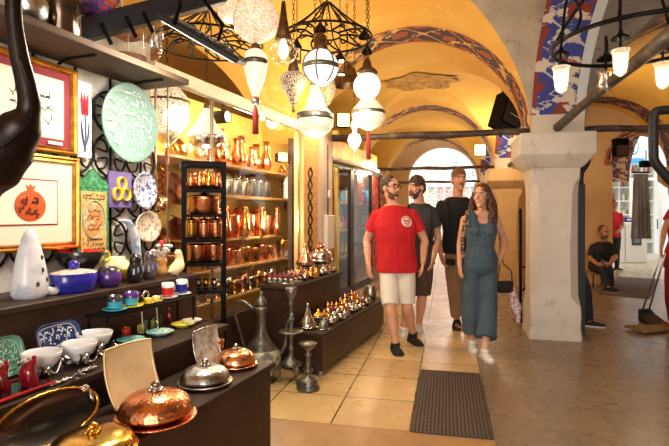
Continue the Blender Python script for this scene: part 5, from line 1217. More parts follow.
# ================================================================== tall display cabinet
ZD = .74
tr = thing('silver_tray', 'long engraved silver tray at the near end of the tall display cabinet', 'tray', S(4.12, -2.09, ZD), RS); b = MB(); b.box((0, 0, .007), (.30, .22, .012), 0, .003); b.build('tray_base', SILVER, tr)
b = MB(); b.tube([V(.15, -.11, .016), V(.15, .11, .016), V(-.15, .11, .016), V(-.15, -.11, .016)], .006, 6, closed=True); b.build('tray_rim', SILVER, tr)
def tea(label, loc, kind, group, sc=1.0):
    cup = [(0, 0), (.026, 0), (.028, .004), (.012, .010), (.020, .022), (.027, .05), (.024, .05), (.018, .026), (0, .02)]
    if kind == 0: return vessel('tea_cup', label, 'cup', loc, [('cup_body', cup, SILVER), ('lid', [(0, .05), (.029, .05), (.026, .062), (.012, .076), (.005, .08), (.007, .09), (0, .095)], MAROON)], group, 14, RS, sc)
    if kind == 1: return vessel('tea_cup', label, 'cup', loc, [('cup_body', cup, BRASS), ('lid', [(0, .05), (.029, .05), (.024, .065), (.008, .078), (.008, .086), (0, .09)], BRASS)], group, 14, RS, sc)
    if kind == 2:
        o = vessel('small_teapot', label, 'teapot', loc, [('pot_body', [(0, 0), (.022, 0), (.038, .022), (.038, .045), (.024, .066), (0, .067)], SILVER), ('lid', [(0, .067), (.025, .067), (.014, .082), (.006, .09), (.009, .1), (0, .106)], PURPLE)], group, 16, RS, sc)
        handle(o, [(.036, 0, .02), (.048, 0, .036), (.054, 0, .058)], [.008, .005, .004], SILVER, 'spout', sc); handle(o, [(-.034, 0, .05), (-.05, 0, .054), (-.05, 0, .028), (-.036, 0, .02)], .004, SILVER, 'handle', sc); return o
    if kind == 3:
        o = vessel('small_teapot', label, 'teapot', loc, [('pot_body', [(0, 0), (.024, 0), (.04, .025), (.038, .05), (.022, .07), (0, .071)], BRASS), ('lid', [(0, .071), (.024, .071), (.012, .088), (.005, .1), (0, .106)], COPPER3)], group, 16, RS, sc)
        handle(o, [(.036, 0, .02), (.048, 0, .036), (.054, 0, .058)], [.008, .005, .004], BRASS, 'spout', sc); handle(o, [(-.034, 0, .05), (-.05, 0, .054), (-.05, 0, .028), (-.036, 0, .02)], .004, BRASS, 'handle', sc); return o
    if kind == 4: return vessel('sugar_bowl', label, 'bowl', loc, [('bowl_body', [(0, 0), (.02, 0), (.018, .008), (.034, .022), (.038, .04), (.035, .04), (.02, .02), (0, .016)], SILVER), ('lid', [(0, .04), (.037, .04), (.03, .056), (.01, .066), (.008, .078), (0, .082)], SILVER)], group, 16, RS, sc)
cls = {0: 'silver tea cup with maroon lid', 1: 'brass tea cup with pointed lid', 2: 'silver teapot with purple lid', 3: 'golden teapot', 4: 'silver lidded sugar bowl'}
for i in range(2):
    for j in range(5): tea('maroon-lidded silver cup on the long silver tray, %s row, %s from left' % (('near', 'far')[i], ORD[j]), S(4.07+i*.10, -2.20+j*.055, ZD+.0135), 0, 'covered cups on the silver tray', .95)
for j in range(3):
    for i in range(8):
        s = 4.30+i*.072; t = -2.0-j*.085
        kd = (0, 4, 1, 3, 4, 1, 0, 4)[(i+j*3) % 8]; tea('%s on the tall cabinet, %s row from walkway, %s along' % (cls[kd], ORD[j], ORD[i]), S(s, t+.015*(i % 2), ZD), kd, 'tea things on the tall cabinet', 1.08)
for i in range(5): tea('silver piece at the tall cabinet edge beyond the food warmer, %s along' % ORD[i], S(4.90+i*.066, -1.985, ZD), (4, 0, 1, 4, 4)[i], 'cups beyond the samovar', .95)
o = vessel('cone_dish', 'silver dish with a tall pointed conical lid on the tall cabinet', 'dish', S(4.70, -2.13, ZD+.098), [('dish_body', [(0, 0), (.06, 0), (.10, .03), (.098, .034), (0, .02)], SILVER), ('lid', [(0, .034), (.10, .034), (.085, .06), (.05, .13), (.02, .19), (.014, .2), (.02, .215), (.012, .235), (0, .25)], mat('rose_silver', rgb(226, 180, 150), .22, .95, (rgb(190, 140, 110), 30, .45, .6)))])
b = MB(); b.lathe([(0, -.098), (.05, -.098), (.05, -.09), (.012, -.07), (.012, -.02), (.04, 0), (0, 0)], 18); b.build('pedestal', SILVER, o)
o = thing('food_warmer', 'big copper and silver domed food warmer with a curved handle on the tall cabinet', 'food warmer', S(5.04, -2.10, ZD), RS)
b = MB(); b.lathe([(0, .10), (.11, .10), (.135, .13), (.14, .15), (.13, .152), (0, .14)], 32); b.build('basin', SILVER, o)
b = MB(); b.lathe([(0, .152), (.132, .152), (.13, .18), (.105, .235), (.06, .27), (.03, .278), (0, .28)], 32); b.m = 1; b.lathe([(0, .279), (.03, .279), (.05, .285), (.045, .30), (.02, .31), (0, .315)], 24); b.build('dome_lid', [SILVER, COPPER3], o)
for q in range(4): a = q*PI/2+.7; b = MB(); b.tube([V(math.cos(a)*.09, math.sin(a)*.09, .11), V(math.cos(a)*.12, math.sin(a)*.12, .05), V(math.cos(a)*.11, math.sin(a)*.11, 0)], .010, 8, sub=3); b.build('leg', SILVER, o)
b = MB(); b.lathe([(0, .01), (.035, .01), (.04, .04), (.02, .06), (0, .06)], 18); b.build('burner', COPPER3, o)
handle(o, [(0, -.135, .15), (0, -.12, .26), (0, 0, .335), (0, .12, .26), (0, .135, .15)], .007, COPPER, 'arched_handle')
# ================================================================== low platform
ZP = .375
o = vessel('cone_dish', 'silver dish with a tall pointed lid at the near end of the low platform', 'dish', S(4.02, -1.80, ZP), [('dish_body', [(0, 0), (.06, 0), (.105, .018), (.102, .022), (0, .014)], SILVER), ('lid', [(0, .022), (.088, .022), (.09, .03), (.065, .07), (.035, .12), (.02, .17), (.012, .19), (.018, .205), (.008, .22), (0, .225)], SILVER)])
o = vessel('beaded_cup', 'silver conical cup on a wide saucer at the near edge of the low platform', 'cup', S(4.04, -1.655, ZP), [('saucer_part', [(0, 0), (.045, 0), (.066, .008), (.064, .011), (0, .006)], SILVER), ('cup_body', [(0, .006), (.045, .006), (.042, .014), (.03, .075), (.026, .075), (.03, .02), (0, .016)], PEWTER)], None, 22)
o = vessel('sugar_bowl', 'wide silver bowl with a flat gold lid behind the near end of the platform', 'bowl', S(4.24, -1.79, ZP), [('bowl_body', [(0, 0), (.05, 0), (.04, .012), (.075, .05), (.085, .08), (.08, .08), (0, .06)], SILVER), ('lid', [(0, .08), (.088, .08), (.08, .09), (.02, .1), (.012, .13), (0, .135)], BRASS)])
for j in range(3):
    k_ = -1
    for i in range(11):
        s = 4.20+i*.118+(.04 if j == 1 else 0); t = -1.645-j*.085
        if s < 4.36 and j == 2 or s > 5.45: continue
        k_ += 1
        kd = ((4, 4, 2, 4, 0, 4, 4, 4, 0, 4, 4), (4, 3, 2, 4, 3, 4, 2, 4, 3, 4, 4), (3, 3, 4, 3, 3, 1, 3, 3, 2, 3, 1))[j][i]
        tea('%s on the low platform, %s row from walkway, %s along' % (cls[kd], ORD[j], ORD[k_]), S(s+rnd.uniform(-.014, .014), t+rnd.uniform(-.008, .008), ZP), kd, 'tea things on the low platform', (1.05, 1.2, 1.3)[j]*rnd.uniform(.85, 1.2))
o = vessel('pitcher', 'plain silver pitcher with a dark handle at the far end of the low platform', 'pitcher', S(5.66, -1.72, ZP), [('pitcher_body', [(0, 0), (.06, 0), (.075, .04), (.07, .1), (.055, .15), (.06, .165), (.055, .165), (0, .1)], TIN)], None, 24, RS)
handle(o, [(.0, .055, .15), (0, .11, .14), (0, .11, .06), (0, .07, .04)], .008, BLACKM)
o = vessel('copper_pan', 'copper pan with long handle behind the pitcher on the low platform', 'pan', S(5.50, -1.80, ZP), [('pan_body', [(0, 0), (.06, 0), (.08, .05), (.076, .05), (.055, .006), (0, .006)], COPPER3)], None, 24, RS); handle(o, [(0, .07, .04), (0, .16, .075), (0, .24, .11)], .007, BLACKM)
# ================================================================== floor pieces
PAT = mat('enamel_patterned_body', rgb(120, 130, 124), .35, .3, (rgb(206, 204, 178), 16, .47, .53))
g0 = V(-.605, 4.12, 0); sE = 1.0
o = thing('large_ewer', 'very large pewter ewer with enamelled belly standing on the floor', 'ewer', g0, RS)
b = MB(); b.lathe([(0, 0), (.12, 0), (.125, .02), (.10, .04), (.12, .07), (.118, .12), (.118, .22), (.135, .27), (.075, .34), (.042, .42), (.036, .54), (.05, .57), (.058, .60), (.05, .62), (.03, .62), (0, .6)], 36); b.build('ewer_body', PEWTER, o)
b = MB(); b.lathe([(.12, .07), (.155, .12), (.165, .18), (.158, .23), (.135, .27)], 36); b.build('belly', PAT, o)
b = MB(); b.lathe([(0, .62), (.052, .62), (.05, .65), (.03, .69), (.012, .71), (.018, .73), (0, .745)], 24); b.build('lid', PEWTER, o)
handle(o, [(-.05, -.02, .59), (-.16, -.05, .66), (-.21, -.07, .58), (-.17, -.05, .40), (-.13, -.04, .26)], [.012, .013, .013, .012, .010], PEWTER)
handle(o, [(.12, .04, .2), (.19, .06, .3), (.2, .06, .45), (.25, .08, .56)], [.022, .017, .012, .010], PEWTER, 'spout')
g1 = G(297, 384); g1 = P(291, 0, 4.12); g1.z = 0
o = thing('tall_candlestick', 'tall dark pewter candlestick on three feet standing on the floor', 'candlestick', g1, RS)
b = MB(); b.lathe([(0, .12), (.02, .12), (.09, .135), (.10, .15), (.06, .17), (.028, .21), (.02, .25), (.03, .27), (.02, .29), (.018, .36), (.032, .375), (.034, .39), (.018, .41), (.018, .50), (.032, .515), (.018, .53), (.016, .62), (.03, .635), (.02, .65), (.026, .68), (.045, .72), (.048, .77), (.04, .775), (.038, .74), (0, .72)], 24); b.build('stem', PEWTER, o)
b = MB(); b.lathe([(0, .405), (.10, .405), (.105, .41), (.10, .416), (0, .415)], 28); b.build('drip_dish', PEWTER, o)
for q in range(3): a = q*2*PI/3-.6; b = MB(); b.tube([V(math.cos(a)*.04, math.sin(a)*.04, .145), V(math.cos(a)*.09, math.sin(a)*.08, .13), V(math.cos(a)*.09, math.sin(a)*.09, .06), V(math.cos(a)*.105, math.sin(a)*.105, .0)], [.014, .013, .010, .012], 8, sub=4); b.build('foot', PEWTER, o)
g2 = G(307.5, 388)
vessel('short_candlestick', 'short dark pewter candlestick with a bell foot in front of the low platform', 'candlestick', (lambda p: V(p.x, p.y, 0))(P(308, 0, 3.93)), [('stem', [(0, 0), (.075, 0), (.078, .012), (.07, .03), (.06, .045), (.064, .06), (.052, .07), (.022, .085), (.018, .11), (.034, .12), (.034, .13), (.016, .145), (.016, .21), (.03, .225), (.018, .24), (.018, .26), (.05, .285), (.06, .30), (.056, .305), (.03, .295), (0, .28)], PEWTER)], None, 28, RS, 1.2)
# ================================================================== lamps hung from the vault
ANTIQ = mat('antique_brass', rgb(120, 90, 60), .42, .7, (rgb(66, 50, 36), 20, .4, .68))
CHAIN = mat('dark_chain_metal', rgb(58, 48, 40), .4, .8)
def lampglass(name, c, es, ec, var=None, rough=.3, alpha=None):
    t = NT(name)
    if var: t.setc(t.mix(t.ramp(t.noise(var[1], 3), [(var[2], 0.), (var[3], 1.)]), c, var[0]))
    else: t.setc(c)
    t.val(rough=rough, es=es); t.b.inputs['Emission Color'].default_value = ec; t.val(coat=.5)
    if alpha is not None: t.val(alpha=alpha)
    return t.m
LG_WHITE = lampglass('lit_white_glass', rgb(255, 250, 238), 1.5, (1, .95, .86, 1))
LG_RIB = lampglass('lit_ribbed_glass', rgb(250, 232, 200), .75, (1, .86, .62, 1))
LG_FROST = lampglass('lit_frosted_glass', rgb(255, 244, 224), 1.1, (1, .90, .72, 1))
def m_crystal():
    t = NT('lit_crystal_beads'); v = t.voro(90); f = t.ramp(v, [(.15, 1.), (.6, 0.)])
    t.setc(t.mix(f, rgb(238, 212, 170), rgb(255, 248, 234))); t.val(rough=.12, coat=.8); t.b.inputs['Emission Color'].default_value = (1, .86, .64, 1)
    t.link(t.math('MULTIPLY_ADD', f, .55, .30), t.b.inputs['Emission Strength']); t.bump(v, .6, .01); t.val(alpha=.88); return t.m
CRYST = m_crystal()
def m_filigree(name, dark, light, es, sc):
    t = NT(name); v = t.voro(sc, None, 'DISTANCE_TO_EDGE'); f = t.ramp(v, [(.06, 0.), (.12, 1.)])
    t.setc(t.mix(f, dark, light)); t.val(rough=.4, metal=t.math('MULTIPLY', t.math('SUBTRACT', 1.0, f), .7)); t.b.inputs['Emission Color'].default_value = (1, .9, .72, 1)
    t.link(t.math('MULTIPLY', f, es), t.b.inputs['Emission Strength']); t.bump(v, -.4, .006); return t.m
FILI_D = m_filigree('dark_pierced_metal', rgb(92, 76, 58), rgb(190, 160, 110), .35, 60)
FILI_W = m_filigree('white_pierced_shade', rgb(176, 156, 120), rgb(255, 250, 240), .85, 60)
CLEARG = mglass('clear_lamp_glass', (.98, .97, .94, 1), .5, .04)
BULB = lampglass('glowing_bulb', rgb(255, 244, 220), 14, (1, .84, .56, 1))
TASSEL = mat('red_silk_tassel', rgb(140, 36, 34), .7)
def hang(name, label, px, py, Y, parts, chain_top=None, group=None, sc=1., tip=0.0, lamp=0., lcol=(1, .84, .6), n=24, chain_r=.004):
    """a lamp whose reference point (z=0 of its profiles) is at pixel py; parts: (name, profile in px units, material, flute)"""
    p = P(px, py, Y); k = Y/F*sc
    o = thing(name, label, 'lamp', p, 0, group)
    top = max(z for _, prof, *_ in parts for _, z in prof)*k
    for nm, prof, m, *fl in parts:
        b = MB(); b.lathe([(r*k, z*k) for r, z in prof], n, (0, 0, 0), 1, 1, fl[0] if fl else None); b.build(nm, m, o)
    zt = (chain_top if chain_top is not None else ceil_xy(p)-.006) - p.z
    b = MB(); L = max(2, int((zt-top)/.035)); c = 0
    for i in range(L):
        z0 = top+(zt-top)*i/L; z1 = top+(zt-top)*(i+1)/L
        ax = 'X' if i % 2 else 'Y'; zc = (z0+z1)/2; h = (z1-z0)*.62
        pts = [V(*((0, math.cos(a)*.010, zc+math.sin(a)*h) if ax == 'X' else (math.cos(a)*.010, 0, zc+math.sin(a)*h))) for a in [q*PI/5 for q in range(10)]]
        b.tube(pts, chain_r*.6, 4, closed=True)
    if L: b.build('chain', CHAIN, o)
    if lamp: light('lamp_bulb', 'POINT', p+V(0, 0, min(z for _, prof, *_ in parts for _, z in prof)*k-.06), lamp, lcol, .05)
    return o
def cap(z, r, h): return [(0, z), (r, z), (r*1.1, z+h*.15), (r*.7, z+h*.4), (r*.75, z+h*.55), (r*.3, z+h*.75), (r*.25, z+h), (0, z+h)]
def globe(r, zc=0, cut=.97, e=1.0):
    a0 = math.asin(cut); return [(r*math.cos(a0*q/10), zc+r*e*math.sin(a0*q/10)) for q in range(-10, 11)]
# 1 cut-glass globe at the top
o = hang('globe_lamp', 'large clear cut-glass globe lamp hanging highest at the top of the picture', 256, 20, 3.0, [('glass_globe', [(0, -24)]+globe(23), CRYST), ('lamp_cap', cap(22, 8, 12), ANTIQ)], lamp=6)
# 2 clear globe with copper cone
o = hang('globe_lamp', 'small clear glass globe lamp under a tall copper cone', 283.5, 52, 3.2, [('glass_globe', [(0, -14)]+globe(13.5, 0, .95, .95), CLEARG), ('copper_cone', [(0, 12), (9, 12), (6, 22), (3.5, 36), (2, 50), (0, 50)], ANTIQ), ('bulb', [(0, -4), (4, -2), (5, 2), (3, 8), (2, 12), (0, 12)], BULB)])
# 3 long ovoid with tassel
o = hang('pendant_lamp', 'long frosted ovoid pendant lamp with a red silk tassel', 255.5, 72, 3.0, [('glass_shade', [(0, -25), (3, -24), (7.5, -12), (11, 2), (12, 10), (10, 18), (6, 22), (0, 22)], LG_RIB, (12, .03)), ('lamp_cap', cap(22, 6, 9), ANTIQ), ('bead_band', [(11.9, 7), (12.6, 8), (12.6, 11), (11.9, 12)], PEWTER), ('lower_finial', [(0, -34), (3, -33), (5, -29), (2.5, -25), (0, -24)], PEWTER)], lamp=2)
b = MB(); k = 3.0/F; b.lathe([(0, -62*k), (3.2*k, -62*k), (2.8*k, -40*k), (1.2*k, -34*k), (0, -33*k)], 12); b.build('tassel', TASSEL, o)
# 4 and 10 dark filigree drops
hang('pierced_lamp', 'dark pierced-metal teardrop lamp left of the white banded globe', 293.5, 90, 3.6, [('pierced_shade', [(0, -17), (2, -16), (5, -10), (10.5, 0), (13.5, 8), (13, 13), (9, 17), (5, 18), (0, 18)], FILI_D), ('lamp_cone', [(5, 18), (6, 19), (4, 28), (2, 36), (0, 36)], ANTIQ), ('finial', [(0, -23), (2, -21), (1, -17), (0, -16)], ANTIQ)])
hang('pierced_lamp', 'small dark pierced-metal drop lamp half hidden behind the crystal lamp', 327, 92, 4.6, [('pierced_shade', [(0, -14), (2, -13), (7, -4), (9, 4), (7, 12), (3, 16), (0, 16)], FILI_D), ('lamp_cap', cap(16, 4, 8), ANTIQ)])
# 5 banded white globe
o = hang('globe_lamp', 'white glass globe lamp strapped with dark metal bands', 320.5, 67, 3.5, [('glass_globe', [(0, -18)]+globe(17.5), LG_WHITE), ('lamp_cap', [(0, 16), (7, 16), (8, 18), (6, 22), (6.5, 30), (4, 33), (0, 34)], ANTIQ)], lamp=8)
b = MB(); k = 3.5/F; b.lathe([(17.6*k, -2.5*k), (18.3*k, -2*k), (18.3*k, 2*k), (17.6*k, 2.5*k)], 28)
for q in range(3):
    a = q*PI/3+.3; b.tube([V(math.cos(a)*math.cos(t*PI/12)*18*k, math.sin(a)*math.cos(t*PI/12)*18*k, math.sin(t*PI/12)*18*k) for t in range(24)], 1.0*k, 6, closed=True)
b.build('metal_bands', PEWTER, o)
# 6 large crystal
o = hang('crystal_lamp', 'large crystal bead lamp shaped like a bell over a bowl, centre of the lamp cluster', 315, 118, 3.8, [('crystal_bell', [(3, 34), (5, 30), (7.5, 20), (11, 10), (17, 4)], CRYST, (16, .03)), ('metal_band', [(16.6, 4.6), (18.4, 4), (18.6, 0), (18.2, -2), (17, -2)], PEWTER), ('crystal_bowl', [(18, -2), (17.5, -8), (14, -14), (8, -18), (0, -20)], CRYST, (16, .035)), ('lamp_cap', cap(33, 5, 6), ANTIQ)], lamp=8)
# 7 white globe with cap
o = hang('globe_lamp', 'white glass globe lamp with a beaded metal cap, at the right of the lamp cluster', 367, 86, 4.0, [('glass_globe', [(0, -14)]+globe(13.5, 0, .97, 1.0), LG_WHITE), ('lamp_cap', [(0, 12), (9, 11), (11, 13), (9, 16), (5, 19), (4, 24), (2, 28), (0, 28)], ANTIQ)], lamp=8)
# 8 crystal with tassel
o = hang('crystal_lamp', 'round crystal bead lamp with a thin red tassel below the capped white globe', 368.5, 112, 4.5, [('crystal_bell', [(5, 17), (8, 12), (14, 5), (16.5, 1)], CRYST, (14, .03)), ('metal_band', [(16.6, 1), (17.2, .5), (17.2, -2), (16.6, -2.5)], PEWTER), ('crystal_bowl', [(16.5, -2.5), (15, -9), (10, -15), (4, -18), (0, -19)], CRYST, (14, .035)), ('lamp_cap', cap(16, 5, 6), ANTIQ)], lamp=2)
b = MB(); k = 4.5/F; b.lathe([(0, -48*k), (2.2*k, -47*k), (2.0*k, -26*k), (1*k, -19*k), (0, -18*k)], 10); b.build('tassel', TASSEL, o)
# 9 small white pendant
hang('pendant_lamp', 'small white pointed pendant lamp below the round crystal lamp', 354.5, 138, 4.6, [('glass_shade', [(0, -15), (1.5, -12), (5, -8), (7, -2), (5.5, 3), (2, 5), (2.5, 9), (4, 12), (2.5, 17), (0, 18)], LG_FROST)], n=16)
# 10b lanterns
def lantern(label, px, py, Y, w, h):
    p = P(px, py, Y); k = Y/F; o = thing('glass_lantern', label, 'lantern', p); w *= k; h *= k
    b = MB(); b.box((0, 0, 0), (w, w, h*.06)); b.box((0, 0, h*.62), (w, w, h*.06))
    for a in (-1, 1):
        for c in (-1, 1): b.box((a*w*.46, c*w*.46, h*.31), (w*.08, w*.08, h*.6))
    b.build('lantern_frame', IRON, o)
    b = MB(); b.box((0, 0, h*.31), (w*.84, w*.84, h*.55)); b.build('glass', CLEARG, o)
    b = MB(); b.lathe([(w*.68, h*.65), (w*.4, h*.85), (w*.2, h*.95), (w*.2, h*1.05), (0, h*1.08)], 4); b.build('lantern_roof', IRON, o)
    zt = ceil_xy(p)+.02-p.z; b = MB(); b.tube([V(0, 0, h*1.06), V(0, 0, zt)], .004, 5); b.build('hanging_rod', CHAIN, o); return o
lantern('small dark square lantern above the pierced teardrop lamp', 297, 62, 4.0, 8, 22); lantern('slim glass lantern behind the banded white globe', 340, 74, 4.4, 9, 22)
hang('bell_lamp', 'dark metal bell-shaped lamp hanging under the iron chandelier at its right', 347, 72, 4.9, [('bell_shade', [(14, -14), (12, -6), (7, 4), (3, 10), (0, 11)], ANTIQ)])
# 11 white pierced globe inside the window
o = hang('pierced_globe', 'large white pierced globe lamp behind the window left of the copper rack', 167, 110, 3.75, [('pierced_shade', [(0, -30), (6, -29), (14, -22), (20, -10), (22, 2), (20, 13), (13, 22), (7, 25), (0, 25)], FILI_W), ('wire_band', [(21.6, 7), (22.6, 7.5), (22.6, 9), (21.2, 9.5)], ANTIQ), ('lamp_cap', [(0, 25), (9, 25), (10, 27), (7, 30), (3, 33), (0, 33)], ANTIQ), ('lower_cap', [(0, -38), (3, -36), (12, -27), (10, -24), (0, -26)], mat('pale_brass', rgb(222, 196, 150), .3, .7))], lamp=4)
b = MB(); k = 3.75/F; b.lathe([(0, -76*k), (2.5*k, -75*k), (2.2*k, -44*k), (1*k, -38*k), (0, -37*k)], 10); b.build('tassel', TASSEL, o)
# 12 cone shaped glass
o = hang('cone_lamp', 'ribbed glass cone lamp with silver bowl behind the window above the copper rack', 206.5, 135, 4.1, [('glass_cone', [(3, 27), (5, 22), (9, 12), (16, 3), (18.5, -1)], LG_RIB, (14, .05)), ('bowl', [(18.5, -1), (19, -3), (16, -9), (8, -13), (0, -14)], SILVER), ('lamp_cap', cap(26, 3.5, 8), ANTIQ)], lamp=3)
# 13 clear jar at left and one ornate lit lamp top
hang('globe_lamp', 'pale clear glass jar lamp hanging left of the black floodlight', 153, 36, 2.9, [('glass_globe', [(0, -24), (6, -23), (10, -12), (10, 8), (6, 18), (4, 24), (0, 24)], CLEARG), ('lamp_cap', cap(24, 4, 7), ANTIQ)])
hang('crystal_lamp', 'bright crystal lamp at the top edge of the picture left of the cut-glass globe', 229, 8, 3.5, [('crystal_bell', [(4, 16), (8, 8), (12, 0)], CRYST), ('crystal_bowl', [(12, 0), (11, -8), (6, -14), (0, -16)], CRYST)], lamp=3)
# price tag hanging on a lamp
o = thing('price_tag', 'small white tag hanging beside the red tassel of the ovoid lamp', 'tag', P(262.5, 117, 3.05)); b = MB(); b.box((0, 0, 0), (.028, .002, .045)); b.build('tag_card', PAPER, o); b = MB(); b.tube([V(0, 0, .022), P(257.5, 98, 3.03)-P(262.5, 117, 3.05)], .0012, 4); b.build('string', CHAIN, o)
# ------------------------------------------------------------------ iron ring chandeliers
def ring_frame(b, R, z, r=.012, n=40): b.ring((0, 0, z), R, r, 'Z', n, 6)
def scrolled(o, R, arms, sweep, z1, m, r=.010):
    b = MB(); ring_frame(b, R, 0, r); ring_frame(b, R*.30, .02, r*.8, 20); b.build('iron_ring', m, o)
    for q in range(arms):
        a = q*2*PI/arms; c_, s_ = math.cos(a), math.sin(a); b = MB()
        P_ = lambda rr, z, da=0.: V(math.cos(a+da)*rr, math.sin(a+da)*rr, z)
        b.tube([P_(R*.30, .02), P_(R*.55, .05, sweep), P_(R*.8, .03, sweep*.6), P_(R, 0)], r*.9, 6, sub=4)
        b.tube([P_(R, 0), P_(R*.72, z1*.25, .1), P_(R*.4, z1*.6, .1), P_(R*.08, z1, 0)], r*.75, 6, sub=4)
        b.tube([P_(R*.5, .045, .25), P_(R*.62, .02, .35), P_(R*.7, .05, .2), P_(R*.62, .07, .12)], r*.7, 5, sub=3)
        b.build('scrolled_arm', m, o)
c0 = P(327, 38, 4.3); o = thing('iron_chandelier', 'round scrolled iron chandelier hanging in the middle of the lamp cluster', 'chandelier', c0)
scrolled(o, .385, 10, .3, .30, IRON, .010)
zt = ceil_xy(c0)+.03-c0.z; b = MB(); b.tube([V(0, 0, .28), V(0, 0, max(zt, .34))], .009, 6); b.build('hanging_rod', CHAIN, o)
for q in range(6):
    a = q*PI/3+.4; b = MB(); x, y = math.cos(a)*.385, math.sin(a)*.385; b.lathe([(.05, -.085), (.045, -.06), (.018, -.03), (.012, -.01), (0, 0)], 14, (x, y, 0)); b.build('bell_cup', IRON, o)
c0 = P(208, 44, 3.7); o = thing('iron_chandelier', 'wide scrolled iron chandelier behind the black floodlight', 'chandelier', c0)
scrolled(o, .40, 12, .35, .25, IRON, .008); zt = ceil_xy(c0)+.03-c0.z; b = MB(); b.tube([V(0, 0, .23), V(0, 0, max(zt, .3))], .008, 6); b.build('hanging_rod', CHAIN, o)
# black LED floodlight on a bracket
fl = thing('floodlight', 'black flat floodlight on a bracket shining down at the ceramics', 'floodlight', P(203, 40, 2.75))
b = MB(); tilt = Matrix.Rotation(math.radians(30), 4, 'Y') @ Matrix.Rotation(math.radians(13), 4, 'X'); b.xf = tilt; b.box((0, 0, 0), (.50, .17, .035), 0, .012)
for q in range(9): b.box((-.16+q*.04, 0, .026), (.006, .13, .02))
b.build('housing', mat('black_cast_housing', rgb(38, 40, 46), .5, .2), fl); b = MB(); b.xf = tilt; b.box((0, 0, -.019), (.44, .14, .004)); b.build('led_panel', lampglass('lit_led_panel', rgb(255, 255, 250), 2.6, (1, .95, .86, 1)), fl)
b = MB(); b.tube([tilt @ V(-.14, -.09, 0), tilt @ V(-.15, -.09, .10), V(-.14, 0, .26)], .011, 6); b.tube([tilt @ V(.05, .09, 0), tilt @ V(.03, .09, .12), V(-.02, .06, .26)], .011, 6); b.build('bracket', BLACKM, fl)
# spot can inside the window
cn = thing('spotlight', 'black spotlight can above the copper shelves', 'spotlight', P(222, 117, 4.3)); b = MB(); b.xf = Matrix.Rotation(PI/2, 4, 'Y') @ Matrix.Rotation(.35, 4, 'X'); b.lathe([(0, -.11), (.05, -.11), (.055, -.05), (.055, .06), (.05, .06), (0, .02)], 20); b.build('can', BLACKM, cn)
b = MB(); b.xf = Matrix.Rotation(PI/2, 4, 'Y') @ Matrix.Rotation(.35, 4, 'X'); b.lathe([(0, .062), (.046, .058), (.046, .054), (0, .05)], 18); b.build('lens', lampglass('lit_spot_lens', rgb(255, 255, 255), 4, (1, .95, .85, 1)), cn)
b = MB(); b.tube([V(0, 0, .05), V(.02, 0, .2)], .008, 6); b.build('stem', BLACKM, cn)
# warm floodlights
def flood(label, px, py, Y, w, h, yaw, power, aim):
    p = P(px, py, Y); o = thing('floodlight', label, 'floodlight', p, yaw); k = Y/F; b = MB(); b.box((0, .05, 0), (w*k*1.15, .09, h*k*1.15), 0, .01); b.build('housing', BLACKM, o)
    b = MB(); b.box((0, 0, 0), (w*k, .012, h*k)); b.build('lamp_glass', lampglass('lit_warm_flood', rgb(255, 214, 130), 1.2, (1, .80, .38, 1)), o)
    b = MB(); b.tube([V(0, .09, 0), V(0, .16, .02)], .012, 6); b.build('bracket', BLACKM, o)
    light('flood_beam', 'POINT', p+V(0, -.12, 0), power, (1, .78, .46), .06)
flood('square warm floodlight glowing below the crystal lamps', 343.5, 120, 5.6, 11, 12, .1, 30, None); flood('warm floodlight glowing above the women by the second pier', 480, 150, 9.2, 10, 10, -.2, 45, None)
flood('square warm floodlight inside the window by the wooden post', 283, 157, 5.5, 9, 8, .5, 14, None)
# black loudspeaker on the pier by the arch
sp = thing('loudspeaker', 'black loudspeaker mounted by the painted arch above the woman', 'loudspeaker', P(506, 112, 6.9), math.radians(25))
b = MB(); b.xf = Matrix.Rotation(.35, 4, 'Y'); b.prism([(-.17, -.15), (.17, -.15), (.12, .15), (-.12, .15)], 'Z', -.24, .24); b.build('cabinet_body', BLACKM, sp); b = MB(); b.xf = Matrix.Rotation(.35, 4, 'Y'); b.box((0, -.155, 0), (.28, .012, .42), 0, .005); b.build('grille', mat('black_speaker_mesh', rgb(44, 44, 46), .8), sp)
b = MB(); b.tube([V(.02, .1, -.2), V(.10, .2, -.3)], .02, 6); b.build('bracket', BLACKM, sp); b = MB(); b.tube([V(-.08, -.17, -.05), V(.1, -.2, -.14), V(.22, -.1, -.22)], .005, 5); b.build('cable', mat('white_cable', rgb(210, 204, 196), .5), sp)
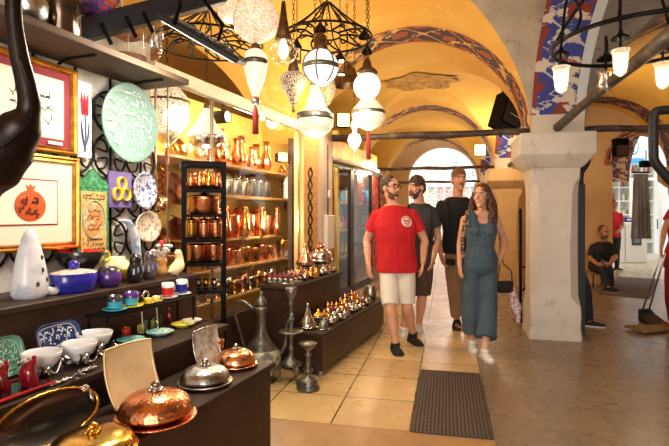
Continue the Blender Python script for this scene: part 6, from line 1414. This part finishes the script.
# ------------------------------------------------------------------ right-hand chandelier
c0 = P(640, 42, 3.2); o = thing('iron_chandelier', 'black iron chandelier with glass tulip lamps at the upper right', 'chandelier', c0)
R = .52; b = MB(); b.ring((0, 0, 0), R, .014, 'Z', 44, 7); b.build('iron_ring', IRON, o)
b = MB()
for a in (.6, 2.7, 4.8): b.tube([V(math.cos(a)*R, math.sin(a)*R, 0), V(math.cos(a)*R*.8, math.sin(a)*R*.8, .2), V(math.cos(a)*.1, math.sin(a)*.1, .62)], .011, 6, sub=4)
b.tube([V(0, 0, .60), V(0, 0, max(.7, ceil_xy(c0)+.02-c0.z))], .02, 8); b.build('hanging_rods', IRON, o)
TUL = lampglass('lit_tulip_glass', rgb(255, 248, 232), .10, (1, .86, .62, 1), None, .15, .30)
def tulip(px, py, Y, lit=True):
    p = P(px, py, Y)-c0; k = Y/F
    b = MB(); a = math.atan2(p.y, p.x); rim = V(math.cos(a)*R, math.sin(a)*R, 0)
    b.tube([rim, rim*.92+V(0, 0, .12), (rim+V(p.x, p.y, 0))*.5+V(0, 0, .22), V(p.x, p.y, p.z+.20), V(p.x, p.y, p.z+13*k)], .009, 6, sub=5); ar = b.build('scrolled_arm', IRON, o)
    b = MB(); b.lathe([(9*k, 24*k), (8*k, 26*k), (3*k, 29*k), (1.5*k, 33*k), (0, 33*k)], 16, p); b.tube([p+V(0, 0, 25*k), p+V(0, 0, 10*k)], .006, 6); b.build('bell_cap', IRON, ar)
    b = MB(); b.lathe([(0, -14*k), (2*k, -13*k), (5.5*k, -10*k), (6.5*k, -2*k), (7.5*k, 10*k), (9*k, 13*k), (8.4*k, 13*k), (7*k, 9*k), (5.5*k, -1*k), (0, -9*k)], 18, p); b.build('tulip_shade', TUL if lit else CLEARG, ar)
    if lit:
        b = MB(); b.ell(p+V(0, 0, -2*k), (2.3*k, 2.3*k, 4.2*k), 12); b.build('bulb', BULB, ar); light('tulip_bulb', 'POINT', c0+p, 3, (1, .82, .55), .03)
tulip(561, 80, 3.0); tulip(620.5, 63, 2.85); tulip(663, 76, 3.4); tulip(606, 84, 3.7, False)
# ================================================================== right aisle: shop, cabinet, pipe, hanging cloth
POSTB = mat('black_downpipe', rgb(30, 29, 31), .5)
o = thing('downpipe', 'black square downpipe standing against the right side of the white pier', 'pipe', N(6.20, 1.455, 0), RN)
b = MB(); b.box((.045, 0, .86), (.075, .075, 1.72)); b.build('pipe_body', POSTB, o); b = MB(); b.tube([V(.045, 0, 1.72), V(.05, .0, 1.85), V(.12, .02, 1.97), V(.17, .02, 2.2)], .032, 8, sub=3); b.build('pipe_bend', POSTB, o)
# iron stand behind the pier, by the scarf
st = thing('iron_stand', 'narrow black iron stand with a curled brace behind the white pier', 'stand', P(520.5, 0, 6.45)*1); st.location.z = 0
b = MB(); b.tube([V(0, 0, 0), V(0, 0, 1.45)], .02, 6); b.build('post', IRON, st); b = MB(); b.tube([V(-.02, 0, .68), V(.06, -.03, .70), V(.10, -.04, .55), V(.04, -.02, .42), V(.0, 0, .4)], .014, 6, sub=4); b.build('brace', IRON, st); b = MB(); b.box((0, 0, .006), (.14, .14, .012)); b.build('foot', IRON, st)
# white appliance cabinet
YA = 14.6
def AX(px): return (px-HX)/F*YA
WCAB = mat('white_enamel_cabinet', rgb(232, 230, 224), .35)
g = P(627, 0, YA); o = thing('shop_cabinet', 'white shop cabinet with a dark square screen in front of the bright shelves', 'cabinet', V(g.x, YA, 0)); w = AX(641)-AX(613)
b = MB(); b.box((0, 0, .58), (w, .6, 1.16), 0, .02); b.build('cabinet_body', WCAB, o); b = MB(); b.box((w*.12, -.305, .68), (w*.34, .02, .36), 0, .006); b.build('screen', mat('dark_screen', rgb(50, 54, 60), .2), o)
b = MB(); b.box((w*.12, -.318, .68), (w*.22, .006, .22)); b.build('screen_image', mat('grey_screen_image', rgb(104, 110, 116), .3), o); b = MB(); b.box((-w*.28, -.303, .55), (.012, .008, 1.0)); b.build('door_gap', mat('dark_gap', rgb(90, 88, 84), .7), o)
for q, (px, wd, h, c) in enumerate(((618, .22, .20, (70, 120, 190)), (625, .24, .14, (40, 70, 140)), (632, .3, .10, (60, 60, 66)), (638, .26, .16, (150, 70, 60)))):
    t_ = thing('shop_box', ('light blue box at the left on the white shop cabinet', 'dark blue box second on the white shop cabinet', 'flat dark box third on the white shop cabinet', 'reddish box at the right on the white shop cabinet')[q], 'box', V(AX(px), YA-.05, 1.16)); b = MB(); b.box((0, 0, h/2), (wd*.7, .3, h), 0, .01); b.build('box_body', mat('box_colour_%s' % ['a', 'b', 'c', 'd'][q], rgb(*c), .5), t_); b = MB(); b.box((0, -.153, h*.55), (wd*.5, .004, h*.3)); b.build('box_label', PAPER, t_)
# bright shelving of the far shop
YB = 16.6
SHW = mat('white_lacquer_shelf', rgb(240, 240, 236), .4); x0, x1 = (606-HX)/F*YB, (652-HX)/F*YB
o = thing('display_shelving', 'tall white shelving full of small goods at the back of the far shop', 'shelving', V((x0+x1)/2, YB, 0)); wz = x1-x0
b = MB(); b.box((0, .25, 1.9), (wz, .04, 3.8)); b.build('back_panel', mat('pale_back_panel', rgb(226, 236, 236), .5), o)
ZL = [.5, .95, 1.4, 1.85, 2.3, 2.75, 3.2]
for z in ZL: b = MB(); b.box((0, .08, z-.02), (wz, .34, .04)); b.build('shelf', SHW, o)
for q in range(5): b = MB(); b.box((-wz/2+wz*q/4, .08, 1.9), (.04, .36, 3.8)); b.build('upright', SHW, o)
rnd = random.Random(9); cols = [(220, 190, 90), (150, 90, 60), (230, 225, 215), (90, 110, 150), (190, 80, 60), (120, 140, 90), (240, 210, 150), (70, 60, 60)]
for i, z in enumerate(ZL[1:]):
    for j in range(9):
        xx = -wz/2+wz*(j+.5)/9; c = cols[rnd.randrange(8)]; h = rnd.uniform(.16, .3); rr = rnd.uniform(.035, .055)
        vessel('shop_jar', 'small jar on the far white shelving, %s shelf up, %s from left' % (ORD[i], ORD[j]), 'jar', V((x0+x1)/2+xx, YB+.05, z), [('jar_body', [(0, 0), (rr, 0), (rr*1.1, h*.4), (rr*.7, h*.8), (rr*.75, h*.85), (0, h*.85)], mat('goods_%d_%d_%d' % c, rgb(*c), .4)), ('jar_lid', [(0, h*.85), (rr*.85, h*.85), (rr*.6, h), (0, h)], BRASS)], 'jars on the far white shelving', 10)
o = thing('glass_door', 'white framed glass shop door standing open beside the far shelving', 'door', P(645.5, 0, 15.2)*1, math.radians(-25)); o.location.z = 0
b = MB(); b.loft([[V(a*.42, q, .02), V(a*.42, q, 2.5), V(a*.34, q, 2.42), V(a*.34, q, .12)] for a in (-1,) for q in (-.02, .02)]+[], smooth=False); b.box((-.38, 0, 1.25), (.08, .05, 2.5)); b.box((.38, 0, 1.25), (.08, .05, 2.5)); b.box((0, 0, 2.46), (.68, .05, .08)); b.box((0, 0, .1), (.68, .05, .2)); b.build('door_frame', WCAB, o)
b = MB(); b.box((0, 0, 1.3), (.68, .012, 2.2)); b.build('door_pane', PANE, o); b = MB(); b.tube([V(.3, -.05, .95), V(.3, -.05, 1.25)], .014, 6); b.build('door_handle', IRON, o)
# lettered sign over the far shop
SIGNB = mat('pale_blue_sign', rgb(196, 224, 230), .4); o = thing('shop_sign', 'pale blue and white sign board above the far shop under the painted arch', 'sign', P(636, 150, 15.4))
b = MB(); b.box((0, .03, 0), (1.5, .06, .9), 0, .01); b.build('sign_board', SIGNB, o)
b = MB(); b.tube([V(-.1+math.cos(a*PI/8)*.16, -.006, .12+math.sin(a*PI/8)*.24) for a in range(16)], .028, 5, closed=True); b.tube([V(-.1, -.006, .30), V(-.14, -.006, .1), V(-.06, -.006, -.05)], .024, 5); b.build('emblem', mat('steel_blue_letter', rgb(110, 150, 178), .4), o)
b = MB(); b.box((-.2, -.006, -.33), (.9, .02, .16)); b.build('blue_band', mat('blue_sign_band', rgb(70, 140, 196), .4), o)
# dark loudspeaker by the arch, grey cloth, pipe and gold edge in the foreground at right
o = thing('loudspeaker', 'dark square loudspeaker fixed beside the painted arch in the right aisle', 'loudspeaker', P(619, 148, 9.9)); b = MB(); b.box((0, 0, 0), (.26, .24, .36), 0, .012); b.build('cabinet_body', BLACKM, o); b = MB(); b.box((0, -.125, -.06), (.22, .012, .2)); b.build('grille', mat('brown_speaker_mesh', rgb(70, 54, 44), .7), o)
o = thing('ceiling_lamp_box', 'small dark lamp box hanging under the arch in the right aisle', 'lamp', P(646, 164, 10.1)); b = MB(); b.box((0, 0, 0), (.20, .16, .13), 0, .01); b.build('lamp_housing', BLACKM, o); b = MB(); b.tube([V(0, 0, .06), V(0, 0, .28)], .012, 6); b.build('stem', BLACKM, o)
def cloth_hang(name, label, px, Y, ztop, zbot, w, m, cat, seed=0, mtop=None):
    g = P(px, 0, Y); o = thing(name, label, cat, V(g.x, Y, 0)); b = MB(); n = 22; A = []; B = []
    for i in range(n+1):
        x = (i/n-.5)*w; ra, rb = [], []
        for j in range(13):
            t = j/12; z = ztop+(zbot-ztop)*t; d = (.02+.05*t)*math.sin(i*1.15+seed)+.015*math.sin(i*2.6+seed*2+t*2); q = 1-.28*(1-t)
            ra.append(V(x*q, d, z)); rb.append(V(x*q, d+.012, z))
        A.append(ra); B.append(rb)
    b.loft(A, closed=False, caps=False); b.loft(B, closed=False, caps=False); b.loft([A[0], B[0]], closed=False, caps=False); b.loft([A[-1], B[-1]], closed=False, caps=False)
    b.build('cloth', m, o); b = MB(); b.tube([V(-w*.45, 0, ztop+.02), V(w*.45, 0, ztop+.02)], .014, 7); b.build('hanging_rod', mtop or IRON, o); return o
cloth_hang('hanging_cloth', 'plain grey-brown cloth hanging at the right in front of the glass door', 641, 7.4, 1.98, 1.02, .26, cloth('grey_brown_cloth', rgb(158, 150, 142), rgb(128, 120, 114)), 'cloth')
o = thing('black_pipe', 'thick bent black pipe hanging at the right edge in the foreground', 'pipe', P(664, 150, 3.6)); k = 3.6/F
b = MB(); b.tube([V(14*k, 0, 40*k), V(2*k, 0, 40*k), V(-8*k, 0, 38*k), V(-10.5*k, 0, 30*k), V(-10.5*k, 0, 0), V(-9*k, 0, -12*k), V(2*k, 0, -26*k), V(10*k, 0, -34*k)], 4.5*k, 12, sub=5); b.build('pipe_body', POSTB, o); b = MB(); b.tube([V(6*k, 0, 40*k), V(6*k, 0, ceil_xy(P(670, 150, 3.6))-.01-P(664, 150, 3.6).z)], .006, 6); b.build('hanging_rod', CHAIN, o)
# broom and dustpan
STEEL = mat('brushed_steel', rgb(190, 190, 190), .3, .9)
g = P(651, 322, 6.35); o = thing('dustpan', 'long-handled steel dustpan held upright by the person in red', 'dustpan', V(g.x, 6.35, 0), .2)
b = MB(); b.loft([[V(-.13, -.12, .004), V(.13, -.12, .004), V(.13, -.12, .012), V(-.13, -.12, .012)], [V(-.12, .06, .004), V(.12, .06, .004), V(.12, .06, .10), V(-.12, .06, .10)], [V(-.10, .10, .03), V(.10, .10, .03), V(.09, .11, .16), V(-.09, .11, .16)]], smooth=False); b.build('pan', mat('dark_steel_pan', rgb(70, 72, 76), .4, .8), o)
b = MB(); hp = P(661, 255, 5.95)-V(g.x, 6.35, 0); b.tube([V(-.05, .09, .12), Matrix.Rotation(-.2, 3, 'Z') @ hp], .011, 8); b.tube([V(.05, .09, .12), Matrix.Rotation(-.2, 3, 'Z') @ (hp+V(.05, 0, .02))], .011, 8); b.build('handle', STEEL, o)
g = G(662, 331); o = thing('broom', 'straw broom lying on the floor beside the dustpan', 'broom', g, .1)
b = MB(); rr = random.Random(3)
b.loft([[V(-.36, math.cos(a*PI/6)*.17, .02+max(0, math.sin(a*PI/6))*.05) for a in range(12)], [V(-.1, math.cos(a*PI/6)*.12, .035+math.sin(a*PI/6)*.035) for a in range(12)], [V(.12, math.cos(a*PI/6)*.045, .045+math.sin(a*PI/6)*.04) for a in range(12)]])
STRAW = mat('straw_bristles', rgb(150, 116, 74), .8, 0, (rgb(104, 78, 48), 60, .45, .6), ('noise', 90, .6)); b.build('bristles', STRAW, o)
b = MB(); b.tube([V(.1, 0, .045), V(.9, .12, .06)], .014, 8); b.build('handle', mat('broom_stick', rgb(160, 120, 80), .5), o); b = MB(); b.ring((.05, 0, .045), .062, .008, 'X', 16, 6); b.build('binding', REDG, o)
# brown mat on the floor of the right aisle
o = tag(MB().box((0, 0, .006), (.75, 3.0, .012)).build('floor_mat', mat('brown_floor_runner', rgb(96, 78, 62), .85, 0, (rgb(80, 64, 50), 12, .4, .7)), None, P(632, 0, 9.6)*1, -.62), 'dark brown runner mat lying beyond the seated man', 'mat'); o.location.z = 0
# ribbed rubber mat in the walkway
t = NT('ribbed_rubber'); co = t.coord(); sp_ = t.new('ShaderNodeSeparateXYZ'); t.link(co, sp_.inputs[0])
wv = t.math('SINE', t.math('MULTIPLY', sp_.outputs[0], 2*PI/.024)); wy = t.math('SINE', t.math('MULTIPLY', sp_.outputs[1], 2*PI/.06))
hgt = t.math('ADD', wv, t.math('MULTIPLY', wy, .35)); t.setc(t.mix(t.ramp(t.math('MULTIPLY_ADD', hgt, .35, .5), [(.2, 0.), (.8, 1.)]), rgb(44, 37, 33), rgb(100, 84, 72))); t.val(rough=.6); t.bump(hgt, .6, .004)
o = tag(MB().box((0, 0, .007), (.50, 1.28, .014), 0, .004).build('rubber_mat', t.m, None, N(3.82, .030, 0), RN), 'ribbed brown rubber mat lying in the middle of the walkway', 'mat')
# ================================================================== far end of the passage: goods of the next shops
cc = [(200, 60, 70), (70, 110, 190), (230, 200, 90), (90, 150, 110), (220, 220, 226), (150, 90, 150), (230, 140, 80), (60, 70, 100)]
rnd = random.Random(21); HANG = [mat('hung_textile_%d_%d_%d' % c, rgb(*[int(q*.55+105) for q in c]), .8, 0, (rgb(236, 236, 238), 14, .45, .56)) for c in cc]
side = ['left', 'centre-left', 'centre', 'centre-right', 'right']
for r_ in range(3):
    for q in range(7):
        p = N(20.8+.3*r_, -1.05+q*.34+.1*(r_ % 2), 0)
        w_ = .28; z1 = 3.5-r_*1.0; z0 = z1-.82; o = thing('hung_textile', 'coloured textile hung beyond the far arch, %s row down, %s from left' % (ORD[r_], ORD[q]), 'textile', p, RN, 'textiles hung beyond the far arch')
        b = MB(); b.loft([[V((i/6-.5)*w_, .015*math.sin(i*1.6+q), z0+(z1-z0)*j/4) for j in range(5)] for i in range(7)], closed=False, caps=False); b.loft([[V((i/6-.5)*w_, .012+.015*math.sin(i*1.6+q), z0+(z1-z0)*j/4) for j in range(5)] for i in range(7)], closed=False, caps=False); b.build('textile_sheet', HANG[rnd.randrange(8)], o)
        b = MB(); b.tube([V(-w_*.52, 0, z1+.01), V(w_*.52, 0, z1+.01)], .01, 5); b.build('hanging_rod', IRON, o)
# garments and carpets hung along the left side between window and far arch
for q, (u, v, w_, z1, z0, c, lb) in enumerate(((8.3, -1.20, .42, 2.0, .5, (150, 34, 34), 'dark red carpet hung at the left of the passage, nearest the shop window'), (9.1, -1.16, .40, 2.05, .4, (110, 60, 40), 'brown patterned carpet hung on the left, second from the shop window'), (9.9, -1.20, .42, 1.95, .5, (190, 150, 90), 'ochre patterned carpet hung on the left, third from the shop window'), (10.9, -1.22, .4, 2.0, .45, (70, 40, 50), 'dark plum carpet hung on the left of the passage, furthest'))):
    p = N(u, v); o = thing('hung_carpet', lb, 'carpet', p, RN, None); b = MB()
    m = mat('carpet_%d_%d_%d' % c, rgb(*c), .9, 0, (rgb(min(255, c[0]+70), min(255, c[1]+60), min(255, c[2]+40)), 18, .5, .56))
    b.loft([[V(.02*math.sin(i*1.3+j), (i/8-.5)*w_*1.6, z0+(z1-z0)*j/5) for j in range(6)] for i in range(9)], closed=False, caps=False); b.loft([[V(.03+.02*math.sin(i*1.3+j), (i/8-.5)*w_*1.6, z0+(z1-z0)*j/5) for j in range(6)] for i in range(9)], closed=False, caps=False); b.build('carpet_sheet', m, o)
    b = MB(); b.tube([V(.015, -w_*.85, z1+.015), V(.015, w_*.85, z1+.015)], .014, 6); b.build('hanging_rod', IRON, o)
b = MB(); b.box((-1.42, 11.0, 1.15), (.08, 6.4, 2.3)); struct(b, 'wall_left_shops', mat('amber_panel_wall', rgb(150, 100, 56), .5, .0, (rgb(92, 60, 36), 5, .4, .7)), RN)
# pots on the upper shelf and the dark beam over it
ZSH = 2.224
vessel('metal_pot', 'big glossy dark metal pot on the upper shelf', 'pot', S(s_at(62, -2.12), -2.12, ZSH), [('pot_body', [(0, 0), (.075, 0), (.085, .02), (.088, .18), (.092, .28), (.088, .28), (.08, .03), (0, .02)], mat('glossy_dark_metal', rgb(110, 92, 78), .16, .9, (rgb(70, 54, 46), 4, .4, .7)))], None, 32)
vessel('silver_vase', 'mottled silver vase at the left end of the upper shelf', 'vase', S(s_at(29, -2.10), -2.10, ZSH), [('vase_body', [(0, 0), (.04, 0), (.075, .05), (.08, .10), (.05, .17), (.03, .22), (.045, .26), (0, .26)], TIN)], None, 28)
for q, (px, py, lb) in enumerate(((122, 36, 'round dark copper tray hung under the black beam, upper of two'), (128, 58, 'round dark copper tray resting at the back of the shelf, lower of two'))):
    p = P(px, py, 3.0); o = thing('copper_tray', lb, 'tray', p); b = MB(); b.lathe([(0, .012), (.03, .012), (.09, .006), (.11, 0), (.112, .004), (.09, .012), (.02, .02), (0, .022)], 28); b.build('tray_plate', COPPER2, o); b = MB(); b.tube([V(0, 0, .015), V(0, 0, .22)], .006, 6); b.build('hanging_rod', CREAMP, o)
o = thing('black_beam', 'long black steel beam crossing above the shelf at the top left', 'beam', P(78, 32, 2.7)); d = P(222, -6, 3.1)-P(78, 32, 2.7)
b = MB(); L = d.length; b.xf = d.to_track_quat('X', 'Z').to_matrix().to_4x4(); b.box((L/2, 0, 0), (L, .10, .115), 0, .006); b.build('beam_body', mat('blue_black_steel', rgb(30, 31, 42), .5, .2), o)
b = MB(); b.xf = d.to_track_quat('X', 'Z').to_matrix().to_4x4()
for x in (.12, .26, .36): b.box((x, -.055, -.06), (.02, .014, .12))
b.build('bracket', BLACKM, o)
o = thing('fabric_lantern', 'purple and red patterned fabric bundle lying on the black beam', 'fabric', P(92, 6, 2.72)); b = MB(); b.ell((0, 0, 0), (.12, .08, .05), 18); b.build('fabric_bundle', mat('purple_pattern_fabric', rgb(90, 70, 150), .8, 0, (rgb(200, 90, 80), 26, .5, .56)), o); b = MB(); b.tube([V(.1, 0, 0), V(.15, .0, .03)], [.02, .006], 8); b.build('tied_end', mat('purple_pattern_fabric', rgb(90, 70, 150)), o)
# the long-necked bronze vessel hanging in the near left corner
o = thing('bronze_vessel', 'huge dark bronze long-necked vessel hanging in the near left corner', 'vessel', P(8, 150, 1.25)); k = 1.25/F
b = MB(); b.tube([V(5*k, 0, 165*k), V(6*k, 0, 130*k), V(11*k, 0, 95*k), V(19*k, 0, 62*k), V(21*k, 0, 40*k), V(12*k, 0, 22*k), V(-4*k, 0, 2*k), V(-14*k, 0, -22*k), V(-22*k, 0, -42*k), V(-27*k, 0, -54*k)], [7*k, 7.5*k, 8.5*k, 9.5*k, 11*k, 20*k, 28*k, 24*k, 13*k, 3*k], 26, sub=6); b.build('vessel_body', BRONZE, o)
b = MB(); b.tube([V(16*k, -8*k, 92*k), V(26*k, -6*k, 58*k), V(28*k, -8*k, 38*k), V(25*k, -16*k, 18*k), V(8*k, -26*k, -2*k)], 1.2*k, 6, sub=4); b.build('raised_rib', BRONZE, o)
b = MB(); b.tube([V(5*k, 0, 160*k), V(5*k, 0, 3.04-P(8, 150, 1.25).z)], .01, 6); b.build('chain', CHAIN, o)
# goods inside the second shop window
cloth_hang('hanging_cloth', 'red cloth hung inside the second shop window next to the grey post', 0, 1, 2.0, .75, .34, C_RED, 'cloth', 2); o = [q for q in COL.objects if q.name.startswith('hanging_cloth')][-1]
o.location = S(6.14, -2.44, 0); o.rotation_euler = (0, 0, RS+PI/2)
for j, z in enumerate((.75, 1.15, 1.55)):
    o = thing('window_shelf', 'wooden shelf inside the second shop window, %s from the bottom' % ORD[j], 'shelf', S(6.95, -2.68), RS); b = MB(); b.box((0, 0, z-.012), (.30, 1.3, .024), 0, .003); b.build('shelf_board', BSH, o)
    for q in range(7): vessel('window_vase', 'vase inside the second shop window, %s shelf up, %s along' % (ORD[j], ORD[q]), 'vase', S(6.42+q*.17, -2.66, z), [('vase_body', [(0, 0), (.03, 0), (.05, .05), (.045, .1), (.02, .15), (.03, .2), (.026, .2), (0, .12)], (BLUE, SILVER, REDG, TURQ, BRASS, PURP, W_GLZ)[(q*3+j) % 7])], 'vases inside the second shop window', 14)
for j, z in enumerate((.75, 1.15, 1.55)):
    o = thing('window_shelf', 'wooden shelf deep inside the second shop window, %s from the bottom' % ORD[j], 'shelf', S(8.45, -2.64), RS); b = MB(); b.box((-.04, 0, z-.012), (.36, 1.6, .024), 0, .003); b.build('shelf_board', BSH, o)
    for q in range(8): vessel('window_vase', 'vase deep inside the second shop window, %s shelf up, %s along' % (ORD[j], ORD[q]), 'vase', S(7.78+q*.19, -2.60, z), [('vase_body', [(0, 0), (.04, 0), (.065, .06), (.055, .13), (.025, .19), (.04, .25), (.034, .25), (0, .15)], (COPPER, REDG, BRASS, BLUE, W_GLZ, TURQ, COPPER3)[(q*2+j*3) % 7])], 'vases deep inside the second shop window', 14)
light('window_spot', 'POINT', S(8.0, -2.48, 2.0), 9, (1, .84, .6), .06)
light('window_spot', 'POINT', S(6.6, -2.5, 1.95), 8, (1, .88, .7), .06)
# ================================================================== lights
WARM = (1, .78, .46); WW = (1, .90, .74)
light('vault_flood', 'POINT', N(7.9, -1.0, 2.1), 40, WARM, .12)
light('vault_flood', 'POINT', N(4.1, -.9, 2.30), 15, WARM, .12)
light('vault_flood', 'POINT', N(12.2, .3, 2.3), 60, WARM, .12)
light('aisle_flood', 'POINT', N(8.2, 2.9, 2.6), 30, WARM, .12)
light('street_day', 'AREA', N(19.5, -.2, 6.0), 700, (.95, .97, 1), 5, N(20.5, -.2, 0))
light('far_shop_light', 'AREA', P(628, 100, 14.0)*1, 130, (1, .95, .86), 1.2, P(628, 200, 16.5))
light('shop_flood', 'AREA', P(203, 44, 2.75)+V(-.02, -.03, -.06), 24, WW, .4, S(1.9, -2.0, .9))
light('front_fill', 'AREA', N(-3.6, .6, 2.0), 190, (1, .95, .88), 2.6, N(5, 1.2, 1.0))  # unseen fill light added behind the camera to brighten people and pier
light('window_spot', 'POINT', S(3.3, -2.62, 2.1), 16, WW, .08)
light('window_spot', 'POINT', S(4.2, -2.55, 2.18), 16, WW, .08)
light('window_spot', 'POINT', S(4.6, -2.45, 1.3), 14, WW, .08)
light('window_spot', 'POINT', S(5.6, -2.5, 2.2), 12, WW, .08)
# ================================================================== camera, world, view
cam = bpy.data.cameras.new('camera'); co = bpy.data.objects.new('camera', cam); COL.objects.link(co)
co.location = (0, 0, EYE); co.rotation_euler = (PI/2, 0, 0)
cam.sensor_width = 36; cam.lens = F*36/669; cam.shift_y = -(223-HY)/669; cam.clip_start = .05; cam.clip_end = 200
bpy.context.scene.camera = co
w = bpy.data.worlds.new('world'); bpy.context.scene.world = w; w.use_nodes = True
bg = w.node_tree.nodes['Background']; bg.inputs[0].default_value = (1, .965, .92, 1); bg.inputs[1].default_value = 1.0
vs_ = bpy.context.scene.view_settings
vs_.view_transform = 'Standard'; vs_.look = 'None'; vs_.gamma = 1; vs_.exposure = 0.0
try: vs_.use_curve_mapping = False
except Exception: pass
